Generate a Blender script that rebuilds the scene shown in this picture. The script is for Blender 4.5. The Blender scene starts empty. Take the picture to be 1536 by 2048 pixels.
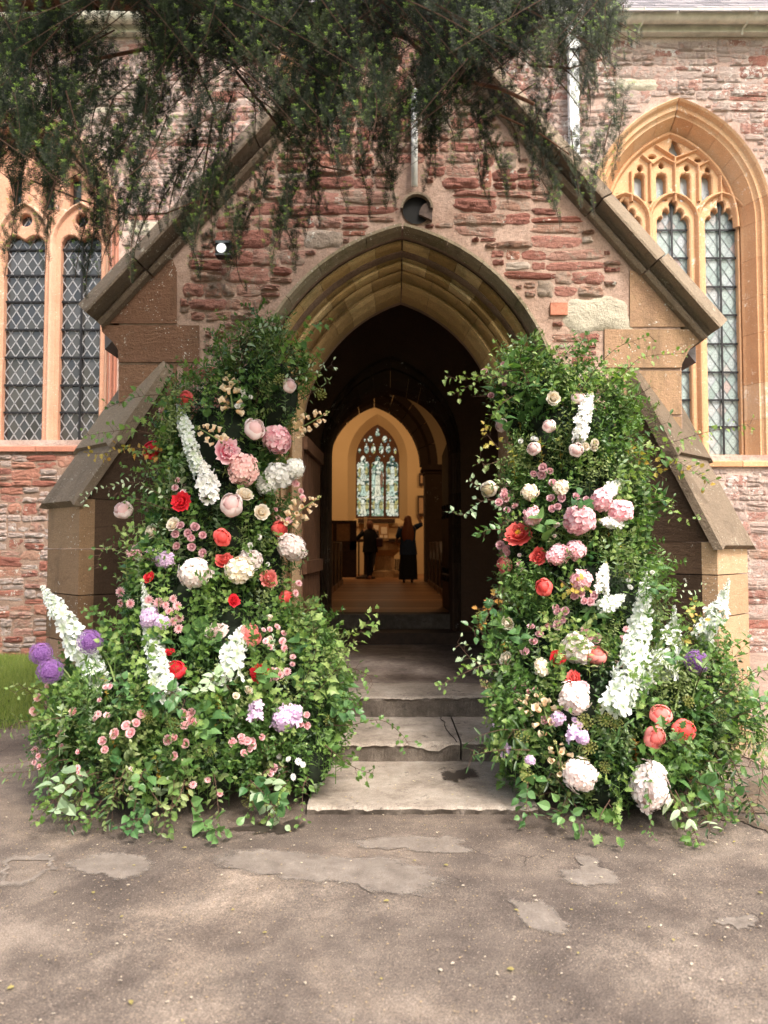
import bpy, bmesh, math, random
import numpy as np
from mathutils import Vector, Matrix, Quaternion, Euler, noise
from mathutils.geometry import tessellate_polygon, delaunay_2d_cdt

random.seed(7)
rng = np.random.default_rng(7)
R = random.random
U = random.uniform
PI = math.pi
SC = bpy.context.scene
COL = SC.collection

# ------------------------------------------------------------------ camera, sky, sun, exposure
FPX, CAMH, PITCH = 1538.0, 1.6, math.radians(2.57)
cam_d = bpy.data.cameras.new('camera')
cam_d.sensor_fit = 'VERTICAL'
cam_d.sensor_height = 24.0
cam_d.lens = 24.0 * FPX / 2048.0
cam_d.clip_start = 0.05
cam_d.clip_end = 900
cam_d.dof.use_dof = True
cam_d.dof.focus_distance = 5.8
cam_d.dof.aperture_fstop = 1.3
cam = bpy.data.objects.new('camera', cam_d)
cam.location = (0, 0, CAMH)
cam.rotation_euler = (PI / 2 + PITCH, 0, 0)
COL.objects.link(cam)
SC.camera = cam

SUN_EL, SUN_AZ = math.radians(52), math.radians(30)      # sun stands over the camera's right shoulder
w = bpy.data.worlds.new('World')
SC.world = w
w.use_nodes = True
nt = w.node_tree
nt.nodes.clear()
sky = nt.nodes.new('ShaderNodeTexSky')
sky.sky_type = 'NISHITA'
sky.sun_disc = False
sky.sun_elevation = SUN_EL
sky.sun_rotation = math.radians(180) - SUN_AZ
sky.air_density = 1.6
sky.dust_density = 6.0
sky.ozone_density = 0.6
bg = nt.nodes.new('ShaderNodeBackground')
bg.inputs['Strength'].default_value = 0.15
wo = nt.nodes.new('ShaderNodeOutputWorld')
nt.links.new(sky.outputs[0], bg.inputs[0])
nt.links.new(bg.outputs[0], wo.inputs[0])
sd = bpy.data.lights.new('sun', 'SUN')
sd.energy = 1.5
sd.angle = math.radians(12.0)
sd.color = (1.0, 0.97, 0.93)
so = bpy.data.objects.new('sun', sd)
# direction towards the sun: behind the camera (-y), to the right (+x)
sv = Vector((math.sin(SUN_AZ) * math.cos(SUN_EL), -math.cos(SUN_AZ) * math.cos(SUN_EL), math.sin(SUN_EL)))
so.rotation_euler = sv.to_track_quat('Z', 'Y').to_euler()
COL.objects.link(so)
SC.view_settings.view_transform = 'Standard'
SC.view_settings.look = 'None'
SC.view_settings.exposure = 1.5
SC.view_settings.gamma = 1.0
try:
    SC.view_settings.use_curve_mapping = False
except Exception:
    pass
SC.render.engine = 'CYCLES'
SC.cycles.use_denoising = True
SC.cycles.max_bounces = 8
SC.cycles.diffuse_bounces = 4
SC.cycles.glossy_bounces = 2
SC.cycles.transmission_bounces = 3
SC.cycles.transparent_max_bounces = 6
SC.cycles.sample_clamp_indirect = 4.0

_ct, _st = math.cos(PITCH), math.sin(PITCH)
def P(px, py, D):
    """point of the place that lies D metres ahead of the camera on the sight line of a photo position"""
    dx, up = (px - 768) / FPX, (1024 - py) / FPX
    y = _ct - up * _st
    z = _st + up * _ct
    k = D / y
    return Vector((dx * k, D, CAMH + z * k))
def XZ(px, py, D):
    p = P(px, py, D)
    return (p.x, p.z)
def proj(p):
    d = Vector(p) - Vector((0, 0, CAMH))
    f = d.y * _ct + d.z * _st
    u = -d.y * _st + d.z * _ct
    return (768 + FPX * d.x / f, 1024 - FPX * u / f)

# ------------------------------------------------------------------ object helpers
def tag(o, label=None, cat=None, group=None, kind=None):
    if label: o['label'] = label
    if cat: o['category'] = cat
    if group: o['group'] = group
    if kind: o['kind'] = kind
    return o
WL = {}
def empty(name, loc, label, cat, group=None):
    o = bpy.data.objects.new(name, None)
    o.location = loc
    o.empty_display_size = 0.2
    COL.objects.link(o)
    WL[o.name] = Vector(loc)
    return tag(o, label, cat, group)
def wpar(o, parent):
    """parent while o keeps world coordinates (parents here are never rotated)"""
    if parent is None: return o
    o.parent = parent
    o.matrix_parent_inverse = Matrix.Translation(-WL[parent.name])
    return o
def link(name, me, mat=None, parent=None, loc=None, rot=None, scl=None, local=False):
    o = bpy.data.objects.new(name, me)
    COL.objects.link(o)
    if loc is not None: o.location = loc
    if rot is not None: o.rotation_euler = rot
    if scl is not None: o.scale = scl
    if mat is not None:
        if len(me.materials) == 0:
            me.materials.append(mat)
        elif me.materials[0] != mat:
            o.material_slots[0].link = 'OBJECT'
            o.material_slots[0].material = mat
    WL[o.name] = Vector(o.location)
    if parent is not None:
        if local: o.parent = parent
        else: wpar(o, parent)
    return o
def mesh(name, V, F, smooth=False, attrs=None):
    me = bpy.data.meshes.new(name)
    me.from_pydata([tuple(v) for v in V], [], [tuple(f) for f in F])
    if attrs:
        for k, a in attrs.items():
            at = me.attributes.new(k, 'FLOAT', 'POINT')
            at.data.foreach_set('value', np.asarray(a, dtype=np.float32))
    if smooth:
        me.polygons.foreach_set('use_smooth', np.ones(len(me.polygons), dtype=bool))
    me.update()
    return me
class MB:
    """collects vertices and faces, builds ONE mesh"""
    def __init__(s): s.V = []; s.F = []; s.A = []; s.B = []
    def add(s, V, F, a=0.0, b=0.0):
        n = len(s.V)
        s.V.extend([tuple(v) for v in V])
        s.F.extend([tuple(i + n for i in f) for f in F])
        s.A.extend(a if hasattr(a, '__len__') else [a] * len(V))
        s.B.extend(b if hasattr(b, '__len__') else [b] * len(V))
    def box(s, x0, x1, y0, y1, z0, z1, a=0.0):
        V = [(x, y, z) for x in (x0, x1) for y in (y0, y1) for z in (z0, z1)]
        s.add(V, [(0, 1, 3, 2), (4, 6, 7, 5), (0, 4, 5, 1), (2, 3, 7, 6), (0, 2, 6, 4), (1, 5, 7, 3)], a)
    def tube(s, pts, radii, n=6, a=0.0, cap=True):
        pts = [Vector(p) for p in pts]
        if not hasattr(radii, '__len__'): radii = [radii] * len(pts)
        V = []; F = []
        prev = None
        for i, p in enumerate(pts):
            t = (pts[min(i + 1, len(pts) - 1)] - pts[max(i - 1, 0)])
            t = t.normalized() if t.length > 1e-9 else Vector((0, 0, 1))
            if prev is None:
                u = t.orthogonal().normalized()
            else:
                u = (prev - t * prev.dot(t))
                u = u.normalized() if u.length > 1e-6 else t.orthogonal().normalized()
            prev = u
            v = t.cross(u)
            for k in range(n):
                an = 2 * PI * k / n
                V.append(p + (u * math.cos(an) + v * math.sin(an)) * radii[i])
        for i in range(len(pts) - 1):
            for k in range(n):
                k2 = (k + 1) % n
                F.append((i * n + k, i * n + k2, (i + 1) * n + k2, (i + 1) * n + k))
        if cap:
            F.append(tuple(range(n))[::-1]); F.append(tuple((len(pts) - 1) * n + k for k in range(n)))
        s.add(V, F, a)
    def lathe(s, prof, n=16, cx=0, cy=0, cz=0, a=0.0):
        V = []; F = []
        for r, z in prof:
            for k in range(n):
                an = 2 * PI * k / n
                V.append((cx + r * math.cos(an), cy + r * math.sin(an), cz + z))
        for i in range(len(prof) - 1):
            for k in range(n):
                k2 = (k + 1) % n
                F.append((i * n + k, i * n + k2, (i + 1) * n + k2, (i + 1) * n + k))
        s.add(V, F, a)
    def me(s, name, smooth=False):
        return mesh(name, s.V, s.F, smooth, {'rnd': s.A, 'tip': s.B})
    def build(s, name, mat, parent=None, smooth=False, **k):
        return link(name, s.me(name, smooth), mat, parent, **k)
def in_poly(x, y, poly):
    c = False
    for i in range(len(poly)):
        (x1, y1), (x2, y2) = poly[i - 1], poly[i]
        if (y1 > y) != (y2 > y) and x < (x2 - x1) * (y - y1) / (y2 - y1) + x1: c = not c
    return c
def face_cdt(loops):
    vs = []; ed = []
    for lp in loops:
        b = len(vs); n = len(lp); vs += [Vector((p[0], p[1])) for p in lp]; ed += [(b + k, b + (k + 1) % n) for k in range(n)]
    r_ = delaunay_2d_cdt(vs, ed, [], 0, 1e-6)
    V = [tuple(v) for v in r_[0]]; out = []
    for f in r_[2]:
        cx = sum(V[i][0] for i in f) / len(f); cz = sum(V[i][1] for i in f) / len(f)
        if in_poly(cx, cz, loops[0]) and not any(in_poly(cx, cz, h) for h in loops[1:]): out.append(tuple(f))
    return V, out
def poly_prism(outer, holes, y0, y1, chamfer=0.0, back=True):
    """polygon in x,z with holes -> prism between depths y0 (front) and y1"""
    loops = [outer] + list(holes)
    front = []
    for li, lp in enumerate(loops):
        if li and chamfer:
            cx = sum(p[0] for p in lp) / len(lp); cz = sum(p[1] for p in lp) / len(lp)
            q = []
            for k, p in enumerate(lp):
                a, b = Vector(lp[k - 1]), Vector(lp[(k + 1) % len(lp)])
                t = (b - a)
                nrm = Vector((t.y, -t.x)); nrm = nrm.normalized() if nrm.length > 1e-9 else Vector((0, 0))
                if nrm.dot(Vector((p[0] - cx, p[1] - cz))) < 0 and False: nrm = -nrm
                q.append((p[0] + nrm.x * chamfer * s_orient(lp), p[1] + nrm.y * chamfer * s_orient(lp)))
            front.append(q)
        else:
            front.append(list(lp))
    allp = [p for lp in front for p in lp]
    V = [(p[0], y0, p[1]) for p in allp]
    fv, ft = face_cdt(front)
    nb0 = len(V); V += [(p[0], y0, p[1]) for p in fv]
    F = [tuple(i + nb0 for i in t) for t in ft]
    # orient the front faces towards -y
    F2 = []
    for t in F:
        a, b, c = (Vector(V[i]) for i in t)
        n = (b - a).cross(c - a)
        F2.append(t if n.y < 0 else t[::-1])
    F = F2
    base = 0
    for li, lp in enumerate(loops):
        n = len(lp)
        rings = [[base + k for k in range(n)]]
        if li and chamfer:
            s0 = len(V); V += [(p[0], y0 + chamfer, p[1]) for p in lp]
            rings.append([s0 + k for k in range(n)])
        s0 = len(V); V += [(p[0], y1, p[1]) for p in lp]
        rings.append([s0 + k for k in range(n)])
        for r0, r1 in zip(rings, rings[1:]):
            for k in range(n):
                F.append((r0[k], r0[(k + 1) % n], r1[(k + 1) % n], r1[k]))
        base += n
    if back:
        fv, ft = face_cdt(loops)
        off = len(V); V += [(p[0], y1, p[1]) for p in fv]
        F += [tuple(i + off for i in t) for t in ft]
    return V, F
def s_orient(lp):
    A = 0
    for k in range(len(lp)):
        a, b = lp[k - 1], lp[k]
        A += a[0] * b[1] - b[0] * a[1]
    return 1 if A > 0 else -1
def arch_pt(a, r, t, L=1.0):
    """pointed arch: t=-1 left springing, 0 apex, 1 right springing, beyond: down the jamb (length L per unit)"""
    s = -1 if t < 0 else 1
    tt = abs(t)
    if tt > 1: return (s * a, -(tt - 1) * L)
    Rr = (a * a + r * r) / (2 * a)
    ph = math.atan2(r, Rr - a)
    an = (1 - tt) * ph
    return (s * (a - Rr + Rr * math.cos(an)), Rr * math.sin(an))

# ------------------------------------------------------------------ materials
class NT:
    def __init__(s, name):
        s.m = bpy.data.materials.new(name); s.m.use_nodes = True
        s.t = s.m.node_tree; s.t.nodes.clear()
        s.out = s.t.nodes.new('ShaderNodeOutputMaterial')
    def n(s, typ, ins=None, out=0, **props):
        nd = s.t.nodes.new('ShaderNode' + typ)
        for k, v in props.items(): setattr(nd, k, v)
        for k, v in (ins or {}).items():
            if isinstance(v, bpy.types.NodeSocket): s.t.links.new(v, nd.inputs[k])
            else:
                try: nd.inputs[k].default_value = v
                except Exception: nd.inputs[k].default_value = (*v, 1.0)
        return nd.outputs[out] if out is not None else nd
    def pos(s): return s.n('NewGeometry', out=0)
    def objc(s): return s.n('TexCoord', out=3)
    def rand(s): return s.n('ObjectInfo', out=None).outputs['Random']
    def attr(s, name): return s.n('Attribute', out=None, attribute_name=name).outputs['Fac']
    def noise(s, vec, scale, detail=4, rough=0.6, dist=0.0):
        return s.n('TexNoise', {'Vector': vec, 'Scale': scale, 'Detail': detail, 'Roughness': rough, 'Distortion': dist})
    def vor(s, vec, scale, feature='F1', out=0, rnd=1.0):
        return s.n('TexVoronoi', {'Vector': vec, 'Scale': scale, 'Randomness': rnd}, out=out, feature=feature)
    def map(s, vec, scale=(1, 1, 1), loc=(0, 0, 0), rot=(0, 0, 0)):
        nd = s.n('Mapping', {'Vector': vec}, out=None)
        nd.inputs['Scale'].default_value = scale; nd.inputs['Location'].default_value = loc; nd.inputs['Rotation'].default_value = rot
        return nd.outputs[0]
    def math(s, op, a, b=0.0, c=0.0):
        nd = s.t.nodes.new('ShaderNodeMath'); nd.operation = op
        for i, v in enumerate((a, b, c)):
            if isinstance(v, bpy.types.NodeSocket): s.t.links.new(v, nd.inputs[i])
            else: nd.inputs[i].default_value = v
        return nd.outputs[0]
    def step(s, v, lo, hi):
        nd = s.t.nodes.new('ShaderNodeMapRange'); nd.interpolation_type = 'SMOOTHSTEP'
        s.t.links.new(v, nd.inputs[0]); nd.inputs[1].default_value = lo; nd.inputs[2].default_value = hi
        return nd.outputs[0]
    def ramp(s, fac, stops, interp='LINEAR'):
        nd = s.t.nodes.new('ShaderNodeValToRGB'); cr = nd.color_ramp; cr.interpolation = interp
        while len(cr.elements) < len(stops): cr.elements.new(0.5)
        for e, (p, c) in zip(cr.elements, stops):
            e.position = p; e.color = (*c, 1.0)
        s.t.links.new(fac, nd.inputs[0])
        return nd.outputs[0]
    def mix(s, fac, a, b, blend='MIX'):
        nd = s.t.nodes.new('ShaderNodeMix'); nd.data_type = 'RGBA'; nd.blend_type = blend
        for sock, v in ((nd.inputs[0], fac), (nd.inputs[6], a), (nd.inputs[7], b)):
            if isinstance(v, bpy.types.NodeSocket): s.t.links.new(v, sock)
            elif hasattr(v, '__len__'): sock.default_value = (*v[:3], 1.0)
            else: sock.default_value = v
        return nd.outputs[2]
    def bump(s, h, strength=0.5, dist=0.02, normal=None):
        ins = {'Height': h, 'Strength': strength, 'Distance': dist}
        if normal is not None: ins['Normal'] = normal
        return s.n('Bump', ins)
    def bsdf(s, col, rough=0.8, normal=None, metal=0.0, spec=0.3, **k):
        ins = {'Base Color': col, 'Roughness': rough, 'Metallic': metal, 'Specular IOR Level': spec}
        if normal is not None: ins['Normal'] = normal
        ins.update(k)
        return s.n('BsdfPrincipled', ins)
    def done(s, sh):
        s.t.links.new(sh, s.out.inputs[0]); return s.m

def stone_mat(name, cols, rough=0.9, lichen=0.0, lichen_col=(0.62, 0.6, 0.54), strata=0.5, bump=0.8, speck=0.0,
              stain=0.4, stain_col=(0.09, 0.065, 0.045), green=0.0, scale=1.0, smear=None, smear_amt=.5, hb=1.0):
    t = NT(name)
    p = t.pos()
    rnd = t.rand()
    n1 = t.noise(p, 3.0 * scale, 5, 0.65)
    n2 = t.noise(p, 28 * scale, 5, 0.7)
    st = t.noise(t.map(p, (6, 6, 30)), 1.0 * scale, 5, 0.7, 0.8)
    f = t.math('ADD', t.math('MULTIPLY', rnd, 0.75), t.math('MULTIPLY', n1, 0.55))
    f = t.math('SUBTRACT', t.math('ADD', f, t.math('MULTIPLY', n2, 0.35)), 0.36)
    k = len(cols)
    col = t.ramp(f, [(i / (k - 1) if k > 1 else 0, c) for i, c in enumerate(cols)])
    col = t.mix(t.math('MULTIPLY', t.step(st, 0.5, 0.72), 0.45 * strata), col, tuple(c * 0.45 for c in cols[0]))
    fine = t.noise(p, 110 * scale, 3, 0.75)
    col = t.mix(0.55, col, t.ramp(fine, [(0.28, (0.45, 0.45, 0.45)), (0.5, (0.95, 0.95, 0.95)), (0.7, (1.35, 1.3, 1.25))]), 'MULTIPLY')
    if stain:
        sn = t.noise(t.map(p, (1.3, 1.3, 0.6)), 1.6 * scale, 6, 0.72, 0.6)
        col = t.mix(t.math('MULTIPLY', t.step(sn, 0.5, 0.68), stain), col, stain_col)
    if green:
        gn = t.noise(p, 2.6 * scale, 6, 0.75, 0.5)
        col = t.mix(t.math('MULTIPLY', t.step(gn, 0.52, 0.64), green), col, (0.12, 0.12, 0.035))
    if lichen:
        ln = t.noise(p, 9 * scale, 7, 0.82, 0.3)
        lb = t.noise(p, 1.1 * scale, 3, 0.6)
        lf = t.math('ADD', ln, t.math('MULTIPLY', lb, 0.35))
        col = t.mix(t.step(lf, 0.83 - 0.22 * lichen, 0.86 - 0.2 * lichen), col, lichen_col)
    if speck:
        sp = t.vor(p, 34, out=0)
        sp2 = t.noise(p, 4, 4, 0.6)
        col = t.mix(t.math('MULTIPLY', t.math('LESS_THAN', sp, 0.16), t.step(sp2, 0.5 - 0.1 * speck, 0.6)), col, lichen_col)
    if smear:
        sm_ = t.math('ADD', t.noise(p, 7 * scale, 6, 0.8, 0.5), t.math('MULTIPLY', rnd, 0.16))
        col = t.mix(t.step(sm_, .70 - .16 * smear_amt, .76 - .14 * smear_amt), col, smear)
    h = t.math('ADD', t.math('MULTIPLY', st, 0.7 * strata), t.math('ADD', t.math('MULTIPLY', n2, 0.6), t.math('MULTIPLY', fine, 0.25)))
    h = t.math('ADD', h, t.math('MULTIPLY', n1, 1.0))
    nb = t.bump(h, min(1.0, bump), 0.035 * hb)
    return t.done(t.bsdf(col, rough, nb, spec=0.2))

M = {}
RED = [(0.25, 0.11, 0.088), (0.38, 0.165, 0.13), (0.46, 0.22, 0.175), (0.50, 0.29, 0.235), (0.43, 0.25, 0.185), (0.54, 0.38, 0.31)]
M['rubble'] = stone_mat('red sandstone rubble', RED, stain=0.16, lichen=0.16, strata=0.8, bump=1.0, smear=(0.42, 0.31, 0.25), smear_amt=.5, hb=2.4)
M['rubble_far'] = stone_mat('red rubble with white lichen', [(0.30, 0.15, 0.12), (0.42, 0.23, 0.19), (0.50, 0.31, 0.26), (0.54, 0.39, 0.34)], stain=0.12, lichen=0.62, strata=0.7, bump=1.0, lichen_col=(0.70, 0.65, 0.61), smear=(0.47, 0.37, 0.33), smear_amt=.95, hb=2.2)
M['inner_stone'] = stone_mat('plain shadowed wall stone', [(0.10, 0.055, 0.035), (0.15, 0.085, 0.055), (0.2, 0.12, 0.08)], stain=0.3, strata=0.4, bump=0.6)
M['rubble_low'] = stone_mat('dull red rubble', [(0.17, 0.065, 0.05), (0.30, 0.12, 0.09), (0.38, 0.18, 0.13), (0.42, 0.27, 0.2)], stain=0.4, lichen=0.3, strata=0.8, bump=1.0)
M['cream_stone'] = stone_mat('cream limestone block', [(0.30, 0.27, 0.20), (0.42, 0.385, 0.30), (0.50, 0.46, 0.38)], stain=0.35, strata=0.5, bump=0.9)
M['grey_stone'] = stone_mat('grey conglomerate stone', [(0.24, 0.19, 0.15), (0.38, 0.31, 0.26), (0.48, 0.42, 0.37)], stain=0.3, strata=0.3, bump=1.0, lichen=0.25)
M['ashlar'] = stone_mat('brown dressed sandstone', [(0.17, 0.10, 0.055), (0.25, 0.155, 0.09), (0.32, 0.21, 0.125), (0.33, 0.20, 0.14)], stain=0.5, strata=0.35, bump=0.5, lichen=0.10, speck=.3)
M['ashlar_red'] = stone_mat('reddish dressed sandstone', [(0.18, 0.095, 0.06), (0.25, 0.14, 0.09), (0.30, 0.18, 0.11)], stain=0.45, strata=0.5, bump=0.8, lichen=0.12, speck=.3, hb=1.6)
M['buttress'] = stone_mat('dark weathered buttress stone', [(0.045, 0.028, 0.018), (0.075, 0.046, 0.03), (0.11, 0.07, 0.045)], stain=0.5, strata=0.7, bump=0.5, lichen=0.05)  # shade of the buttress sides is put into this colour
M['buttress_lit'] = stone_mat('warm buttress face stone', [(0.30, 0.19, 0.115), (0.42, 0.28, 0.17), (0.50, 0.35, 0.22)], stain=0.15, strata=0.5, bump=0.5, lichen=0.12, speck=1.0)  # brighter copy: sunlight on the end face is put into the colour
M['coping'] = stone_mat('grey brown coping stone', [(0.15, 0.113, 0.08), (0.24, 0.185, 0.135), (0.33, 0.265, 0.195)], stain=0.5, strata=0.15, bump=0.9, lichen=0.16, lichen_col=(0.42, 0.38, 0.30), speck=.5, hb=1.5)
M['arch'] = stone_mat('ochre arch stone', [(0.27, 0.17, 0.07), (0.46, 0.30, 0.13), (0.58, 0.41, 0.20), (0.60, 0.46, 0.28)], stain=0.4, strata=0.35, bump=0.8, green=0.4, lichen=0.04, lichen_col=(0.42, 0.34, 0.2), speck=0.4)
M['ham'] = stone_mat('orange ham stone', [(0.44, 0.23, 0.12), (0.54, 0.31, 0.17), (0.60, 0.38, 0.22), (0.60, 0.43, 0.29)], stain=0.06, strata=0.2, bump=0.35, lichen=0.16, lichen_col=(0.72, 0.62, 0.5), speck=1.2)
M['ham_pink'] = stone_mat('pinkish orange mullion stone', [(0.42, 0.20, 0.13), (0.50, 0.27, 0.18), (0.56, 0.34, 0.24), (0.58, 0.40, 0.29)], stain=0.08, strata=0.2, bump=0.35, lichen=0.16, lichen_col=(0.68, 0.58, 0.5), speck=0.8)
M['ham_red'] = stone_mat('red jamb stone', [(0.36, 0.15, 0.10), (0.44, 0.20, 0.14), (0.5, 0.25, 0.18)], stain=0.1, strata=0.3, bump=0.3, lichen=0.1)
def mortar(name, c0, c1, bump=0.7):
    t = NT(name); p = t.pos()
    n = t.noise(p, 55, 4, 0.8); b = t.noise(p, 2.2, 5, 0.7); v = t.vor(p, 150)
    c = t.mix(t.step(b, 0.35, 0.65), c0, c1)
    c = t.mix(0.7, c, t.ramp(n, [(0.3, (0.5, 0.47, 0.45)), (0.5, (1, 1, 1)), (0.7, (1.3, 1.25, 1.2))]), 'MULTIPLY')
    h = t.math('ADD', t.math('MULTIPLY', n, 0.6), t.math('ADD', t.math('MULTIPLY', v, 0.5), t.math('MULTIPLY', t.noise(p, 9, 3, 0.6), 2.0)))
    return t.done(t.bsdf(c, 0.95, t.bump(h, bump, 0.02), spec=0.1))
M['mortar'] = mortar('pink lime mortar', (0.36, 0.25, 0.20), (0.47, 0.345, 0.285))
M['mortar_far'] = mortar('pale lichened mortar', (0.40, 0.29, 0.25), (0.52, 0.42, 0.37))
M['mortar_low'] = mortar('brown mortar', (0.24, 0.16, 0.12), (0.33, 0.23, 0.18))
def simple(name, c, rough=0.6, metal=0.0, spec=0.3, nscale=20, var=0.25, bump=0.15):
    t = NT(name); p = t.pos(); n = t.noise(p, nscale, 4, 0.65)
    col = t.mix(1.0, c, t.ramp(n, [(0.3, (1 - var,) * 3), (0.7, (1 + var,) * 3)]), 'MULTIPLY')
    return t.done(t.bsdf(col, rough, t.bump(n, bump, 0.01), metal=metal, spec=spec))
M['iron'] = simple('black iron', (0.025, 0.025, 0.028), 0.5, 0.6)
M['lead_light'] = simple('pale lead strips', (0.30, 0.30, 0.315), 0.5, 0.2, var=0.2)
M['lead_dark'] = simple('grey lead strips', (0.13, 0.15, 0.16), 0.5, 0.2)
M['white_pipe'] = simple('white painted pipe', (0.78, 0.80, 0.80), 0.35, spec=0.5, var=0.06)
M['gutter'] = simple('cream grey gutter', (0.52, 0.50, 0.43), 0.5, nscale=6, var=0.25)
M['terracotta'] = simple('dark weathered clay pipe', (0.085, 0.06, 0.05), 0.8, nscale=25, var=0.4)
M['wood_dark'] = simple('dark old oak', (0.045, 0.022, 0.012), 0.5, nscale=12, var=0.4)
M['black'] = simple('black casing', (0.01, 0.01, 0.01), 0.4)
def slate():
    t = NT('grey slate'); p = t.pos(); r = t.rand(); n = t.noise(t.map(p, (2, 2, 30)), 2, 5, 0.7)
    c = t.ramp(t.math('ADD', t.math('MULTIPLY', r, 0.5), t.math('MULTIPLY', n, 0.5)), [(0.2, (0.16, 0.15, 0.16)), (0.5, (0.27, 0.25, 0.27)), (0.8, (0.36, 0.32, 0.33))])
    return t.done(t.bsdf(c, 0.7, t.bump(n, 0.5, 0.02)))
M['slate'] = slate()
def glass_dark():
    t = NT('dark leaded glass'); p = t.pos(); r = t.rand(); n = t.noise(p, 6, 3, 0.6)
    c = t.mix(r, (0.012, 0.012, 0.014), (0.05, 0.048, 0.046))
    return t.done(t.bsdf(c, 0.12, t.bump(n, 0.12, 0.02), spec=0.6))
M['glass_dark'] = glass_dark()
def glass_pale():
    t = NT('pale green blue leaded glass'); o = t.objc(); r = t.rand()
    x = t.n('SeparateXYZ', {0: o}, out=None)
    d = t.math('ADD', t.math('ABSOLUTE', x.outputs[0]), t.math('MULTIPLY', t.math('ABSOLUTE', x.outputs[2]), 1.0))
    ln = t.math('SQRT', t.math('ADD', t.math('POWER', x.outputs[0], 2.0), t.math('POWER', x.outputs[2], 2.0)))
    ring = t.math('MULTIPLY', t.math('GREATER_THAN', ln, 0.11), t.math('LESS_THAN', ln, 0.15))
    dia = t.math('MULTIPLY', t.math('GREATER_THAN', d, 0.33), t.math('LESS_THAN', d, 0.37))
    m = t.math('MAXIMUM', ring, dia)
    c = t.ramp(r, [(0.0, (0.20, 0.27, 0.27)), (0.4, (0.30, 0.37, 0.36)), (0.75, (0.33, 0.36, 0.40)), (0.93, (0.36, 0.36, 0.36)), (1.0, (0.36, 0.26, 0.25))])
    c = t.mix(t.math('MULTIPLY', m, 0.75), c, (0.07, 0.11, 0.10))
    return t.done(t.bsdf(c, 0.22, spec=0.6))
M['glass_pale'] = glass_pale()

def leaf_mat(name, cols, rough=0.42, trans=0.28, tipcol=None, tips=(0.5, 1.0), spec=0.4):
    t = NT(name)
    r = t.rand(); a = t.attr('rnd')
    f = t.math('ADD', t.math('MULTIPLY', r, 0.6), t.math('MULTIPLY', a, 0.4))
    k = len(cols)
    c = t.ramp(f, [(i / (k - 1), q) for i, q in enumerate(cols)])
    if tipcol:
        c = t.mix(t.step(t.attr('tip'), tips[0], tips[1]), c, tipcol)
    n = t.noise(t.pos(), 60, 2, 0.6)
    c = t.mix(0.5, c, t.ramp(n, [(0.3, (0.75, 0.75, 0.75)), (0.7, (1.25, 1.25, 1.2))]), 'MULTIPLY')
    b = t.bsdf(c, rough, t.bump(n, 0.25, 0.004), spec=spec)
    tr = t.n('BsdfTranslucent', {'Color': t.mix(1.0, c, (1.5, 1.6, 0.7), 'MULTIPLY')})
    return t.done(t.n('MixShader', {0: trans, 1: b, 2: tr}))
M['leaf_lobed'] = leaf_mat('bright lobed leaves', [(0.045, 0.10, 0.025), (0.09, 0.18, 0.042), (0.17, 0.27, 0.07), (0.32, 0.40, 0.15)], trans=0.34)
M['leaf_small'] = leaf_mat('small mid green leaves', [(0.03, 0.075, 0.022), (0.07, 0.14, 0.035), (0.16, 0.25, 0.075)], rough=0.35)
M['leaf_broad'] = leaf_mat('broad dark green leaves', [(0.04, 0.11, 0.04), (0.085, 0.18, 0.06), (0.15, 0.26, 0.09)], rough=0.38, trans=0.22)
M['leaf_grey'] = leaf_mat('grey green leaves', [(0.17, 0.25, 0.15), (0.28, 0.37, 0.23), (0.42, 0.50, 0.34)], rough=0.5, trans=0.2)
M['leaf_olive'] = leaf_mat('olive green leaves', [(0.07, 0.11, 0.035), (0.15, 0.20, 0.07), (0.30, 0.35, 0.15)], rough=0.45)
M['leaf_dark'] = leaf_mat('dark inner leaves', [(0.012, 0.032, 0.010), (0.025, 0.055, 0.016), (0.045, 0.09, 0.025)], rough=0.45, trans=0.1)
M['leaf_orange'] = leaf_mat('orange tinged young leaves', [(0.45, 0.16, 0.04), (0.42, 0.28, 0.06), (0.25, 0.30, 0.06)], rough=0.45)
M['yew'] = leaf_mat('yew needles', [(0.004, 0.008, 0.003), (0.010, 0.019, 0.005), (0.045, 0.066, 0.016)], rough=0.5, trans=0.08, tipcol=(0.22, 0.36, 0.055), tips=(0.62, 0.9), spec=.2)
M['stem'] = simple('green stems', (0.14, 0.19, 0.06), 0.6, var=0.2)
M['twig'] = simple('brown twigs', (0.075, 0.042, 0.028), 0.85, nscale=40, var=0.35)
M['bark'] = simple('reddish yew bark', (0.17, 0.085, 0.055), 0.9, nscale=18, var=0.5, bump=0.8)

def petal_mat(name, c_in, c_out, trans=0.3, sp=0.25):
    """'tip' runs 0 at a petal's base to 1 at its rim; 'rnd' is the petal's own tone"""
    t = NT(name)
    f = t.step(t.attr('tip'), 0.05, 0.95)
    c = t.mix(f, c_in, c_out)
    a = t.math('ADD', t.math('MULTIPLY', t.attr('rnd'), 0.5), t.math('MULTIPLY', t.rand(), 0.5))
    c = t.mix(1.0, c, t.ramp(a, [(0.0, (0.80, 0.78, 0.78)), (1.0, (1.12, 1.1, 1.1))]), 'MULTIPLY')
    b = t.bsdf(c, 0.55, spec=sp)
    tr = t.n('BsdfTranslucent', {'Color': c})
    return t.done(t.n('MixShader', {0: trans, 1: b, 2: tr}))
M['coral'] = petal_mat('coral petals', (0.78, 0.09, 0.08), (0.92, 0.20, 0.18))
M['coral_light'] = petal_mat('light coral petals', (0.85, 0.20, 0.18), (0.93, 0.36, 0.33))
M['redp'] = petal_mat('red petals', (0.55, 0.01, 0.02), (0.86, 0.05, 0.075))
M['blush'] = petal_mat('blush petals', (0.86, 0.58, 0.56), (0.92, 0.80, 0.77))
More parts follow.
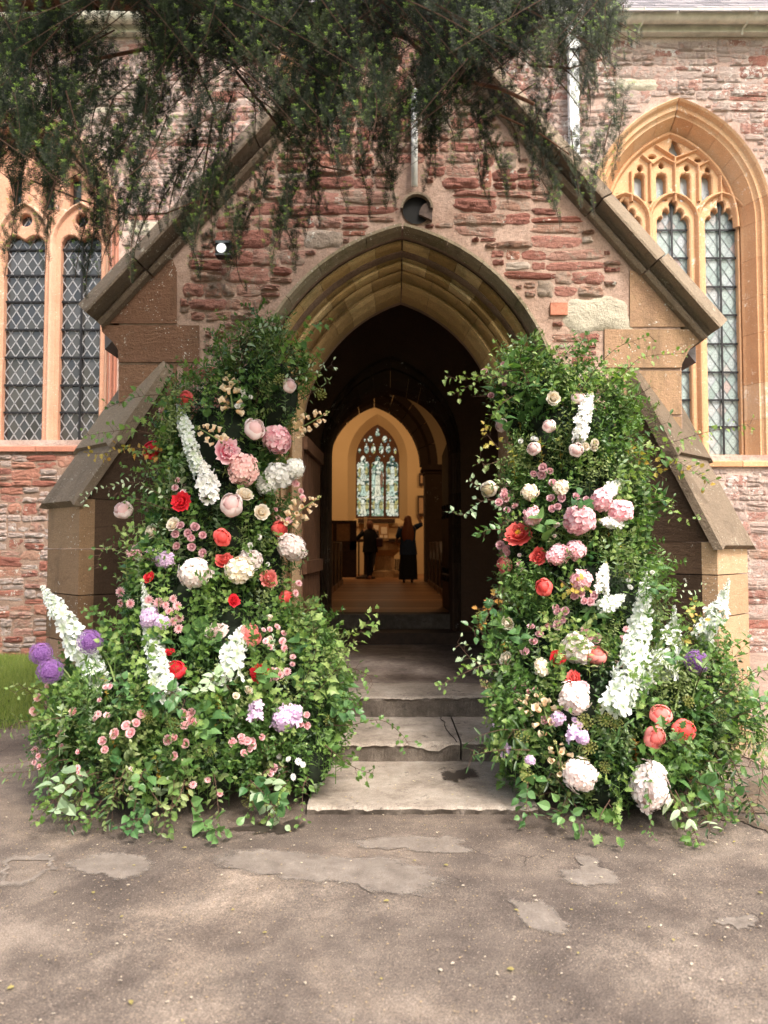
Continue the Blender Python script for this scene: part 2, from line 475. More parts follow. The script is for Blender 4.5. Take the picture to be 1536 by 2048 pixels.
M['pink'] = petal_mat('pink petals', (0.86, 0.34, 0.42), (0.93, 0.66, 0.69))
M['pinkbi'] = petal_mat('deep pink hearted petals', (0.86, 0.16, 0.30), (0.94, 0.68, 0.72))
M['salmon'] = petal_mat('salmon pink petals', (0.84, 0.45, 0.42), (0.90, 0.64, 0.59))
M['white'] = petal_mat('white petals', (0.80, 0.82, 0.72), (0.93, 0.93, 0.91))
M['cream'] = petal_mat('cream petals', (0.86, 0.70, 0.45), (0.93, 0.88, 0.77))
M['whitepink'] = petal_mat('white pink petals', (0.88, 0.70, 0.66), (0.93, 0.88, 0.85))
M['mauve'] = petal_mat('dusky mauve petals', (0.62, 0.27, 0.33), (0.84, 0.56, 0.60))
M['rosepink'] = petal_mat('rose pink petals', (0.82, 0.32, 0.38), (0.92, 0.62, 0.64))
M['peach'] = petal_mat('peach petals', (0.80, 0.50, 0.24), (0.92, 0.76, 0.54))
M['lilac'] = petal_mat('lilac petals', (0.62, 0.40, 0.66), (0.82, 0.66, 0.84))
M['allium'] = petal_mat('purple allium florets', (0.20, 0.07, 0.30), (0.40, 0.21, 0.54))
M['delph'] = petal_mat('white delphinium petals', (0.50, 0.60, 0.40), (0.84, 0.88, 0.86), trans=0.4)
M['yellow'] = simple('yellow stamens', (0.75, 0.42, 0.04), 0.6)
M['umbel'] = petal_mat('yellow green umbels', (0.36, 0.40, 0.10), (0.60, 0.60, 0.26))

# ------------------------------------------------------------------ ground
DF = 6.41            # porch front
DN = 9.7             # nave wall
DT = 9.87            # inner doorway wall
def ground_mat():
    t = NT('worn brown tarmac'); p = t.pos()
    a = t.noise(p, 1.1, 6, 0.62, 0.4); b = t.noise(p, 5.0, 5, 0.7); g = t.noise(p, 160, 3, 0.75); v = t.vor(p, 120)
    c = t.ramp(t.math('ADD', t.math('MULTIPLY', a, 0.7), t.math('MULTIPLY', b, 0.3)),
               [(0.36, (0.066, 0.052, 0.044)), (0.46, (0.103, 0.082, 0.069)), (0.54, (0.148, 0.119, 0.098)), (0.62, (0.215, 0.175, 0.144))])
    c = t.mix(0.8, c, t.ramp(g, [(0.36, (0.4, 0.4, 0.4)), (0.52, (1, 1, 1)), (0.66, (2.0, 1.9, 1.8))]), 'MULTIPLY')
    big = t.noise(p, .55, 5, 0.7, 0.8)
    c = t.mix(0.8, c, t.ramp(big, [(0.38, (0.72, 0.70, 0.70)), (0.5, (1, 1, 1)), (0.6, (1.3, 1.27, 1.22))]), 'MULTIPLY')
    wrp = t.n('VectorMath', {0: p, 1: t.n('VectorMath', {0: t.n('TexNoise', {'Vector': p, 'Scale': 3.0, 'Detail': 4.0}, out=1), 1: (.5, .5, .5)}, operation='MULTIPLY')}, operation='ADD')
    cr = t.vor(wrp, 0.9, feature='DISTANCE_TO_EDGE')
    ck_ = t.math('MULTIPLY', t.math('LESS_THAN', cr, .0035), t.step(t.noise(p, 1.4, 2, .5), .60, .66))
    c = t.mix(t.math('MULTIPLY', ck_, .8), c, (0.03, 0.024, 0.02))
    moss = t.noise(p, 1.9, 5, 0.75, 0.3)
    xyz = t.n('SeparateXYZ', {0: p}, out=None)
    near = t.step(xyz.outputs[1], 3.2, 2.2)
    c = t.mix(t.math('MULTIPLY', t.math('MULTIPLY', t.step(moss, 0.57, 0.68), near), 0.55), c, (0.13, 0.11, 0.04))
    lt = t.vor(p, 46, out=0)
    c = t.mix(t.math('MULTIPLY', t.math('LESS_THAN', lt, 0.12), 0.75), c, (0.42, 0.34, 0.27))
    h = t.math('ADD', t.math('MULTIPLY', v, 0.5), t.math('ADD', t.math('MULTIPLY', g, 0.5), t.math('MULTIPLY', b, 2.0)))
    return t.done(t.bsdf(c, 0.85, t.bump(h, 0.6, 0.012), spec=0.25))
M['tarmac'] = ground_mat()
def ground_h(x, y):
    h = 0.0
    gl = min(1, max(0, (y - 6.6) / 2.8))
    if x < 0: h += 0.23 * gl * min(1, max(0, (-x - 2.2) / 0.5))
    else: h += 0.28 * gl * min(1, max(0, (x - 2.6) / 0.5))
    return h + 0.012 * noise.noise(Vector((x * .5, y * .5, 0)))
def sheet(name, x0, x1, y0, y1, nx, ny, hf, mat, kind='structure'):
    V = [(x, y, hf(x, y)) for y in np.linspace(y0, y1, ny) for x in np.linspace(x0, x1, nx)]
    F = [(j * nx + i, j * nx + i + 1, (j + 1) * nx + i + 1, (j + 1) * nx + i) for j in range(ny - 1) for i in range(nx - 1)]
    o = link(name, mesh(name, V, F, True), mat)
    return tag(o, kind=kind)
sheet('ground', -14, 14, -8, 9.9, 113, 73, lambda x, y: ground_h(x, y), M['tarmac'])
far = MB(); far.add([(-300, -300, -.06), (300, -300, -.06), (300, 300, -.06), (-300, 300, -.06)], [(0, 1, 2, 3)])
o = far.build('lawn', simple('distant lawn', (0.06, 0.1, 0.025), 0.9, nscale=3)); tag(o, kind='structure')

# lighter islands where the top layer has worn off, with a small raised dark lip
def patch_mat():
    t = NT('pale worn tarmac'); p = t.pos(); b = t.noise(p, 7, 5, 0.7); g = t.noise(p, 150, 3, 0.75)
    c = t.ramp(b, [(0.3, (0.15, 0.122, 0.102)), (0.6, (0.25, 0.21, 0.178)), (0.75, (0.33, 0.285, 0.245))])
    c = t.mix(0.8, c, t.ramp(g, [(0.3, (0.55, 0.55, 0.55)), (0.52, (1, 1, 1)), (0.72, (1.4, 1.4, 1.35))]), 'MULTIPLY')
    ed = t.math('ADD', t.attr('edge'), t.math('MULTIPLY', t.math('SUBTRACT', t.noise(p, 38, 5, 0.8), .5), 1.5))
    fa = t.step(ed, .10, .75)
    return t.done(t.n('MixShader', {0: t.math('MULTIPLY', fa, .80), 1: t.n('BsdfTransparent'), 2: t.bsdf(c, 0.85, t.bump(t.math('ADD', g, b), 0.5, 0.01))}))
M['patch'] = patch_mat()
def gp(px, py):
    """ground point under a photo position"""
    d = P(px, py, 1.0) - Vector((0, 0, CAMH))
    k = CAMH / -d.z
    return (d.x * k, d.y * k)
def patch(name, pts, mat, z, jag=0.035, n=160, label=None):
    q = [Vector(gp(*p)) for p in pts]
    out = []
    m = len(q)
    for i in range(n):
        f = i / n * m; k = int(f); u = f - k
        p0, p1, p2, p3 = q[(k - 1) % m], q[k], q[(k + 1) % m], q[(k + 2) % m]
        c = 0.5 * ((2 * p1) + (p2 - p0) * u + (2 * p0 - 5 * p1 + 4 * p2 - p3) * u * u + (3 * p1 - p0 - 3 * p2 + p3) * u ** 3)
        c += Vector((noise.noise(Vector((c.x * 9, c.y * 9, 1))), noise.noise(Vector((c.x * 9, c.y * 9, 5))))) * jag * 1.6
        c += Vector((noise.noise(Vector((c.x * 30, c.y * 30, 1))), noise.noise(Vector((c.x * 30, c.y * 30, 5))))) * jag * .8
        out.append(c)
    cc = sum(out, Vector((0, 0))) / len(out)
    inn = []
    for k in range(len(out)):
        a, b = out[k - 4], out[(k + 4) % len(out)]
        t_ = (b - a).normalized(); nn_ = Vector((-t_.y, t_.x))
        inn.append(out[k] + (cc - out[k]) * .34)
    tr = tessellate_polygon([[Vector((c.x, c.y, 0)) for c in inn]])
    m_ = len(out)
    V = [(c.x, c.y, z + ground_h(c.x, c.y)) for c in inn] + [(c.x, c.y, z + ground_h(c.x, c.y)) for c in out]
    F = []
    for t in tr:
        a, b, c = (Vector(V[i]) for i in t)
        F.append(t if (b - a).cross(c - a).z > 0 else t[::-1])
    F += [(k, (k + 1) % m_, m_ + (k + 1) % m_, m_ + k) for k in range(m_)]
    o = link(name, mesh(name, V, F, attrs={'edge': [1.0] * m_ + [0.0] * m_}), mat)
    tag(o, kind='structure')
    return o, out
lipm = simple('dark broken tarmac edge', (0.045, 0.034, 0.03), 0.9, nscale=60, var=0.4)
PATCHES = [
    [(1110, 1748), (1150, 1735), (1160, 1712), (1190, 1715), (1225, 1738), (1243, 1762), (1200, 1773), (1150, 1772)],
    [(1012, 1800), (1045, 1797), (1100, 1815), (1145, 1855), (1140, 1880), (1090, 1872), (1040, 1840)],
    [(400, 1712), (470, 1697), (560, 1700), (700, 1712), (800, 1715), (880, 1740), (922, 1766), (900, 1795), (800, 1800), (700, 1770), (600, 1765), (470, 1745), (410, 1735)],
    [(700, 1680), (800, 1672), (905, 1675), (945, 1695), (960, 1704), (900, 1712), (800, 1700), (700, 1695)],
    [(120, 1730), (200, 1705), (290, 1712), (300, 1740), (260, 1765), (180, 1752)],
    [(1420, 1835), (1490, 1830), (1520, 1850), (1480, 1862), (1430, 1850)],
    [(0, 1720), (70, 1705), (120, 1720), (80, 1760), (0, 1780)],
]
for i, pp in enumerate(PATCHES):
    o, ring = patch('worn_patch', pp, M['patch'], 0.006)
    lip = MB()
    seg = ring[int(len(ring) * 0.42):int(len(ring) * 1.0)] if i in (0,) else ring[: int(len(ring) * 0.55)]
    lip.tube([(c.x, c.y, 0.003 + ground_h(c.x, c.y)) for c in seg], [max(0.0002, 0.0030 * noise.noise(Vector((c.x * 6, c.y * 6, 2))) - .0002) for c in seg], 4)
    l = lip.build('broken_edge', lipm); l.parent = o
    # broken_edge is modelled in the same coordinates as its patch
wetm = NT('wet dark stain'); _p = wetm.pos(); _e = wetm.math('ADD', wetm.attr('edge'), wetm.math('MULTIPLY', wetm.math('SUBTRACT', wetm.noise(_p, 24, 5, 0.8), .5), 2.0)); wetm = wetm.done(wetm.n('MixShader', {0: wetm.math('MULTIPLY', wetm.step(_e, .15, .55), .8), 1: wetm.n('BsdfTransparent'), 2: wetm.bsdf((0.05, 0.04, 0.033), 0.35, spec=0.4)}))
patch('wet_patch', [(440, 1662), (480, 1655), (520, 1652), (560, 1650), (600, 1648), (612, 1660), (585, 1668), (560, 1663), (520, 1672), (490, 1666)], wetm, 0.009, 0.05, 260)
patch('gravel_verge', [(1290, 1612), (1420, 1600), (1536, 1560), (1640, 1560), (1640, 1700), (1536, 1665), (1440, 1640), (1330, 1625)],
      mortar('reddish soil and grit', (0.11, 0.085, 0.065), (0.18, 0.135, 0.10)), 0.008, 0.05)

# ------------------------------------------------------------------ steps and floors
def step_mat(name, c0, c1, c2):
    t = NT(name); p = t.pos()
    a = t.noise(p, 2.4, 6, 0.7, 0.4); b = t.noise(t.map(p, (1, 1, 1)), 14, 6, 0.75); g = t.noise(p, 120, 3, 0.7)
    c = t.ramp(t.math('ADD', t.math('MULTIPLY', a, 0.6), t.math('MULTIPLY', b, 0.4)), [(0.36, c0), (0.5, c1), (0.62, c2)])
    c = t.mix(0.7, c, t.ramp(g, [(0.3, (0.6, 0.6, 0.6)), (0.7, (1.3, 1.3, 1.3))]), 'MULTIPLY')
    dk = t.noise(p, 7, 6, 0.8, 0.5)
    c = t.mix(t.math('MULTIPLY', t.step(dk, 0.58, 0.66), 0.8), c, (0.045, 0.036, 0.03))
    nz = t.n('SeparateXYZ', {0: t.n('NewGeometry', out=1)}, out=None)
    return t.done(t.bsdf(c, 0.75, t.bump(t.math('ADD', b, g), 0.5, 0.015), spec=0.25))
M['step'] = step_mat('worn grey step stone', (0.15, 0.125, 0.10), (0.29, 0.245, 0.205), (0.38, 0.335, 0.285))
M['riser'] = step_mat('grimy step riser', (0.055, 0.044, 0.036), (0.11, 0.09, 0.074), (0.19, 0.155, 0.13))  # darker than the treads, for the front faces
M['porch_floor'] = step_mat('dark porch paving', (0.09, 0.07, 0.06), (0.19, 0.15, 0.13), (0.31, 0.26, 0.225))
def slab(name, x0, x1, y0, y1, z0, z1, mat, mat2, parent=None, chip=0.014, wear=0.0, seed=0):
    """stone slab with an uneven worn front nosing; top and front are separate looks"""
    nx, ny = max(8, int((x1 - x0) / 0.022)), 5
    V = []; F = []
    ys = [y0, y0 + .012, y0 + .05, (y0 + y1) / 2, y1]
    for j, y in enumerate(ys):
        for i in range(nx + 1):
            x = x0 + (x1 - x0) * i / nx
            q = Vector((x * 2.4, seed, y0)); n1 = noise.noise(q) ; n2 = noise.noise(Vector((x * 11, seed + 3, y0)))
            n3 = max(0, noise.noise(Vector((x * 4, seed + 9, y0))) - .30) + .25 * max(0, noise.noise(Vector((x * 24, seed + 9, y0))))
            dy = (n1 * .25 + n2 * .3 + .3 * noise.noise(Vector((x * 31, seed, y0)))) * chip if j < 3 else 0
            dz = 0
            if j == 0: dz = -0.016 - n3 * .06
            if j == 1: dz = -0.004 - n3 * .03
            dz -= wear * math.exp(-((x - .12) / .6) ** 2) * (1 if j < 3 else .4)
            V.append((x, y + dy, z1 + dz))
    for j in range(len(ys) - 1):
        for i in range(nx):
            F.append((j * (nx + 1) + i, j * (nx + 1) + i + 1, (j + 1) * (nx + 1) + i + 1, (j + 1) * (nx + 1) + i))
    nf = len(F)
    b = len(V)
    for i in range(nx + 1):
        x = x0 + (x1 - x0) * i / nx
        V.append((x, y0 + .012 + noise.noise(Vector((x * 7, seed, 8))) * chip, z1 - 0.05))
    for i in range(nx + 1):
        x = x0 + (x1 - x0) * i / nx
        V.append((x, y0 + .016 + noise.noise(Vector((x * 9, seed, 18))) * chip, z0))
    for i in range(nx):
        F.append((b + i, b + i + 1, i + 1, i)); F.append((b + nx + 1 + i, b + nx + 2 + i, b + i + 1, b + i))
    # ends
    o0 = len(V); V += [(x0, y1, z0), (x1, y1, z0)]
    F.append((0, (len(ys) - 1) * (nx + 1), o0, b + nx + 1)); F.append((nx, b + 2 * nx + 1, o0 + 1, (len(ys) - 1) * (nx + 1) + nx))
    me = mesh(name, V, F, False)
    me.materials.append(mat); me.materials.append(mat2)
    mi = np.zeros(len(F), dtype=np.int32); mi[nf:] = 1
    me.polygons.foreach_set('material_index', mi)
    return link(name, me, None, parent)
st = empty('stone_steps', (0.12, 5.6, 0), 'worn grey stone steps rising between the two flower columns to the porch', 'steps')
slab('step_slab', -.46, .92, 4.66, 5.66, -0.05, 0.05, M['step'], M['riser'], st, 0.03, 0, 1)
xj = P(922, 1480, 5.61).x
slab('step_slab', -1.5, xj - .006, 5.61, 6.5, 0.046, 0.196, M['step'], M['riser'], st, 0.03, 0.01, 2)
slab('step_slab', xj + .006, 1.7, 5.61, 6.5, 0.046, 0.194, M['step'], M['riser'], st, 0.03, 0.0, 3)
slab('step_slab', -1.5, 1.75, 6.41, 7.0, 0.19, 0.374, M['step'], M['riser'], st, 0.035, 0.012, 4)
jm = simple('dirt filled joint', (0.06, 0.047, 0.038), 0.95)
mb = MB()
ck = [Vector((xj - .03 + .05 * noise.noise(Vector((k * .3, 2, 1))) - .05 * min(1, k / 8), 5.60 + k * .05, .1945 if k < 1 else .1985)) for k in range(17)]
mb.tube(ck, .0035, 4); mb.build('crack', jm, st)
# porch floor
pf = sheet('porch_floor', -1.9, 2.2, 6.98, 9.9, 42, 30, lambda x, y: 0.374 - 0.006 + 0.006 * noise.noise(Vector((x * 2, y * 2, 3))), M['porch_floor'])
# stain on the bottom slab
patch('wet_stain', [(878, 1552), (892, 1545), (905, 1547), (925, 1540), (950, 1541), (964, 1550), (945, 1556), (930, 1562), (915, 1558), (905, 1567), (895, 1558), (884, 1562)], wetm, 0.0, 0.05, 260)
o = bpy.data.objects.get('wet_stain'); o.location.z = 0.058
for v in o.data.vertices: pass
o.scale = (5.0 / 5.16 * 1.0, 5.0 / 5.16, 1)
ds = empty('door_steps', (0.1, 9.9, 0.374), 'two dark steps at the foot of the inner doorway', 'steps')
mb = MB(); mb.box(-1.3, 1.6, 9.75, 10.25, 0.36, 0.515); mb.build('lower_step', M['wood_dark'], ds)
mb = MB(); mb.box(-1.3, 1.6, 10.2, 10.6, 0.5, 0.704); mb.build('upper_step', M['riser'], ds)

# ------------------------------------------------------------------ rubble stones
def stone_proto(seed):
    r = random.Random(seed)
    nx, nz = 11, 8
    V = []; F = []
    ex = r.uniform(3.2, 9.0)
    ox, oz = r.uniform(-50, 50), r.uniform(-50, 50)
    sk = r.uniform(-.07, .07); tp = r.uniform(-.16, .16)
    for j in range(nz + 1):
        for i in range(nx + 1):
            x = -1 + 2 * i / nx; z = -1 + 2 * j / nz
            l = (abs(x) ** ex + abs(z) ** ex) ** (1 / ex)
            m = max(abs(x), abs(z))
            k = (m / l if l > 1e-6 else 1)
            qx, qz = x * k, z * k
            edge = 1 if m > .99 else 0
            a = math.atan2(qz, qx)
            w = 1 + .17 * noise.noise(Vector((math.cos(a) * 1.7 + ox, math.sin(a) * 1.7 + oz, 0))) * (m ** 2) * 1.6
            X = qx * w * .5 * (1 - tp * qz * .5); Z = qz * w * .5 + sk * qx * .5
            h = 1 - m ** 5
            hh = .60 * h + .38 * noise.noise(Vector((qx * 1.3 + ox, qz * 2.4 + oz, 2))) * h + .42 * noise.noise(Vector((qx * 2.2 + ox, qz * 5.5 + oz, 5))) * h
            V.append((X, -max(0.0, hh) if not edge else .04, Z))
    for j in range(nz):
        for i in range(nx):
            F.append((j * (nx + 1) + i, j * (nx + 1) + i + 1, (j + 1) * (nx + 1) + i + 1, (j + 1) * (nx + 1) + i))
    return mesh('rubble_stone', V, F, True)
STONES = [stone_proto(100 + i) for i in range(26)]
def rubble(inside, x0, x1, z0, z1, y, hr, wr, gap, depth, seed):
    """irregular bonded rubble: cells cut at random until they are stone sized; returns (x,z,w,h)"""
    r = random.Random(seed)
    out = []
    def go(a, b, c, d, tw_, th_):
        w_, h_ = b - a, d - c
        pts = [inside(a + w_ * u, c + h_ * v) for u in (.04, .35, .65, .96) for v in (.06, .5, .94)]
        k = sum(pts)
        if k == 0 and w_ < .5 and h_ < .5: return
        if w_ < .07 or h_ < .05: return
        if w_ <= tw_ and h_ <= th_:
            if k == 12: out.append((a + w_ / 2, c + h_ / 2, w_ - gap, h_ - gap)); return
            if w_ < .09 and h_ < .075: return
            if k < 2 and (w_ < .13): return
            tw_, th_ = max(.075, w_ * .6), max(.055, h_ * .7)
        fx_ = r.uniform(.34, .66)
        if w_ / tw_ > h_ / th_:
            m = a + w_ * fx_
            go(a, m, c, d, wr[0] + r.random() ** 1.3 * (wr[1] - wr[0]) if tw_ > wr[0] else tw_, r.uniform(*hr) if th_ > hr[0] * .8 else th_); go(m, b, c, d, wr[0] + r.random() ** 1.3 * (wr[1] - wr[0]) if tw_ > wr[0] else tw_, r.uniform(*hr) if th_ > hr[0] * .8 else th_)
        else:
            m = c + h_ * fx_
            go(a, b, c, m, tw_, th_); go(a, b, m, d, tw_, th_)
    # bands, each cut into bays of its own so that no upright joint runs through
    z = z0
    while z < z1:
        bh = r.uniform(.26, .52); x = x0 - r.uniform(0, .6)
        while x < x1:
            bw = r.uniform(.5, 1.1)
            go(x, x + bw, z, z + bh, r.uniform(*wr), r.uniform(*hr)); x += bw
        z += bh
    return out
def lay_stones(lst, y, mats, parent, depth=(.02, .05), limit=300, seed=1, name='stone', reserve=0):
    r = random.Random(seed)
    extra = MB()
    lst = sorted(lst, key=lambda s: (not -40 < proj((s[0], y, s[1]))[0] < 1576, -s[2] * s[3]))
    for k, s in enumerate(lst):
        x, z, w_, h_ = s[:4]
        mt = s[4] if len(s) > 4 else None
        me = STONES[r.randrange(len(STONES))]
        d = r.uniform(*depth)
        rot = Euler((0, r.uniform(-.06, .06), 0))
        fx = r.choice((-1, 1)); fz = r.choice((-1, 1))
        mm = mt or r.choices([m_[0] for m_ in mats], [m_[1] for m_ in mats])[0]
        if k < limit:
            o = link(name, me, None, parent, (x, y, z), rot, (w_ * fx * 1.17, d, h_ * fz * 1.2))
            if len(me.materials) == 0: me.materials.append(M['rubble'])
            if mm is not M['rubble']:
                o.material_slots[0].link = 'OBJECT'; o.material_slots[0].material = mm
        else:
            Mx = Matrix.Translation((x, y, z)) @ rot.to_matrix().to_4x4() @ Matrix.Diagonal((w_ * 1.17, d, h_ * 1.2, 1))
            extra.add([Mx @ v.co for v in me.vertices], [tuple(p.vertices) for p in me.polygons])
    if extra.V:
        o = extra.build(name, mats[0][0], parent, True)
        o['kind'] = 'stuff'

# ------------------------------------------------------------------ porch
porch = empty('church_porch', (0.14, DF, 0), 'gabled red sandstone porch with pointed ochre arch behind the flower columns', 'church porch')
XC = 0.155
ZS = P(768, 849, DF).z                                   # springing line
A_OUT, R_OUT = 320 * DF / FPX, P(800, 457, DF).z - ZS
D_IN = DF + .42
A_IN, R_IN = 203 * D_IN / FPX, P(800, 590, D_IN).z - ZS
def gable_pts(D, off=0.0):
    l = P(180, 640, D); ap = P(803, -60, D); r_ = P(1425, 668, D)
    return l, ap, r_
GL, GA, GR = gable_pts(DF)
XL, XR = P(237, 760, DF).x, P(1363, 760, DF).x
opening = []
for k in range(41):
    t = -1 + 2 * k / 40
    a = A_OUT * .9 + A_IN * .1; r_ = R_OUT * .9 + R_IN * .1
    q = arch_pt(a, r_, t); opening.append((XC + q[0], ZS + q[1]))
aw = A_OUT * .9 + A_IN * .1
outer = [(XL, -.1), (XL, GL.z + .25), (GL.x + .3, GL.z + .30), (GA.x, GA.z - .1), (GR.x - .3, GR.z + .3), (XR, GR.z + .25), (XR, -.1),
         (XC + aw, -.1)] + opening[::-1] + [(XC - aw, -.1)]
V, F = poly_prism(outer, [], DF, DF + .55)
link('mortar_wall', mesh('mortar_wall', V, F), M['mortar'], porch)
# dressed blocks at the corners and shoulders (pixel rectangles on the front plane)
def block(px0, py0, px1, py1, mat, name='ashlar_block', D=DF, proud=.012, th=.3, parent=porch, pts=None):
    if pts is None: pts = [(px0, py0), (px1, py0), (px1, py1), (px0, py1)]
    q = [XZ(a, b, D) for a, b in pts]
    # shrink for the joint
    cx = sum(p[0] for p in q) / len(q); cz = sum(p[1] for p in q) / len(q)
    g = .004
    q = [(p[0] - math.copysign(g, p[0] - cx), p[1] - math.copysign(g, p[1] - cz)) for p in q]
    V, F = poly_prism(q, [], D - proud, D + th)
    bm = bmesh.new(); vs = [bm.verts.new(v) for v in V]
    for f in F:
        try: bm.faces.new([vs[i] for i in f])
        except Exception: pass
    bmesh.ops.remove_doubles(bm, verts=bm.verts, dist=.0005)
    bmesh.ops.recalc_face_normals(bm, faces=bm.faces)
    me = bpy.data.meshes.new(name); bm.to_mesh(me); bm.free()
    return link(name, me, mat, parent)
AL, AR = M['ashlar_red'], M['ashlar']
block(0, 0, 0, 0, AL, pts=[(205, 648), (355, 648), (355, 540), (345, 515), (300, 540), (205, 618)])
block(0, 0, 0, 0, AL, pts=[(203, 651), (400, 651), (400, 726), (238, 726), (236, 700), (225, 683), (205, 664)], proud=.02)
block(238, 729, 355, 806, AL)
block(238, 809, 400, 900, AL); block(238, 903, 340, 1000, AL); block(238, 1003, 390, 1110, AL); block(238, 1113, 340, 1330, AL)
block(0, 0, 0, 0, AR, pts=[(1258, 540), (1300, 550), (1345, 590), (1400, 655), (1258, 655)])
block(0, 0, 0, 0, AR, pts=[(1207, 659), (1400, 659), (1398, 682), (1378, 700), (1363, 730), (1363, 737), (1207, 737)], proud=.02)
block(1245, 741, 1363, 830, AR)
block(1200, 833, 1363, 930, AR); block(1250, 933, 1363, 1030, AR); block(1200, 1033, 1363, 1120, AR); block(1250, 1123, 1363, 1330, AR)
_c = P(1194, 630, DF)
CRM = (_c.x, _c.z, 112 * DF / FPX, 62 * DF / FPX)
block(1099, 606, 1135, 632, simple('orange brick', (0.42, 0.17, 0.11), 0.85, nscale=40, var=.3, bump=.4), name='brick', proud=.025)
SOLID = [(195, 500, 358, 732), (230, 648, 405, 730), (230, 727, 362, 1400), (1250, 530, 1420, 745), (1202, 655, 1420, 741), (1240, 735, 1420, 1400), (1136, 596, 1252, 664), (1094, 602, 1140, 636), (795, 368, 872, 432)]
def in_porch(x, z):
    px, py = proj((x, DF, z))
    if py > 1250 or x < XL + .05 or x > XR - .05: return False
    # gable
    zl = GL.z + (x - GL.x) * (GA.z - GL.z) / (GA.x - GL.x) - .27
    zr = GR.z + (x - GR.x) * (GA.z - GR.z) / (GA.x - GR.x) - .27
    if z > min(zl, zr): return False
    for a, b, c, d in SOLID:
        if a < px < c and b < py < d: return False
    dx = x - XC
    if z < ZS: return abs(dx) > A_OUT + .02
    Rr = (A_OUT ** 2 + R_OUT ** 2) / (2 * A_OUT)
    return math.hypot(abs(dx) - (A_OUT - Rr), z - ZS) > Rr + .03
lst = rubble(in_porch, XL, XR, .3, GA.z, DF, (.12, .22), (.24, .60), .022, .05, 5)
lst = [s for s in lst if not (random.Random(int(s[0] * 977 + s[1] * 31)).random() < .03)]
print('porch stones', len(lst))
lay_stones(lst, DF + .006, [(M['rubble'], 10), (M['grey_stone'], .9), (M['rubble_low'], 1.0)], porch, (.022, .055), 300, 3)

lay_stones([(*CRM, M['cream_stone'])], DF + .004, [(M['cream_stone'], 1)], porch, (.05, .06), 5, 5)
# arch mouldings: hood, hollows and rolls, cut into voussoirs
PROF = [(0, .05), (0, -.10), (.035, -.135), (.09, -.13), (.15, -.06), (.18, .06), (.24, .085), (.28, .05), (.33, .045), (.37, .10), (.40, .17), (.46, .20), (.52, .19),
        (.55, .145), (.60, .14), (.64, .18), (.66, .27), (.72, .31), (.79, .31), (.82, .27), (.87, .27), (.92, .32), (1.0, .42), (1.0, .62)]
def arch_seg(t0, t1, prof, ao, ro, ai, ri, xc, zs, y, L, nseg=5, ao_y=0):
    V = []; F = []
    n = len(prof)
    for k in range(nseg + 1):
        t = t0 + (t1 - t0) * k / nseg
        for u, d in prof:
            a = ao + (ai - ao) * u; r_ = ro + (ri - ro) * u
            q = arch_pt(a, r_, t, L)
            V.append((xc + q[0], y + d, zs + q[1]))
    for k in range(nseg):
        for i in range(n - 1):
            F.append((k * n + i, k * n + i + 1, (k + 1) * n + i + 1, (k + 1) * n + i))
    F.append(tuple(range(n))); F.append(tuple(nseg * n + i for i in range(n))[::-1])
    return V, F
def arch_ring(parent, prof, ao, ro, ai, ri, xc, zs, y, zbot, mat, nv=8, nj=5, name='voussoir', jname='jamb_block', joint=.0018, jmat=None, seed=0):
    r = random.Random(seed)
    L = zs - zbot
    for s in (-1, 1):
        ts = [0] + [min(1, max(0, (k + r.uniform(-.18, .18)) / nv)) for k in range(1, nv)] + [1]
        for a, b in zip(ts, ts[1:]):
            g = joint / max(ro, .3)
            V, F = arch_seg(s * (a + g if a > 0 else .0035), s * (b - g), prof, ao, ro, ai, ri, xc, zs, y, L)
            me = mesh(name, V, F, False)
            o = link(name, me, mat, parent)
        ts = [1] + [1 + (k + r.uniform(-.15, .15)) / nj for k in range(1, nj)] + [2]
        for a, b in zip(ts, ts[1:]):
            V, F = arch_seg(s * (a + joint / L), s * (b - joint / L), prof, ao, ro, ai, ri, xc, zs, y, L, 1)
            link(jname, mesh(jname, V, F), jmat or mat, parent)
M['hood'] = stone_mat('grey brown hood stone', [(0.20, 0.16, 0.105), (0.30, 0.245, 0.17), (0.38, 0.32, 0.235)], stain=0.45, strata=0.2, bump=0.9, green=0.35, lichen=0.12, speck=.5)
M['arch_in'] = stone_mat('warm inner arch stone', [(0.30, 0.19, 0.085), (0.48, 0.32, 0.15), (0.62, 0.44, 0.23)], stain=0.25, strata=0.3, bump=0.8, green=0.3, speck=.8, lichen_col=(0.40, 0.31, 0.18))
arch_ring(porch, [(0, .05), (0, -.11), (.03, -.15), (.085, -.15), (.125, -.10), (.135, -.03), (.155, .06), (.19, .13)], A_OUT, R_OUT, A_IN, R_IN, XC, ZS, DF, .3, M['hood'], 6, 5, name='hood_stone', seed=14)
arch_ring(porch, [(.175, .16), (.18, .06), (.20, .03), (.25, .02), (.285, .05), (.31, .13), (.36, .20), (.42, .23), (.48, .215), (.525, .15), (.55, .125), (.60, .125), (.63, .16), (.635, .30)], A_OUT, R_OUT, A_IN, R_IN, XC, ZS, DF, .3, M['arch'], 8, 5, jmat=M['buttress_lit'], seed=4)
arch_ring(porch, [(.625, .32), (.64, .22), (.67, .205), (.70, .23), (.72, .31), (.76, .355), (.81, .345), (.84, .28), (.88, .265), (.93, .30), (1.0, .42), (1.0, .62)], A_OUT, R_OUT, A_IN, R_IN, XC, ZS, DF, .3, M['arch_in'], 7, 5, jmat=M['buttress_lit'], seed=24)
# backing behind the arch joints
V, F = arch_seg(-2, 2, [(u, d + .09) for u, d in PROF], A_OUT - .004, R_OUT - .004, A_IN + .004, R_IN + .004, XC, ZS, DF, ZS - .2, 64)
link('arch_core', mesh('arch_core', V, F), M['mortar_low'], porch)

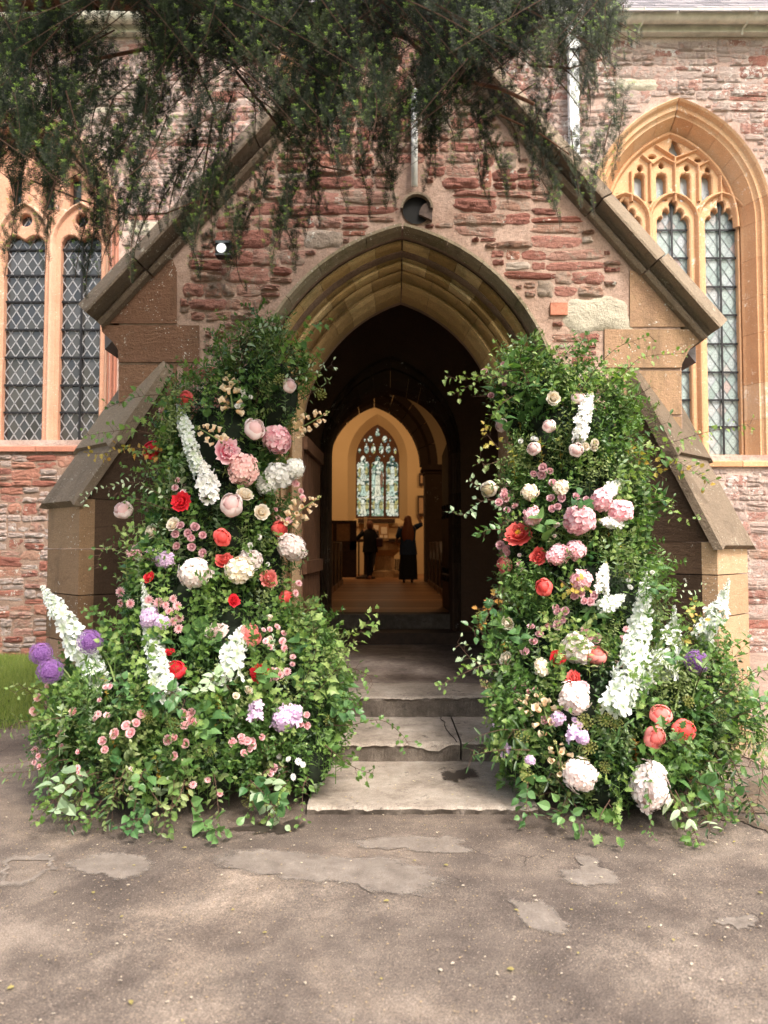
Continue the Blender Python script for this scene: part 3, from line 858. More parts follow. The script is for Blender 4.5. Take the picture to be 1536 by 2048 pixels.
# gable copings
def coping(p0, p1, n, side, parent, seed):
    r = random.Random(seed)
    d = (p1 - p0).normalized(); nrm = Vector((-d.z, 0, d.x)) if side < 0 else Vector((d.z, 0, -d.x))
    if nrm.z < 0: nrm = -nrm
    prof = [(.065, .5), (.065, -.03), (.05, -.055), (-.085, -.175), (-.105, -.175), (-.115, -.13), (-.125, -.05), (-.145, -.015), (-.16, -.05), (-.185, -.07), (-.21, -.05), (-.225, -.0), (-.24, .02), (-.24, .5)]
    Ltot = (p1 - p0).length
    ts = [0] + [(k + r.uniform(-.12, .12)) / n for k in range(1, n)] + [1]
    for k, (a, b) in enumerate(zip(ts, ts[1:])):
        V = []
        for t in (a + .003 / Ltot * 2, b - .003 / Ltot * 2):
            c = p0 + d * (Ltot * t)
            for u, y in prof:
                # the lowest end is cut plumb-ish
                V.append(c + nrm * (u + (0.012 if k == 0 else 0)) + Vector((0, y - (.01 if k % 2 == 0 else 0), 0)))
        m = len(prof)
        F = [(i, i + 1, m + i + 1, m + i) for i in range(m - 1)] + [tuple(range(m)), tuple(range(m, 2 * m))[::-1]]
        link('coping_stone', mesh('coping_stone', V, F), M['coping'], parent)
cl0, cl1 = P(172, 625, DF), P(803, -50, DF)
cr0, cr1 = P(1438, 655, DF), P(803, -60, DF)
coping(cl0, cl1, 6, -1, porch, 1)
coping(cr0, cr1, 6, 1, porch, 2)
# porch side walls and roof
for x0, x1 in ((XL, XL + .35), (XR - .35, XR)):
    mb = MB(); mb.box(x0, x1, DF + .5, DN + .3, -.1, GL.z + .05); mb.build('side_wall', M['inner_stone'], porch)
for p0, p1 in ((GL, GA), (GR, GA)):
    V = []
    for y in (DF + .35, DN + .3):
        for dz in (-.16, .02):
            for p in (p0, p1): V.append((p.x, y, p.z + dz))
    F = [(0, 1, 3, 2), (4, 6, 7, 5), (0, 4, 5, 1), (2, 3, 7, 6), (0, 2, 6, 4), (1, 5, 7, 3)]
    link('roof', mesh('roof', V, F), M['slate'], porch)
# upper clay vent with white pipe
vc = P(833, 412, DF)
mb = MB()
n = 14
V = []; F = []
for y in (DF - .07, DF + .25):
    for rr in (.138, .118):
        for k in range(n + 1):
            a = PI * k / n
            V.append((vc.x + rr * math.cos(a), y, vc.z - .045 + rr * 1.0 * math.sin(a)))
m = n + 1
for k in range(n):
    F += [(k, k + 1, m + k + 1, m + k), (k + 1, k, 2 * m + k, 2 * m + k + 1), (m + k, m + k + 1, 3 * m + k + 1, 3 * m + k)]
mb.add(V, F)
mb.build('vent_hood', M['coping'], porch)
mb = MB(); mb.lathe([(.0, 0), (.118, 0)], 20); me = mb.me('vent_recess')
link('vent_recess', me, M['black'], porch, (vc.x, DF - .012, vc.z - .045), (PI / 2, 0, 0), (1, 1, 1))  # flat black disc: shade inside the vent as colour
V = [(vc.x + .13, DF - .05, vc.z - .05), (vc.x + .13, DF - .05, vc.z - .13)] + [(vc.x + .13 - .10 * math.cos(k / 6 * PI / 2), DF - .05, vc.z - .13 + .105 * math.sin(k / 6 * PI / 2) - .0) for k in range(7)]
q = [(vc.x + .13, vc.z - .14), (vc.x + .13, vc.z + .02)] + [(vc.x + .13 - .11 * math.sin(k / 6 * PI / 2), vc.z + .02 - .11 * (1 - math.cos(k / 6 * PI / 2))) for k in range(1, 7)]
V, F = poly_prism(q, [], DF - .045, DF + .02); link('vent_tile', mesh('vent_tile', V, F), M['terracotta'], porch)
mb = MB(); p0, p1 = P(829, 180, DF - .06), P(829, 372, DF - .06)
mb.tube([p0, p1], .028, 12); mb.build('vent_pipe', M['white_pipe'], porch, True)

# diagonal buttresses
def buttress(corner, sx, L, W, z_tip, z_mid, z_top, Ltop, mats, name, label, courses):
    t = empty(name, (corner[0], corner[1], 0), label, 'buttress')
    d = Vector((sx * .7071, -.7071, 0)); v = Vector((sx * .7071, .7071, 0))
    c = Vector((corner[0], corner[1], 0))
    def pt(u, w_, z): return c + d * u + v * w_ + Vector((0, 0, z))
    mside, mend, mcop = mats
    Lb = -1.0   # runs back inside the porch corner
    # stages in courses of blocks
    zz = [0 - .1] + courses
    def prof_u(z):        # outer reach of the body at height z
        if z <= z_tip: return L
        return max(Lb + .2, L + (Ltop - L) * (z - z_tip) / (z_top - z_tip))
    allz = [q for q in zz if q < z_tip - .04] + [z_tip - .02]
    for a, b in zip(allz, allz[1:]):
        for (w0, w1) in ((-W / 2, W / 2),):
            mb = MB()
            g = .004
            V = [pt(u, w_, z) for u in (Lb, L - g) for w_ in (w0 + g * 0, w1) for z in (a + g, b - g)]
            mb.add(V, [(0, 1, 3, 2), (0, 4, 5, 1), (2, 3, 7, 6), (0, 2, 6, 4), (1, 5, 7, 3)])
            mb.build('course', mside, t)
            mb = MB()
            V = [pt(L, w_, z) for w_ in (w0, w1) for z in (a + g, b - g)] + [pt(L - .12, w_, z) for w_ in (w0 - .002, w1 + .002) for z in (a + g, b - g)]
            mb.add(V, [(0, 1, 3, 2), (4, 5, 1, 0), (2, 3, 7, 6), (0, 2, 6, 4), (1, 5, 7, 3)])
            mb.build('end_stone', mend, t)
    # wedge under the weathering
    mb = MB()
    V = [pt(u, w_, z) for w_ in (-W / 2, W / 2) for (u, z) in ((Lb, z_tip - .02), (L, z_tip - .02), (Ltop, z_top), (Lb, z_top))]
    mb.add(V, [(0, 1, 2, 3), (4, 7, 6, 5), (0, 4, 5, 1), (1, 5, 6, 2), (2, 6, 7, 3)])
    mb.build('core', mside, t)
    # weathering slabs: lower and upper with a lip between
    um = L + (Ltop - L) * (z_mid - z_tip) / (z_top - z_tip)
    for (u0, za, u1, zb, ov, lift) in ((L, z_tip, um, z_mid, .07, .0), (um, z_mid, Ltop, z_top, .05, .035)):
        dd = Vector((u1 - u0, zb - za)).normalized()
        nn = Vector((-dd.y, dd.x)) * (1 if dd.x > 0 else -1)
        nn = nn if nn.y > 0 else -nn
        s0 = Vector((u0, za)) - dd * ov; s1 = Vector((u1, zb)) + dd * .02
        wv = W / 2 + .035
        rows = [s0 + nn * (-.05), s0 + nn * (.03 + lift), s1 + nn * (.03 + lift), s1 + nn * (-.05)]
        V = [pt(q.x, w_, q.y) for w_ in (-wv, -wv + .05, wv - .05, wv) for q in rows]
        for k in (1, 2): V[k] = V[k] - Vector((0, 0, .035)) ; V[12 + k] = V[12 + k] - Vector((0, 0, .035))
        F = []
        for j in range(3):
            for i in range(4):
                i2 = (i + 1) % 4
                F.append((j * 4 + i, j * 4 + i2, (j + 1) * 4 + i2, (j + 1) * 4 + i))
        F += [(0, 1, 2, 3), (12, 15, 14, 13)]
        mb = MB(); mb.add(V, F); mb.build('weathering_slab', mcop, t)
    return t
zL = lambda py, D=5.95: P(768, py, D).z
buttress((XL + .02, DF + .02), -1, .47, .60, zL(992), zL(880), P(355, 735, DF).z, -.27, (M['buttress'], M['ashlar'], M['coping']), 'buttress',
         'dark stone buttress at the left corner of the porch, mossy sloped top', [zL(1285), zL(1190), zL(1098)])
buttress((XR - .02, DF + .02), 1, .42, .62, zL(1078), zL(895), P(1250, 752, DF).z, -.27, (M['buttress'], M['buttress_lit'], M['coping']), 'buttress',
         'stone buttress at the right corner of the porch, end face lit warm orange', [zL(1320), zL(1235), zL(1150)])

# inner wall of the porch with the church doorway
inner = empty('inner_doorway', (0.1, DT, .374), 'shadowed inner wall and moulded doorway at the back of the porch', 'doorway')
XI = P(781, 900, DT).x
ZI = P(781, 905, DT).z
AI, RI = 123 * DT / FPX, P(781, 773, DT).z - ZI
AO, RO = 140 * DT / FPX, P(781, 712, DT).z - ZI
op = []
for k in range(33):
    q = arch_pt(AO * .8 + AI * .2, RO * .8 + RI * .2, -1 + 2 * k / 32); op.append((XI + q[0], ZI + q[1]))
ow = AO * .8 + AI * .2
outer = [(XL, 0), (XL, 7), (XR, 7), (XR, 0), (XI + ow, 0)] + op[::-1] + [(XI - ow, 0)]
V, F = poly_prism(outer, [], DT, DT + .5)
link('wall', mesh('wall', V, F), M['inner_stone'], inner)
PR2 = [(0, .05), (0, -.03), (.12, -.045), (.2, .0), (.35, .03), (.45, .0), (.55, .03), (.7, .1), (.85, .1), (1, .16), (1, .55)]
arch_ring(inner, PR2, AO, RO, AI, RI, XI, ZI, DT, .37, M['buttress'], 6, 5, seed=9)

# ------------------------------------------------------------------ nave wall
nave = empty('church_nave', (0, DN, 0), 'tall red rubble nave wall with traceried orange stone windows behind the porch', 'church')
WZ_TOP = P(1300, 66, DN - .05).z
RWX, RWZS = P(1350, 440, DN).x + .03, P(1350, 440, DN).z
RA_O, RR_O = 186 * DN / FPX, P(1360, 200, DN).z - RWZS
RA_I, RR_I = 140 * (DN + .25) / FPX, P(1354, 266, DN + .25).z - RWZS
RWC = P(1358, 440, DN).x
LWC = P(42, 450, DN).x; LWZS = P(42, 455, DN).z
LA_O, LR_O = 200 * DN / FPX, 1.55
LA_I, LR_I = 160 * (DN + .25) / FPX, 1.30
ZSILL_R, ZSILL_L = P(1400, 910, DN).z, P(100, 880, DN).z
def win_hole(xc, zs, a, r_, zb):
    pts = [(xc + arch_pt(a, r_, -1 + 2 * k / 28)[0], zs + arch_pt(a, r_, -1 + 2 * k / 28)[1]) for k in range(29)]
    return [(xc - a, zb)] + pts + [(xc + a, zb)]
hR = win_hole(RWC, RWZS, RA_O * .92, RR_O * .92, ZSILL_R)
hL = win_hole(LWC, LWZS, LA_O * .92, LR_O * .92, ZSILL_L)
XRE = 7.5
# the porch opens through the nave wall: leave that out as part of the outline
outer = [(-8.5, -.3), (-8.5, WZ_TOP), (XRE, WZ_TOP), (XRE, -.3), (XR - .2, -.3), (XR - .2, GL.z - .3), (GA.x, GA.z - .6), (XL + .2, GL.z - .3), (XL + .2, -.3)]
V, F = poly_prism(outer, [hR, hL], DN, DN + .6)
link('mortar_wall', mesh('mortar_wall', V, F), M['mortar_far'], nave)
PORCH_SIL = [(100, 1400), (100, 990), (240, 850), (240, 660), (175, 625), (803, -40), (1440, 655), (1365, 740), (1365, 850), (1490, 1030), (1480, 1400)]
def in_poly(x, y, poly):
    c = False
    for i in range(len(poly)):
        (x1, y1), (x2, y2) = poly[i - 1], poly[i]
        if (y1 > y) != (y2 > y) and x < (x2 - x1) * (y - y1) / (y2 - y1) + x1: c = not c
    return c
def in_arch(x, z, xc, zs, a, r_, zb):
    if z < zb: return False
    dx = abs(x - xc)
    if z < zs: return dx < a
    Rr = (a * a + r_ * r_) / (2 * a)
    return math.hypot(dx - (a - Rr), z - zs) < Rr
def in_nave(x, z):
    px, py = proj((x, DN, z))
    if px < -260 or px > 1820 or py < -20 or py > 1420: return False
    if in_poly(px, py, PORCH_SIL) and in_poly(px + 25, py, PORCH_SIL) and in_poly(px - 25, py, PORCH_SIL): return False
    if in_arch(x, z, RWC, RWZS, RA_O + .02, RR_O + .02, ZSILL_R - .14): return False
    if in_arch(x, z, LWC, LWZS, LA_O + .02, LR_O + .02, ZSILL_L - .12): return False
    return z < WZ_TOP - .03
lst = rubble(in_nave, -6.5, 7.4, .1, WZ_TOP, DN, (.09, .23), (.20, .70), .016, .04, 11)
print('nave stones', len(lst))
low = []
far_ = []
for s in lst:
    px, py = proj((s[0], DN, s[1]))
    if (px < 400 and py > 860): low.append((*s[:4], M['rubble_low'] if R() < .8 else M['rubble']))
    else:
        r_ = R()
        far_.append((*s[:4], M['rubble_far'] if r_ < .86 else M['cream_stone'] if r_ < .91 else M['rubble']))
def keyf(s): return -s[2] * s[3]
lay_stones(low + far_, DN + .004, [(M['rubble_far'], 1)], nave, (.015, .05), 300, 8)
mb = MB(); mb.box(-8.4, XL - .0, DN - .004, DN + .1, -.2, P(100, 905, DN).z); mb.build('lower_bedding', M['mortar_low'], nave)

PRW = [(0, .05), (0, -.06), (.05, -.08), (.14, -.06), (.22, -.01), (.26, .0), (.30, -.005), (.42, .0), (.47, .03), (.55, .05), (.62, .05), (.66, .08), (.8, .17), (.9, .22), (1.0, .25), (1.0, .4)]
arch_ring(nave, PRW, RA_O, RR_O, RA_I, RR_I, RWC, RWZS, DN, ZSILL_R, M['ham'], 6, 6, seed=21)
arch_ring(nave, PRW, LA_O, LR_O, LA_I, LR_I, LWC, LWZS, DN, ZSILL_L, M['ham_pink'], 6, 4, seed=22, jmat=M['ham_red'])
for xc, a, zb, mt in ((RWC, RA_O, ZSILL_R, M['ham']), (LWC, LA_O, ZSILL_L, M['ham_red'])):
    nsl = 5
    for k in range(nsl):
        x0, x1 = xc - a - .05 + (2 * a + .1) * k / nsl + .004, xc - a - .05 + (2 * a + .1) * (k + 1) / nsl - .004
        V = [(x, y, z) for x in (x0, x1) for (y, z) in ((DN - .05, zb - .15), (DN - .05, zb - .09), (DN + .3, zb + .03), (DN + .3, zb - .15))]
        link('sill_stone', mesh('sill_stone', V, [(0, 1, 2, 3), (4, 7, 6, 5), (0, 4, 5, 1), (1, 5, 6, 2), (2, 6, 7, 3), (0, 3, 7, 4)]), mt, nave)

# tracery
DG = DN + .25
def light_hole(cx, hw, zb, zs, H):
    half = [(1, 0), (.985, .12), (.9, .24), (.74, .30), (.60, .24), (.66, .40), (.62, .56), (.47, .66), (.30, .62), (.20, .50), (.21, .68), (.26, .82), (.20, .96), (.09, 1.03), (0, 1.10)]
    pts = [(cx + hw, zb)] + [(cx + a * hw, zs + b * H) for a, b in half] + [(cx - a * hw, zs + b * H) for a, b in half[-2::-1]] + [(cx - hw, zb)]
    return pts
def ell(cx, cz, rx, rz, n=12, lob=0, ph=0):
    return [(cx + rx * (1 + lob * math.cos(3 * a + ph)) * math.cos(a), cz + rz * (1 + lob * math.cos(3 * a + ph)) * math.sin(a)) for a in [2 * PI * k / n for k in range(n)]]
def small_light(cx, hw, zb, zt):
    return [(cx + hw, zb), (cx + hw, zt - hw * .9), (cx + hw * .75, zt - hw * .25), (cx + hw * .35, zt - hw * .2), (cx, zt), (cx - hw * .35, zt - hw * .2), (cx - hw * .75, zt - hw * .25), (cx - hw, zt - hw * .9), (cx - hw, zb)]
def rib(mb, pts, y, wd, dp):
    """ridge-shaped moulding along a line in the window plane"""
    pts = [Vector((p[0], p[1])) for p in pts]
    V = []; F = []
    for i, p in enumerate(pts):
        t = (pts[min(i + 1, len(pts) - 1)] - pts[max(i - 1, 0)]).normalized()
        nn = Vector((-t.y, t.x))
        for (o_, d_) in ((-wd, 0.01), (-wd * .45, -dp * .75), (-wd * .2, -dp), (wd * .2, -dp), (wd * .45, -dp * .75), (wd, 0.01)):
            q = p + nn * o_
            V.append((q.x, y + d_, q.y))
    for i in range(len(pts) - 1):
        for k in range(5):
            F.append((i * 6 + k, i * 6 + k + 1, (i + 1) * 6 + k + 1, (i + 1) * 6 + k))
    mb.add(V, F)
def warch(cx, a, zs, r_, n=12, t0=-1, t1=1):
    return [(cx + arch_pt(a, r_, t0 + (t1 - t0) * k / n)[0], zs + arch_pt(a, r_, t0 + (t1 - t0) * k / n)[1]) for k in range(n + 1)]
def make_window(xc, zs, a, r_, zb, cents, hw, lz, lH, smalls, eyes, label, gm, lm, dia, barz, fixed=None, name='window'):
    """tracery slab is the part; panes, leads, bars are its sub-parts"""
    out = [(xc - a, zb)] + [(xc + arch_pt(a, r_, -1 + 2 * k / 30)[0], zs + arch_pt(a, r_, -1 + 2 * k / 30)[1]) for k in range(31)] + [(xc + a, zb)]
    holes = [light_hole(c, hw, zb + .015, lz, lH) for c in cents] + smalls + eyes
    V, F = poly_prism(out, holes, DG, DG + .16, chamfer=.016)
    hm = M['ham_pink'] if gm is M['glass_dark'] else M['ham']
    o = link(name, mesh(name, V, F), hm, nave)
    o['label'] = label
    mb = MB()
    gapw = (cents[1] - cents[0]) / 2
    for c in cents:
        rib(mb, warch(c, gapw, lz + .02, lH * 1.25), DG, .035, .055)
    for k, c in enumerate(cents[:-1]):
        rib(mb, [(c + gapw, zb), (c + gapw, lz + .05)], DG, .05, .07)
    for c in [cents[0] - gapw, cents[-1] + gapw]:
        rib(mb, [(c, zb), (c, lz + .1)], DG, .04, .05)
    rib(mb, warch(xc, a - .03, zs, r_ - .03, 30), DG, .045, .06)
    for q in (fixed or []): rib(mb, q, DG, .028, .05)
    b = mb.build('mullions', hm, None, False); b.parent = o
    # panes
    pw, ph = dia
    pmesh = mesh('pane', [(-.5, 0, 0), (0, 0, -.5), (.5, 0, 0), (0, 0, .5)], [(0, 1, 2, 3)])
    pmesh.materials.append(gm)
    yg = DG + .10
    lead = MB()
    cnt = 0
    for c in cents:
        nx = int(hw * 2 / pw) + 1
        ztop = lz + lH * 1.1
        k = 0
        z = zb
        while z < ztop + ph / 2:
            off = (k % 2) * .5
            for i in range(-nx, nx + 1):
                x = c + (i + off) * pw
                if abs(x - c) < hw + pw * .35:
                    pp = proj((x, yg, z))
                    if pp[0] < -30 or pp[0] > 1570 or cnt > 297 or (in_poly(pp[0], pp[1], PORCH_SIL) and in_poly(pp[0] + (95 if xc > 0 else -95), pp[1], PORCH_SIL)): continue
                    p_ = bpy.data.objects.new('pane', pmesh); COL.objects.link(p_)
                    p_.parent = o; p_.location = (x, yg, z); p_.scale = (pw, 1, ph)
                    p_.rotation_euler = (U(-.035, .035), 0, U(-.035, .035)); cnt += 1
            z += ph / 2; k += 1
        # leads
        sl = ph / pw
        H = ztop - zb
        for sg in (-1, 1):
            kk = int((hw * 2 + H / sl) / pw) + 2
            for i in range(-kk, kk + 1):
                x0 = c + (i + .5 ) * pw
                # line x = x0 + sg*(z-zb)/sl ; clip to light
                za = zb; zc = ztop
                xs = [(c - hw - .01 - x0) * sg * sl + zb, (c + hw + .01 - x0) * sg * sl + zb]
                za = max(za, min(xs)); zc = min(zc, max(xs))
                if zc - za < .02: continue
                xa = x0 + sg * (za - zb) / sl; xb_ = x0 + sg * (zc - zb) / sl
                d = Vector((xb_ - xa, zc - za)).normalized(); nn = Vector((-d.y, d.x)) * lm[1]
                V = [(xa - nn.x, yg - .006, za - nn.y), (xa + nn.x, yg - .006, za + nn.y), (xb_ + nn.x, yg - .006, zc + nn.y), (xb_ - nn.x, yg - .006, zc - nn.y)]
                V += [(v[0], yg - .001, v[2]) for v in V]
                lead.add(V, [(0, 1, 2, 3), (0, 4, 5, 1), (2, 6, 7, 3), (1, 5, 6, 2), (3, 7, 4, 0)])
    l = lead.build('lead_lattice', lm[0]); l.parent = o
    bar = MB()
    for c in cents:
        for z in barz:
            bar.box(c - hw - .02, c + hw + .02, yg - .035, yg - .018, z - .011, z + .011)
    b = bar.build('saddle_bars', M['iron']); b.parent = o
    vb = MB()
    for k_, c in enumerate(cents):
        if lm[0] is M['lead_dark'] or k_ > 1:
            vb.box(c - .012, c + .012, yg - .05, yg - .034, zb, lz + lH * .9)
    if vb.V:
        b = vb.build('stanchion', M['iron']); b.parent = o
    # glass of the upper openings
    gb = MB()
    gb.add([(xc - a, yg + .03, lz + lH * .8), (xc + a, yg + .03, lz + lH * .8), (xc + a * .7, yg + .03, zs + r_), (xc - a * .7, yg + .03, zs + r_)], [(0, 1, 2, 3)])
    b = gb.build('upper_glass', M['glass_dark'] if gm is M['glass_dark'] else M['glass_sky']); b.parent = o
    # black panel added in place of the unlit church interior
    bb = MB(); bb.box(xc - a - .2, xc + a + .2, yg + .3, yg + .32, zb - .2, zs + r_ + .2); b = bb.build('blackout', M['black']); b.parent = o
    return o
gs = NT('pale sky coloured glass'); M['glass_sky'] = gs.done(gs.bsdf((0.42, 0.48, 0.52), 0.1, spec=0.6))
fx = lambda px, py=600: P(px, py, DG).x
fz = lambda py: P(1350, py, DG).z
cR = [fx(1252), fx(1349), fx(1446)]
sm = [small_light(fx(cx, 380), .066, fz(402), fz(346)) for cx in (1279, 1323, 1371, 1414)]
ey = [ell(fx(cx, 340), fz(cy), .035, .045, 10) for cx, cy in ((1280, 337), (1323, 331), (1374, 336), (1416, 340))]
ey += [ell(fx(1350, 300), fz(298), .075, .12, 18, .28, PI / 2), ell(fx(1304, 300), fz(314), .05, .028, 8), ell(fx(1396, 300), fz(320), .05, .028, 8),
       ell(fx(1236, 380), fz(395), .03, .06, 6), ell(fx(1462, 380), fz(388), .04, .06, 6)]
fixed = [[(fx(1300, 380), fz(405)), (fx(1300, 380), fz(330))], [(fx(1349, 380), fz(405)), (fx(1349, 380), fz(318))], [(fx(1396, 380), fz(405)), (fx(1396, 380), fz(333))],
         [(fx(1262, 380), fz(405)), (fx(1262, 380), fz(345))], [(fx(1440, 380), fz(405)), (fx(1440, 380), fz(345))],
         [(fx(1310, 300), fz(292)), (fx(1349, 300), fz(318)), (fx(1398, 300), fz(300))],
         [(fx(1282, 300), fz(312)), (fx(1303, 300), fz(330)), (fx(1323, 300), fz(316)), (fx(1349, 300), fz(330))],
         [(fx(1349, 300), fz(330)), (fx(1372, 300), fz(318)), (fx(1396, 300), fz(334)), (fx(1418, 300), fz(322)), (fx(1440, 300), fz(345))]]
make_window(RWC - .02, RWZS, RA_I, RR_I, ZSILL_R + .02, cR, 33 * DG / FPX, fz(446), fz(402) - fz(446), sm, ey,
            'traceried orange stone window with pale greenish leaded glass, right of the porch', M['glass_pale'], (M['lead_dark'], .0042), (.140, .205),
            [fz(v) for v in (456, 512, 570, 627, 685, 742, 798, 852)], fixed)
cL = [fx(-68, 700), fx(45, 700), fx(158, 700)]
smL = [small_light(fx(cx, 400), .075, fz(418), fz(352)) for cx in (-60, -20, 30, 95, 150)]
eyL = [ell(cL[k] + .0, fz(440) , .085, .085, 14) for k in (0, 1, 2)]
def lightL():
    pass
_lh = light_hole
def light_hole(cx, hw, zb, zs, H):                     # left window: plain trefoil heads below round eyes
    half = [(1, 0), (.97, .3), (.85, .55), (.62, .70), (.35, .66), (.12, .50), (0, .44)]
    return [(cx + hw, zb)] + [(cx + a * hw, zs + b * H * .55) for a, b in half] + [(cx - a * hw, zs + b * H * .55) for a, b in half[-2::-1]] + [(cx - hw, zb)]
make_window(LWC, LWZS, LA_I, LR_I, ZSILL_L + .02, cL, 41 * DG / FPX, fz(497), fz(428) - fz(497), smL, eyL,
            'tall leaded window with dark glass and pale lead lattice, left of the porch', M['glass_dark'], (M['lead_light'], .0062), (.135, .205),
            [fz(v) for v in (495, 547, 600, 656, 712, 768, 823)], [])
# eaves: gutter, fascia, slates
gz = P(1350, 30, 9.45).z
for k, (x0, x1) in enumerate(((2.45, 3.28), (3.29, 5.0), (5.01, 6.2), (-6.5, 2.44))):
    V = []; F = []
    n = 9
    for x in (x0, x1):
        for i in range(n + 1):
            a = PI * i / n
            V.append((x, 9.50 - .095 * math.cos(a), gz + .06 - .13 * math.sin(a)))
    for i in range(n): F.append((i, i + 1, n + 1 + i + 1, n + 1 + i))
    link('gutter', mesh('gutter', V, F, True), M['gutter'], nave)
mb = MB(); mb.box(-6.5, 6.2, 9.60, 9.72, WZ_TOP - .02, gz + .08); mb.build('fascia', M['gutter'], nave)
for x in (3.29, 4.62):
    mb = MB(); mb.tube([(x, 9.405, gz + .07), (x, 9.42, gz - .01), (x - .005, 9.50, gz - .075), (x - .02, 9.58, gz - .10), (x - .02, 9.60, gz - .16)], .013, 6); mb.build('gutter_bracket', M['gutter'], nave)
slm = mesh('slate', [(-.5, -.5, .0), (.5, -.5, .0), (.5, .5, 0), (-.5, .5, 0), (-.5, -.5, .012), (.5, -.5, .012), (.5, .5, .006), (-.5, .5, .006)],
           [(4, 5, 6, 7), (0, 1, 5, 4), (1, 2, 6, 5), (3, 0, 4, 7)])
slm.materials.append(M['slate'])
pitch = math.radians(42)
for r_ in range(7):
    for c in range(13):
        x = 1.9 + c * .33 + (r_ % 2) * .16
        s_ = r_ * .17
        o = bpy.data.objects.new('slate', slm); COL.objects.link(o); wpar(o, nave)
        o.location = (x + U(-.004, .004), 9.50 + s_ * math.cos(pitch), gz + .10 + s_ * math.sin(pitch))
        o.rotation_euler = (pitch - .03 + U(-.01, .01), 0, U(-.01, .01)); o.scale = (.322, .34, 1)
mb = MB(); V = [(-7, 9.48, gz + .06), (6.3, 9.48, gz + .06), (6.3, 12.5, gz + .06 + 3.02 * math.tan(pitch)), (-7, 12.5, gz + .06 + 3.02 * math.tan(pitch))]
mb.add(V, [(0, 1, 2, 3)]); mb.build('roof', M['slate'], nave)
# downpipe
dp = empty('downpipe', (2.4, 9.55, 0), 'white square downpipe with hopper running down the nave wall beside the right window', 'downpipe')
x0, x1 = P(1141, 300, 9.5).x, P(1160, 300, 9.5).x
mb = MB(); mb.box(x0, x1, 9.50, 9.62, 3.2, P(1150, 100, 9.5).z); mb.build('pipe', M['white_pipe'], dp)
mb = MB()
zt, zb_ = P(1150, 36, 9.5).z, P(1150, 100, 9.5).z
V = [(x, y, z) for (z, e) in ((zt, .07), (zt - .14, .07), (zt - .2, .04), (zb_, .0)) for (x, y) in ((x0 - e, 9.46 - e * .3), (x1 + e, 9.46 - e * .3), (x1 + e, 9.64), (x0 - e, 9.64))]
F = [(k * 4 + i, k * 4 + (i + 1) % 4, (k + 1) * 4 + (i + 1) % 4, (k + 1) * 4 + i) for k in range(3) for i in range(4)] + [(0, 3, 2, 1)]
mb.add(V, F); mb.build('hopper', M['white_pipe'], dp)
# orange ashlar strip high on the nave above the porch
for k, (y0, y1) in enumerate(((20, 70), (72, 124), (126, 205))):
    block(556 + 6 * (k % 2), y0, 596, y1, M['ham'], D=DN, proud=.02, parent=nave)

# floodlight on the gable
fl = empty('floodlight', P(445, 500, DF - .2), 'lit square floodlight fixed on the porch wall left of the arch', 'floodlight')
c = P(446, 500, DF - .16)
mb = MB(); mb.box(c.x - .055, c.x + .07, DF - .20, DF - .10, c.z - .06, c.z + .06); mb.build('housing', M['black'], fl)
mb = MB(); mb.box(c.x - .01, c.x + .03, DF - .10, DF + .02, c.z - .02, c.z + .02); mb.build('bracket', M['black'], fl)
mb = MB(); mb.box(c.x - .055, c.x + .07, DF - .215, DF - .20, c.z + .045, c.z + .06); mb.box(c.x - .055, c.x + .07, DF - .215, DF - .20, c.z - .06, c.z - .048); mb.build('visor', M['lead_dark'], fl)
em = NT('floodlight lens'); _x = em.n('VectorMath', {0: em.objc()}, out=1, operation='LENGTH')
M['lens'] = em.done(em.n('Emission', {'Color': (1, 1, .95), 'Strength': em.math('ADD', em.math('MULTIPLY', em.step(_x, .034, .004), 24.0), .35)}))
mb = MB(); mb.lathe([(0, 0), (.012, 0), (.024, 0), (.042, 0)], 20); link('lens', mb.me('lens'), M['lens'], fl, (c.x - .005, DF - .204, c.z), (PI / 2, 0, 0))

# ------------------------------------------------------------------ church interior
ZF = .704
def plaster_mat():
    t = NT('cream plaster'); p = t.pos(); n = t.noise(p, 1.2, 4, 0.6)
    return t.done(t.bsdf(t.mix(n, (0.50, 0.36, 0.20), (0.62, 0.46, 0.27)), 0.9, spec=0.1))
M['plaster'] = plaster_mat()
def board_mat():
    t = NT('worn floorboards'); p = t.pos()
    x = t.n('SeparateXYZ', {0: p}, out=None)
    k = t.math('FLOOR', t.math('DIVIDE', x.outputs[1], 0.30))
    rn = t.n('TexWhiteNoise', {'W': k}, out=0, noise_dimensions='1D')
    g = t.noise(t.map(p, (2, 22, 2)), 2, 5, 0.7)
    fr = t.math('FRACT', t.math('DIVIDE', x.outputs[1], 0.30))
    c = t.ramp(t.math('ADD', t.math('MULTIPLY', rn, .4), t.math('MULTIPLY', g, .6)), [(0.25, (0.14, 0.06, 0.025)), (0.55, (0.30, 0.14, 0.06)), (0.8, (0.46, 0.25, 0.12))])
    c = t.mix(t.math('LESS_THAN', fr, .05), c, (0.02, 0.01, 0.006))
    return t.done(t.bsdf(c, 0.45, t.bump(g, .2, .01)))
M['boards'] = board_mat()
mb = MB(); mb.add([(-9, 10.55, ZF), (9, 10.55, ZF), (9, 25.2, ZF), (-9, 25.2, ZF)], [(0, 1, 2, 3)])
o = mb.build('church_floor', M['boards']); tag(o, kind='structure')
int_ = empty('church_interior', (0, 25, ZF), 'warm lit plaster wall inside the church around the stained glass window', 'church interior')
DE = 25.0
WX = P(755, 950, DE).x
ZW0, ZWS, ZWA = P(755, 1036, DE).z, P(755, 915, DE).z, P(755, 848, DE).z
AW = 43 * DE / FPX
reveal = win_hole(WX - 0, P(755, 920, DE).z, 60 * DE / FPX, P(755, 828, DE).z - P(755, 920, DE).z, P(755, 1048, DE).z)
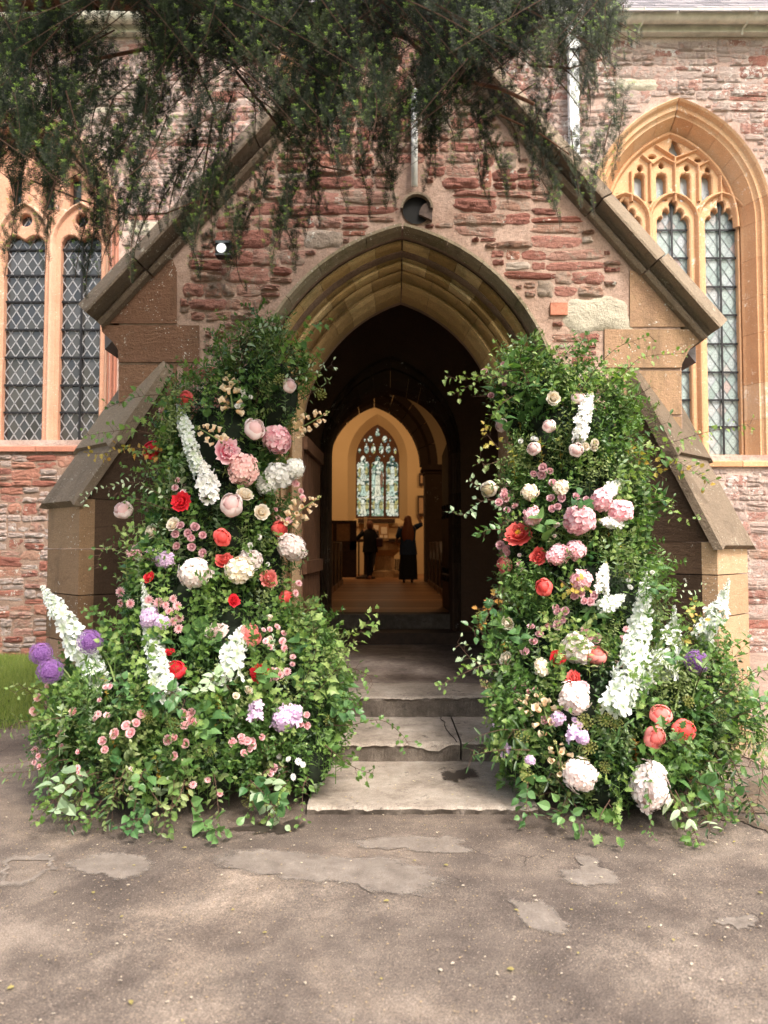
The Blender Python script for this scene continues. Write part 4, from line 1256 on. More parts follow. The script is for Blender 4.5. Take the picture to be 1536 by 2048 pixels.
V, F = poly_prism([(-9, ZF - .1), (-9, 9), (9, 9), (9, ZF - .1)], [reveal], DE, DE + .5)
link('east_wall', mesh('east_wall', V, F), M['plaster'], int_)
inner_h = win_hole(WX, ZWS, AW + .02, ZWA - ZWS + .05, ZW0)
V, F = poly_prism([(WX - 1.6, ZW0 - .6), (WX - 1.6, ZWA + 1), (WX + 1.6, ZWA + 1), (WX + 1.6, ZW0 - .6)], [inner_h], DE + .35, DE + .6, chamfer=.0)
link('window_reveal', mesh('window_reveal', V, F), M['plaster'], int_)
# splay between the two openings
n = len(reveal)
V = [(p[0], DE + .001, p[1]) for p in reveal] + [(p[0], DE + .36, p[1]) for p in inner_h]
F = [(k, (k + 1) % n, n + (k + 1) % n, n + k) for k in range(n)]
link('splay', mesh('splay', V, F), M['plaster'], int_)
# stained glass
sg = empty('stained_glass_window', (WX, DE + .5, ZW0), 'backlit three light stained glass window at the far end of the church', 'stained glass window')
def glassfig():
    t = NT('backlit stained glass'); p = t.pos()
    d = t.noise(p, 3, 2, .5)
    off = t.n('VectorMath', {0: p, 1: t.n('CombineXYZ', {0: t.math('MULTIPLY', d, .25), 2: t.math('MULTIPLY', d, .3)})}, operation='ADD')
    v = t.vor(off, 11, out=1); e = t.n('TexVoronoi', {'Vector': off, 'Scale': 11.0}, feature='DISTANCE_TO_EDGE')
    s = t.n('SeparateColor', {0: v}, out=0)
    c = t.ramp(s, [(0, (0.05, 0.09, 0.07)), (.25, (0.30, 0.38, 0.28)), (.42, (0.58, 0.62, 0.48)), (.62, (0.75, 0.75, 0.60)), (.80, (0.45, 0.40, 0.14)), (.87, (0.22, 0.34, 0.22)), (.95, (0.24, 0.30, 0.28)), (1, (0.40, 0.15, 0.06))], 'CONSTANT')
    c = t.mix(t.math('LESS_THAN', e, .06), c, (0.006, 0.008, 0.007))
    return t.done(t.n('Emission', {'Color': c, 'Strength': 0.42}))  # daylight behind the glass is put in as emission
def emis(name, col, s=0.42):
    t = NT(name); p = t.pos(); st_ = t.noise(t.map(p, (14, 1, 3)), 2, 3, .7)
    c = t.mix(t.step(st_, .5, .56), col, tuple(c_ * .35 for c_ in col))
    return t.done(t.n('Emission', {'Color': c, 'Strength': s}))  # each piece emits the daylight that would pass through it
M['sglass'] = glassfig()
yS = DE + .45
k_ = DE / FPX
lights = [WX - 29.5 * k_, WX, WX + 29.5 * k_]
zt_l = P(755, 915, DE).z
holes = []
for cx in lights:
    hw = 12.2 * k_
    z0, z1 = P(755, 1031, DE).z, P(755, 925, DE).z
    holes.append([(cx + hw, z0), (cx + hw, z1 - .03), (cx + hw * .8, z1 + .06), (cx + hw * .35, z1 + .08), (cx + hw * .42, z1 + .2), (cx, z1 + .28), (cx - hw * .42, z1 + .2), (cx - hw * .35, z1 + .08), (cx - hw * .8, z1 + .06), (cx - hw, z1 - .03), (cx - hw, z0)])
def H(cx, cy, rx, ry, n=10, lob=0): return ell(P(cx, cy, DE).x, P(cx, cy, DE).z, rx * k_, ry * k_, n, lob, PI / 2)
for cx in (732.5, 746.5, 762.5, 776.5): holes.append(H(cx, 896, 5, 9, 8)); holes.append(H(cx, 885, 1.8, 1.8, 6))
for cx in (740, 769.5): holes.append(H(cx, 875, 5.2, 7.5, 8))
holes += [H(755, 862, 4, 8.5, 12, .25), H(729, 877, 1.6, 3.5, 6), H(780, 877, 1.6, 3.5, 6), H(718.5, 899, 3, 7, 5), H(790.5, 899, 3, 7, 5), H(739.5, 909.5, 2.8, 1.8, 3), H(769, 909.5, 2.8, 1.8, 3)]
out = win_hole(WX, ZWS, AW + .05, ZWA - ZWS + .08, ZW0 - .05)
V, F = poly_prism(out, holes, yS - .08, yS, chamfer=.0)
link('tracery', mesh('tracery', V, F), simple('dark tracery stone', (0.10, 0.05, 0.03), .9), sg)
mb = MB(); mb.add([(WX - AW - .1, yS + .02, ZW0 - .1), (WX + AW + .1, yS + .02, ZW0 - .1), (WX + AW + .1, yS + .02, ZWA + .2), (WX - AW - .1, yS + .02, ZWA + .2)], [(0, 1, 2, 3)])
mb.build('glass', M['sglass'], sg)
# robed figures in the glass: halo, head, robe (flat glass pieces)
robes = [(0.62, 0.66, 0.54), (0.50, 0.62, 0.50), (0.70, 0.68, 0.5), (0.45, 0.52, 0.42)]
rm = [emis('glass robe %d' % i, c) for i, c in enumerate(robes)]
wingm = emis('glass gold wing', (0.42, 0.37, 0.15)); halom = emis('glass halo', (0.74, 0.74, 0.6)); redm = emis('glass red', (0.22, 0.12, 0.07), .42)
linm = simple('lead line', (0.01, 0.01, 0.01), .6)
r = random.Random(3)
for ci, cx in enumerate(lights):
    rows = [(930, 955), (962, 990), (998, 1026)] if ci != 1 else [(936, 990), (998, 1026)]
    for ri, (ya, yb) in enumerate(rows):
        zt, zb_ = P(755, ya, DE).z, P(755, yb, DE).z; h = zt - zb_
        w_ = min(8.5 * k_, h * .3)
        y = yS + .015
        lean = r.uniform(-.2, .2) * w_
        for s in (-1, 1):
            q = [(cx + s * w_ * .4, zb_ + h * .3), (cx + s * w_ * 1.25, zb_ + h * .35), (cx + s * w_ * 1.35, zb_ + h * .75), (cx + s * w_ * .9, zt - h * .02), (cx + s * w_ * .5, zb_ + h * .7)]
            mb = MB(); mb.add([(a, y + .002, b) for a, b in q], [tuple(range(5))]); mb.build('wing_glass', wingm if (ri + ci) % 2 == 0 or ri == 1 else redm if r.random() < .3 else rm[1], sg)
        body = [(cx - w_ * .75, zb_), (cx + w_ * .8, zb_), (cx + w_ * .55 + lean, zb_ + h * .45), (cx + w_ * .5 + lean, zb_ + h * .72), (cx + w_ * .12 + lean, zb_ + h * .82), (cx - w_ * .12 + lean, zb_ + h * .82), (cx - w_ * .5 + lean, zb_ + h * .72), (cx - w_ * .5 + lean, zb_ + h * .45)]
        mb = MB(); mb.add([(a, y - .002, b) for a, b in body], [tuple(range(8))]); mb.build('robe_glass', rm[(ci * 2 + ri) % 4], sg)
        mb = MB(); mb.add([(a, y - .003, b) for a, b in ell(cx + lean, zb_ + h * .9, w_ * .42, w_ * .42, 10)], [tuple(range(10))]); mb.build('halo_glass', halom, sg)
    for yy in (957.5, 993.5):
        z = P(755, yy, DE).z
        if ci == 1 and yy < 960: continue
        mb = MB(); mb.box(cx - 12 * k_, cx + 12 * k_, yS + .004, yS + .008, z - .022, z + .02); mb.build('band_glass', halom, sg)
    mb = MB()
    for yy in (945, 968, 1008): mb.box(cx - 12.3 * k_, cx + 12.3 * k_, yS - .004, yS, P(755, yy, DE).z - .008, P(755, yy, DE).z + .008)
    mb.build('saddle_bar', linm, sg)
mb = MB(); z = P(755, 1042, DE).z; mb.box(P(716, 1042, DE - .3).x, P(790, 1042, DE - .3).x, DE - .35, DE - .02, z - .06, z + .06); o = mb.build('sill_shelf', M['wood_dark']); tag(o, 'long dark shelf on the wall under the stained glass window', 'shelf')  # dark colour stands in for the ledge's shadow
mb = MB(); z = P(755, 1050, DE).z; mb.box(WX - 1.3, WX + 1.2, DE - .06, DE + .01, z - .05, z + .05); o = mb.build('sill_band', M['plaster'], int_)
# arcade arch and pillar between nave and far aisle
DA = 19.5
arc = empty('arcade_arch', (1.2, DA, ZF), 'dark stone arcade arch with square pillar inside the church', 'arch')
XA = P(748, 930, DA).x; ZA = P(748, 930, DA).z
A2, R2 = 94 * DA / FPX, P(748, 805, DA).z - ZA
A3, R3 = 128 * DA / FPX, P(748, 762, DA).z - ZA
op = [(XA + arch_pt(A3, R3, -1 + 2 * k / 24)[0], ZA + arch_pt(A3, R3, -1 + 2 * k / 24)[1]) for k in range(25)]
V, F = poly_prism([(-8, ZF - .1), (-8, 9), (9, 9), (9, ZF - .1), (XA + A3, ZF - .1)] + op[::-1] + [(XA - A3, ZF - .1)], [], DA + .1, DA + .6)
link('wall', mesh('wall', V, F), M['plaster'], arc)
PR3 = [(0, .1), (0, 0), (.4, -.03), (.55, .06), (1, .1), (1, .7)]
for s in (-1, 1):
    for k in range(5):
        V, F = arch_seg(s * (k / 5 + .004), s * ((k + 1) / 5 - .004), PR3, A3, R3, A2, R2, XA, ZA, DA, 1, 4)
        link('voussoir', mesh('voussoir', V, F), M['buttress'], arc)
mb = MB()
px0, px1 = P(850, 1000, DA).x, P(888, 1000, DA).x
mb.box(px0, px1, DA - .1, DA + .7, ZF, ZA - .22); mb.build('pillar', M['buttress'], arc)
mb = MB()
for e, z0, z1 in ((.03, -.22, -.14), (.09, -.14, -.07), (.06, -.07, 0)): mb.box(px0 - e, px1 + e, DA - .1 - e, DA + .7, ZA + z0, ZA + z1)
mb.build('capital', M['buttress'], arc)
# side walls and ceiling of the church (closed room)
room = MB()
for x in (-9, 9): room.box(x - .1, x + .1, 10.4, 25.5, ZF - .2, 9)
room.box(-9.2, 9.2, 10.36, 25.5, 8.9, 9.1)
room.box(-9, XL, 10.36, 10.5, ZF - 1, 9); room.box(XR, 9, 10.36, 10.5, ZF - 1, 9); room.box(XL, XR, 10.36, 10.5, 6.5, 9)
o = room.build('church_room', M['plaster'], int_)
for x, y, z, e, sz in ((-1.5, 21.3, 6.0, 42, 1.2), (3.6, 21.2, 5.6, 34, 1.0), (1.6, 14.5, 6.6, 30, 1.0)):
    L_ = bpy.data.lights.new('church_lamp', 'AREA'); L_.energy = e; L_.size = sz; L_.color = (1.0, 0.64, 0.33)
    lo = bpy.data.objects.new('church_lamp', L_); lo.location = (x, y, z); lo.rotation_euler = (0, 0, 0) if y < 20 else (math.radians(38), 0, 0)
    COL.objects.link(lo)
# pews
def pew(x0, x1, y, label, flip=False):
    t = empty('pew', (x0, y, ZF), label, 'pew', 'dark wooden pews beside the aisle')
    xe = x1 if not flip else x0
    q = [(y - .28, 0), (y - .28, .62), (y - .2, .78), (y + .08, .98), (y + .2, 1.0), (y + .26, .9), (y + .26, 0)]
    s = 1 if not flip else -1
    V = [(xe, a, ZF + b) for a, b in q] + [(xe - s * .07, a, ZF + b) for a, b in q]
    m = len(q)
    F = [tuple(range(m)), tuple(range(m, 2 * m))[::-1]] + [(k, (k + 1) % m, m + (k + 1) % m, m + k) for k in range(m)]
    link('bench_end', mesh('bench_end', V, F), M['wood_dark'], t)
    mb = MB(); mb.box(min(x0, x1) + .07, max(x0, x1) - .07, y - .22, y + .14, ZF + .42, ZF + .46); mb.build('seat', M['wood_dark'], t)
    mb = MB(); mb.box(min(x0, x1) + .07, max(x0, x1) - .07, y + .14, y + .18, ZF, ZF + .95); mb.build('backrest', M['wood_dark'], t)
    mb = MB(); xb = xe; mb.box(xb - .02, xb + .02 + (.04 if not flip else -.04) * 0, y - .45, y + .44, ZF + .001, ZF + .11); mb.build('plinth', M['plinth'], t)
M['plinth'] = simple('worn plinth moulding', (0.20, 0.11, 0.06), .5)  # paler than the pews: light along the strip put into the colour
words = ['nearest the church door', 'second from the church door', 'third from the church door', 'fourth from the church door', 'fifth from the church door', 'sixth from the door', 'farthest from the door']
for i in range(6):
    y = 12.6 + i * 1.12
    pew(-3.6, -1.0, y, 'dark wooden pew %s on the left of the aisle' % words[i])
    pew(1.07, 3.4, y, 'dark wooden pew %s on the right of the aisle' % words[i], True)
# lectern-like stone font, candle, board, screen
fo = empty('stone_font', P(769, 1150, 22.5), 'pale stepped stone font behind the two visitors', 'font')
fp = P(769, 1150, 22.5); fs = simple('pale font stone', (0.36, 0.24, 0.13), .8)
mb = MB(); mb.lathe([(0, 0), (.42, 0), (.42, .18), (.30, .22), (.28, .62), (.50, .80), (.50, 1.02), (.55, 1.06), (.55, 1.14), (0, 1.14)], 8, fp.x, 22.5, ZF); mb.build('bowl', fs, fo)
mb = MB(); mb.box(fp.x - .6, fp.x + .6, 22.2, 22.8, ZF, ZF + .12); mb.build('step', fs, fo)
cd = empty('candle', P(731, 1100, 21.5), 'tall cream candle on a dark stand behind the left visitor', 'candle')
cp = P(731, 1075, 21.5)
mb = MB(); mb.tube([(cp.x, 21.5, P(731, 1090, 21.5).z), (cp.x, 21.5, P(731, 1034, 21.5).z)], .04, 10); mb.build('wax', simple('candle wax', (0.8, 0.62, 0.4), .5), cd)
mb = MB(); mb.lathe([(.0, .03), (.28, .0), (.28, .05), (.05, .12), (.04, .85), (.1, .9)], 10, cp.x, 21.5, ZF); mb.build('stand', M['wood_dark'], cd)
nb = empty('notice_board', P(760, 1065, 23.6), 'pinboard with pale papers standing behind the visitors', 'notice board')
D_ = 23.6
a, b = P(745, 1047, D_), P(777, 1079, D_)
mb = MB(); mb.box(a.x, b.x, D_, D_ + .03, b.z, a.z); mb.build('board', simple('cork board', (0.30, 0.17, 0.08), .9), nb)
pm = simple('paper', (0.66, 0.55, 0.42), .8, var=.1)
for (x0, y0, x1, y1) in ((747, 1050, 757, 1060), (748, 1062, 756, 1070), (762, 1054, 774, 1068), (759, 1070, 766, 1077), (768, 1070, 775, 1077)):
    a, b = P(x0, y0, D_ - .01), P(x1, y1, D_ - .01)
    mb = MB(); mb.box(a.x, b.x, D_ - .012, D_ - .002, b.z, a.z); mb.build('paper', pm, nb)
mb = MB()
for x in (746, 776): a = P(x, 1079, D_); mb.box(a.x - .02, a.x + .02, D_, D_ + .04, ZF, a.z)
mb.build('leg', M['wood_dark'], nb)
sc = empty('wooden_screen', P(685, 1100, 20.8), 'dark wooden screen with pale panels at the left end of the aisle', 'screen')
D_ = 20.8
def bxp(mb, x0, y0, x1, y1, D, th):
    a, b = P(x0, y0, D), P(x1, y1, D); mb.box(a.x, b.x, D, D + th, b.z, a.z)
mb = MB(); bxp(mb, 640, 1041, 713, 1047, D_, .08); bxp(mb, 700, 1047, 713, 1100, D_, .08); bxp(mb, 666, 1047, 673, 1090, D_, .08); bxp(mb, 640, 1082, 713, 1155, D_, .08); mb.build('frame', M['wood_dark'], sc)
mb = MB(); bxp(mb, 650, 1047, 700, 1082, D_ + .03, .02); mb.build('panel', simple('dim cloth panel', (0.30, 0.17, 0.09), .9), sc)
tb = empty('side_table', P(770, 1080, 23.0), 'long dark table top behind the visitors', 'table')
mb = MB(); bxp(mb, 712, 1078, 808, 1084, 22.0, .5); mb.build('tabletop', M['wood_dark'], tb)
for x in (716, 803):
    mb = MB(); bxp(mb, x, 1084, x + 3, 1155, 22.1, .06); mb.build('leg', M['wood_dark'], tb)
for (x0, y0, x1, y1, lab) in ((838, 946, 847, 972, 'upper dark framed wall plaque beside the pillar'), (835, 991, 848, 1033, 'lower dark framed wall plaque beside the pillar')):
    t = empty('wall_plaque', P((x0 + x1) / 2, y1, 24.9), lab, 'plaque')
    mb = MB(); bxp(mb, x0, y0, x1, y1, 24.9, .05); mb.build('frame', M['wood_dark'], t)
    mb = MB(); bxp(mb, x0 + 3, y0 + 5, x1 - 1.5, y1 - 6, 24.88, .015); mb.build('panel', simple('pale panel', (.4, .26, .15), .8), t)
rd = MB(); a, b = P(776, 1134, 24.6), P(800, 1150, 24.6)
for k in range(8): rd.box(a.x + k * .055, a.x + k * .055 + .04, 24.6, 24.7, ZF + .08, ZF + .5)
o = rd.build('radiator', M['wood_dark']); tag(o, 'low dark radiator on the far wall right of the font', 'radiator')

# doors
gt = empty('porch_gate', (-.7, 7.0, .37), 'dark panelled wooden door folded back inside the porch on the left', 'door')
x0 = P(606, 1100, 6.98).x; x1 = P(640, 1100, 8.3).x
zt = P(620, 868, 6.98).z
def along(u, z, off=0.0):    # u 0..1 along the leaf
    return (x0 + (x1 - x0) * u + off, 6.98 + 1.32 * u, z)
nbd = 7
for k in range(nbd):
    u0, u1 = k / nbd + .004, (k + 1) / nbd - .004
    V = [along(u, z, o_) for u in (u0, u1) for z in (.42, zt) for o_ in (0, -.045)]
    link('door_board', mesh('door_board', V, [(0, 2, 3, 1), (4, 5, 7, 6), (0, 4, 6, 2), (1, 3, 7, 5), (2, 6, 7, 3)]), M['wood_door'] if 'wood_door' in M else M.setdefault('wood_door', simple('brown oak door', (0.11, 0.055, 0.032), .5, nscale=14, var=.4)), gt)
for z0, z1 in ((.45, .62), (1.35, 1.47), (zt - .14, zt - .02)):
    V = [along(u, z, o_) for u in (0, 1) for z in (z0, z1) for o_ in (0.002, .035)]
    link('rail', mesh('rail', V, [(0, 2, 3, 1), (4, 5, 7, 6), (0, 4, 6, 2), (1, 3, 7, 5), (2, 6, 7, 3), (0, 1, 5, 4)]), M['wood_door'], gt)
idr = empty('church_door', (1.0, 10.4, .7), 'dark inner church door opened inwards on the right with iron hinges', 'door')
xd0, xd1 = P(905, 1000, 10.45).x, P(884, 1000, 11.5).x
for k in range(5):
    y0_, y1_ = 10.45 + k * .21 + .003, 10.45 + (k + 1) * .21 - .003
    f0, f1 = k / 5, (k + 1) / 5
    V = [(xd0 + (xd1 - xd0) * f + o_, y, z) for f, y in ((f0, y0_), (f1, y1_)) for z in (ZF, ZI + .35 - .25 * abs(f - .2)) for o_ in (0, .05)]
    link('door_board', mesh('door_board', V, [(0, 1, 3, 2), (4, 6, 7, 5), (0, 4, 5, 1), (2, 3, 7, 6), (0, 2, 6, 4), (1, 5, 7, 3)]), M['wood_dark'], idr)
for z in (1.2, 2.1):
    mb = MB()
    f = lambda u: (xd0 + (xd1 - xd0) * u - .012, 10.45 + 1.05 * u)
    mb.tube([(*f(.05), z), (*f(.5), z), (*f(.9), z)], .018, 6)
    for u in (.3, .6, .8):
        for s in (-1, 1):
            mb.tube([(*f(u), z), (*f(u + .05), z + s * .09), (*f(u + .12), z + s * .1), (*f(u + .1), z + s * .05)], .01, 5)
    mb.build('hinge', M['iron'], idr)

# ------------------------------------------------------------------ the two visitors (seen from behind)
def person(loc, h, label, mats, arm_l, arm_r, legs, hair_len, dress):
    t = empty('person', loc, label, 'person')
    k = h / 1.68
    skin, cloth, low_, hair = mats
    # body: one skinned figure
    J = {'pel': (0, 0, .93), 'wai': (0, 0, 1.08), 'che': (0, 0, 1.28), 'nec': (0, 0, 1.43), 'hea': (0, -.01, 1.52), 'top': (0, 0, 1.66),
         'shl': (-.17, 0, 1.38), 'shr': (.17, 0, 1.38), 'ell': arm_l[0], 'hnl': arm_l[1], 'elr': arm_r[0], 'hnr': arm_r[1],
         'hil': (-.09, 0, .88), 'hir': (.09, 0, .88), 'knl': legs[0][0], 'ftl': legs[0][1], 'knr': legs[1][0], 'ftr': legs[1][1],
         'tol': (legs[0][1][0], legs[0][1][1] + .14, legs[0][1][2] - .04), 'tor': (legs[1][1][0], legs[1][1][1] + .14, legs[1][1][2] - .04)}
    Rd = {'pel': .15, 'wai': .125, 'che': .15, 'nec': .055, 'hea': .085, 'top': .085, 'shl': .065, 'shr': .065, 'ell': .045, 'hnl': .03, 'elr': .045, 'hnr': .03,
          'hil': .10, 'hir': .10, 'knl': .06, 'knr': .06, 'ftl': .04, 'ftr': .04, 'tol': .03, 'tor': .03}
    ks = list(J); ed = [('pel', 'wai'), ('wai', 'che'), ('che', 'nec'), ('nec', 'hea'), ('hea', 'top'), ('che', 'shl'), ('che', 'shr'), ('shl', 'ell'), ('ell', 'hnl'), ('shr', 'elr'), ('elr', 'hnr'),
                     ('pel', 'hil'), ('pel', 'hir'), ('hil', 'knl'), ('knl', 'ftl'), ('hir', 'knr'), ('knr', 'ftr'), ('ftl', 'tol'), ('ftr', 'tor')]
    me = bpy.data.meshes.new('body')
    me.from_pydata([tuple(Vector(J[q]) * k) for q in ks], [(ks.index(a), ks.index(b)) for a, b in ed], [])
    o = link('body', me, skin, t, local=True)
    o.modifiers.new('s', 'SKIN')
    for i, q in enumerate(ks):
        sv_ = me.skin_vertices[0].data[i]; sv_.radius = (Rd[q] * k, Rd[q] * k * (.8 if q in ('che', 'wai', 'pel') else 1)); sv_.use_root = (q == 'pel')
    sb = o.modifiers.new('b', 'SUBSURF'); sb.levels = 1; sb.render_levels = 2
    # garment loft
    def loft(name, rings, mat, n=14):
        V = []; F = []
        for (cx, cy, z, rx, ry) in rings:
            for i in range(n):
                a = 2 * PI * i / n
                fo = 1 + .05 * math.sin(a * 5 + z * 3)
                V.append(((cx + rx * math.cos(a) * fo) * k, (cy + ry * math.sin(a) * fo) * k, z * k))
        for j in range(len(rings) - 1):
            for i in range(n): F.append((j * n + i, j * n + (i + 1) % n, (j + 1) * n + (i + 1) % n, (j + 1) * n + i))
        return link(name, mesh(name, V, F, True), mat, t, local=True)
    loft('top', [(0, 0, 1.45, .07, .06), (0, 0, 1.41, .17, .1), (0, 0, 1.33, .21, .13), (0, 0, 1.1, .19, .14), (0, 0, .9, .21, .15), (0, 0, .78 if not dress else .7, .23, .17)], cloth)
    for s, (e, hnd) in ((-1, arm_l), (1, arm_r)):
        mb = MB(); sh = Vector((s * .17, 0, 1.38)); e_ = Vector(e); h_ = Vector(hnd)
        mb.tube([v * k for v in (sh, e_, e_ + (h_ - e_) * (.8 if not dress else .1))], [.075 * k, .06 * k, .045 * k], 8)
        link('sleeve', mb.me('sleeve', True), cloth, t, local=True)
    if dress:
        loft('skirt', [(0, 0, .9, .2, .15), (0, 0, .5, .22, .17), (0, 0, .08, .24, .2)], low_)
    else:
        for kn, ft, hx in ((legs[0][0], legs[0][1], -.09), (legs[1][0], legs[1][1], .09)):
            mb = MB(); mb.tube([Vector((hx, 0, .9)) * k, Vector(kn) * k, Vector(ft) * k + Vector((0, 0, .03))], [.115 * k, .075 * k, .055 * k], 9)
            link('trouser_leg', mb.me('trouser_leg', True), low_, t, local=True)
    hr = [(0, 0, 1.69, .02, .02), (0, .0, 1.67, .07, .08), (0, -.015, 1.6, .098, .11), (0, -.03, 1.52, .1, .1)]
    if hair_len: hr += [(0, -.06, 1.42, .13, .09), (0, -.09, 1.25, .16, .07), (0, -.1, 1.12, .15, .05), (0, -.1, 1.04, .11, .03)]
    else: hr += [(0, -.03, 1.46, .075, .07)]
    loft('hair', hr, hair, 16)
    return t, k
skinm = simple('skin', (0.42, 0.22, 0.14), .5, var=.08)
blk = simple('black cloth', (0.012, 0.011, 0.011), .9); navy = simple('navy blue cloth', (0.02, 0.035, 0.075), .85); dtr = simple('dark patterned trousers', (0.02, 0.018, 0.018), .9, nscale=80, var=.8)
p1 = P(740, 1155, 21.2); p1.z = ZF
t1, k1 = person(p1, 1.60, 'person in black top with a bag on the right shoulder, left of the two visitors', (skinm, blk, dtr, simple('auburn hair', (0.16, 0.06, 0.03), .6)),
       ((-.36, .05, 1.18), (-.52, .2, 1.08)), ((.22, .05, 1.12), (.18, .25, 1.0)), (((-.07, .06, .48), (-.03, 0, .05)), ((.07, .0, .48), (.0, -.1, .07))), False, False)
mb = MB(); mb.box(.17, .36, -.16, .0, .88, 1.14); bgm = bmesh.new(); bgo = mb.build('shoulder_bag', simple('dark red brown leather', (0.05, 0.015, 0.012), .5)); bgm.free()
bgo.location = p1; tag(bgo, 'dark leather shoulder bag carried by the person in black', 'bag'); bv = bgo.modifiers.new('b', 'BEVEL'); bv.width = .05; bv.segments = 3
mb = MB(); mb.tube([(.1, -.06, 1.40), (.2, -.10, 1.25), (.26, -.1, 1.12)], .012, 6); so_ = mb.build('strap', simple('strap leather', (0.2, 0.12, .08), .5)); so_.parent = bgo
p2 = P(816, 1163, 19.2); p2.z = ZF
person(p2, 1.66, 'person with long red hair in navy top raising an arm, right of two visitors', (skinm, navy, blk, simple('long red hair', (0.20, 0.065, 0.03), .5, nscale=60, var=.5)),
       ((-.26, .05, 1.15), (-.3, .2, 1.0)), ((.34, .06, 1.47), (.24, .12, 1.72)), (((-.09, .0, .48), (-.1, 0, .05)), ((.09, .0, .48), (.1, .0, .05))), True, True)

# ------------------------------------------------------------------ scatter through geometry nodes (uncountable foliage)
def gn_scatter(name, items, protos, parent=None, mat=None):
    """items: (loc, quat, scale, idx). One object; its modifier puts a proto on each point."""
    cn = bpy.data.collections.new(name + '_kinds')
    for i, pm_ in enumerate(protos):
        po = bpy.data.objects.new('%s_%02d' % (pm_.name, i), pm_)
        cn.objects.link(po)
    names = sorted([o.name for o in cn.objects])
    idxmap = {i: names.index([o.name for o in cn.objects][i]) for i in range(len(protos))}
    me = bpy.data.meshes.new(name)
    me.from_pydata([tuple(it[0]) for it in items], [], [])
    ar = me.attributes.new('rot', 'FLOAT_VECTOR', 'POINT'); asx = me.attributes.new('scl', 'FLOAT', 'POINT'); ai = me.attributes.new('idx', 'INT', 'POINT')
    ar.data.foreach_set('vector', np.array([tuple(it[1].to_euler()) for it in items], dtype=np.float32).ravel())
    asx.data.foreach_set('value', np.array([it[2] for it in items], dtype=np.float32))
    ai.data.foreach_set('value', np.array([idxmap[it[3]] for it in items], dtype=np.int32))
    ng = bpy.data.node_groups.new(name, 'GeometryNodeTree')
    ng.interface.new_socket('Geometry', in_out='INPUT', socket_type='NodeSocketGeometry')
    ng.interface.new_socket('Geometry', in_out='OUTPUT', socket_type='NodeSocketGeometry')
    N = ng.nodes; Lk = ng.links
    gi = N.new('NodeGroupInput'); go = N.new('NodeGroupOutput')
    iop = N.new('GeometryNodeInstanceOnPoints'); ci = N.new('GeometryNodeCollectionInfo')
    ci.inputs['Collection'].default_value = cn; ci.inputs['Separate Children'].default_value = True; ci.inputs['Reset Children'].default_value = True
    def na(nm, ty):
        n_ = N.new('GeometryNodeInputNamedAttribute'); n_.data_type = ty; n_.inputs['Name'].default_value = nm
        return [o for o in n_.outputs if o.enabled and o.name == 'Attribute'][0]
    er = N.new('FunctionNodeEulerToRotation')
    Lk.new(na('rot', 'FLOAT_VECTOR'), er.inputs[0])
    Lk.new(gi.outputs[0], iop.inputs['Points']); Lk.new(ci.outputs[0], iop.inputs['Instance'])
    iop.inputs['Pick Instance'].default_value = True
    Lk.new(na('idx', 'INT'), iop.inputs['Instance Index']); Lk.new(er.outputs[0], iop.inputs['Rotation']); Lk.new(na('scl', 'FLOAT'), iop.inputs['Scale'])
    Lk.new(iop.outputs[0], go.inputs[0])
    o = link(name, me, None, parent)
    m_ = o.modifiers.new('scatter', 'NODES'); m_.node_group = ng
    o['kind'] = 'stuff'
    return o
def quat_dir(d, spin=None):
    q = Vector(d).normalized().to_track_quat('Z', 'Y')
    return q @ Quaternion((0, 0, 1), U(0, 2 * PI) if spin is None else spin)

# ------------------------------------------------------------------ leaves
SHAPES = {
    'oval': [(0, 0), (.15, .22), (.4, .40), (.65, .36), (.88, .17), (1, 0)],
    'broad': [(0, 0), (.08, .30), (.25, .52), (.5, .58), (.75, .38), (.92, .14), (1.05, 0)],
    'lobed': [(0, .02), (.16, .05), (.24, .36), (.34, .20), (.46, .50), (.58, .24), (.72, .36), (.82, .14), (1, 0)],
    'narrow': [(0, 0), (.2, .10), (.5, .14), (.8, .09), (1, 0)],
    'ivy': [(0, .0), (-.05, .30), (.12, .52), (.25, .30), (.42, .50), (.6, .20), (1, 0)],
}
def leaf(mb, Mx, L, W, shape, fold=.25, curl=.25, rnd=0.0, tip=0.0):
    pr = SHAPES[shape]
    V = []
    for x, w_ in pr:
        z = -curl * x * x * L
        V.append((x * L, 0, z))
        V.append((x * L, w_ * W, z + fold * w_ * W)); V.append((x * L, -w_ * W, z + fold * w_ * W))
    F = []
    for i in range(len(pr) - 1):
        a, b = i * 3, i * 3 + 3
        if pr[i][1] == 0: F += [(a, b, b + 1), (a, b + 2, b)]
        elif pr[i + 1][1] == 0: F += [(a, b, a + 1), (a, a + 2, b)]
        else: F += [(a, b, b + 1, a + 1), (a, a + 2, b + 2, b)]
    mb.add([Mx @ Vector(v) for v in V], F, rnd, tip)
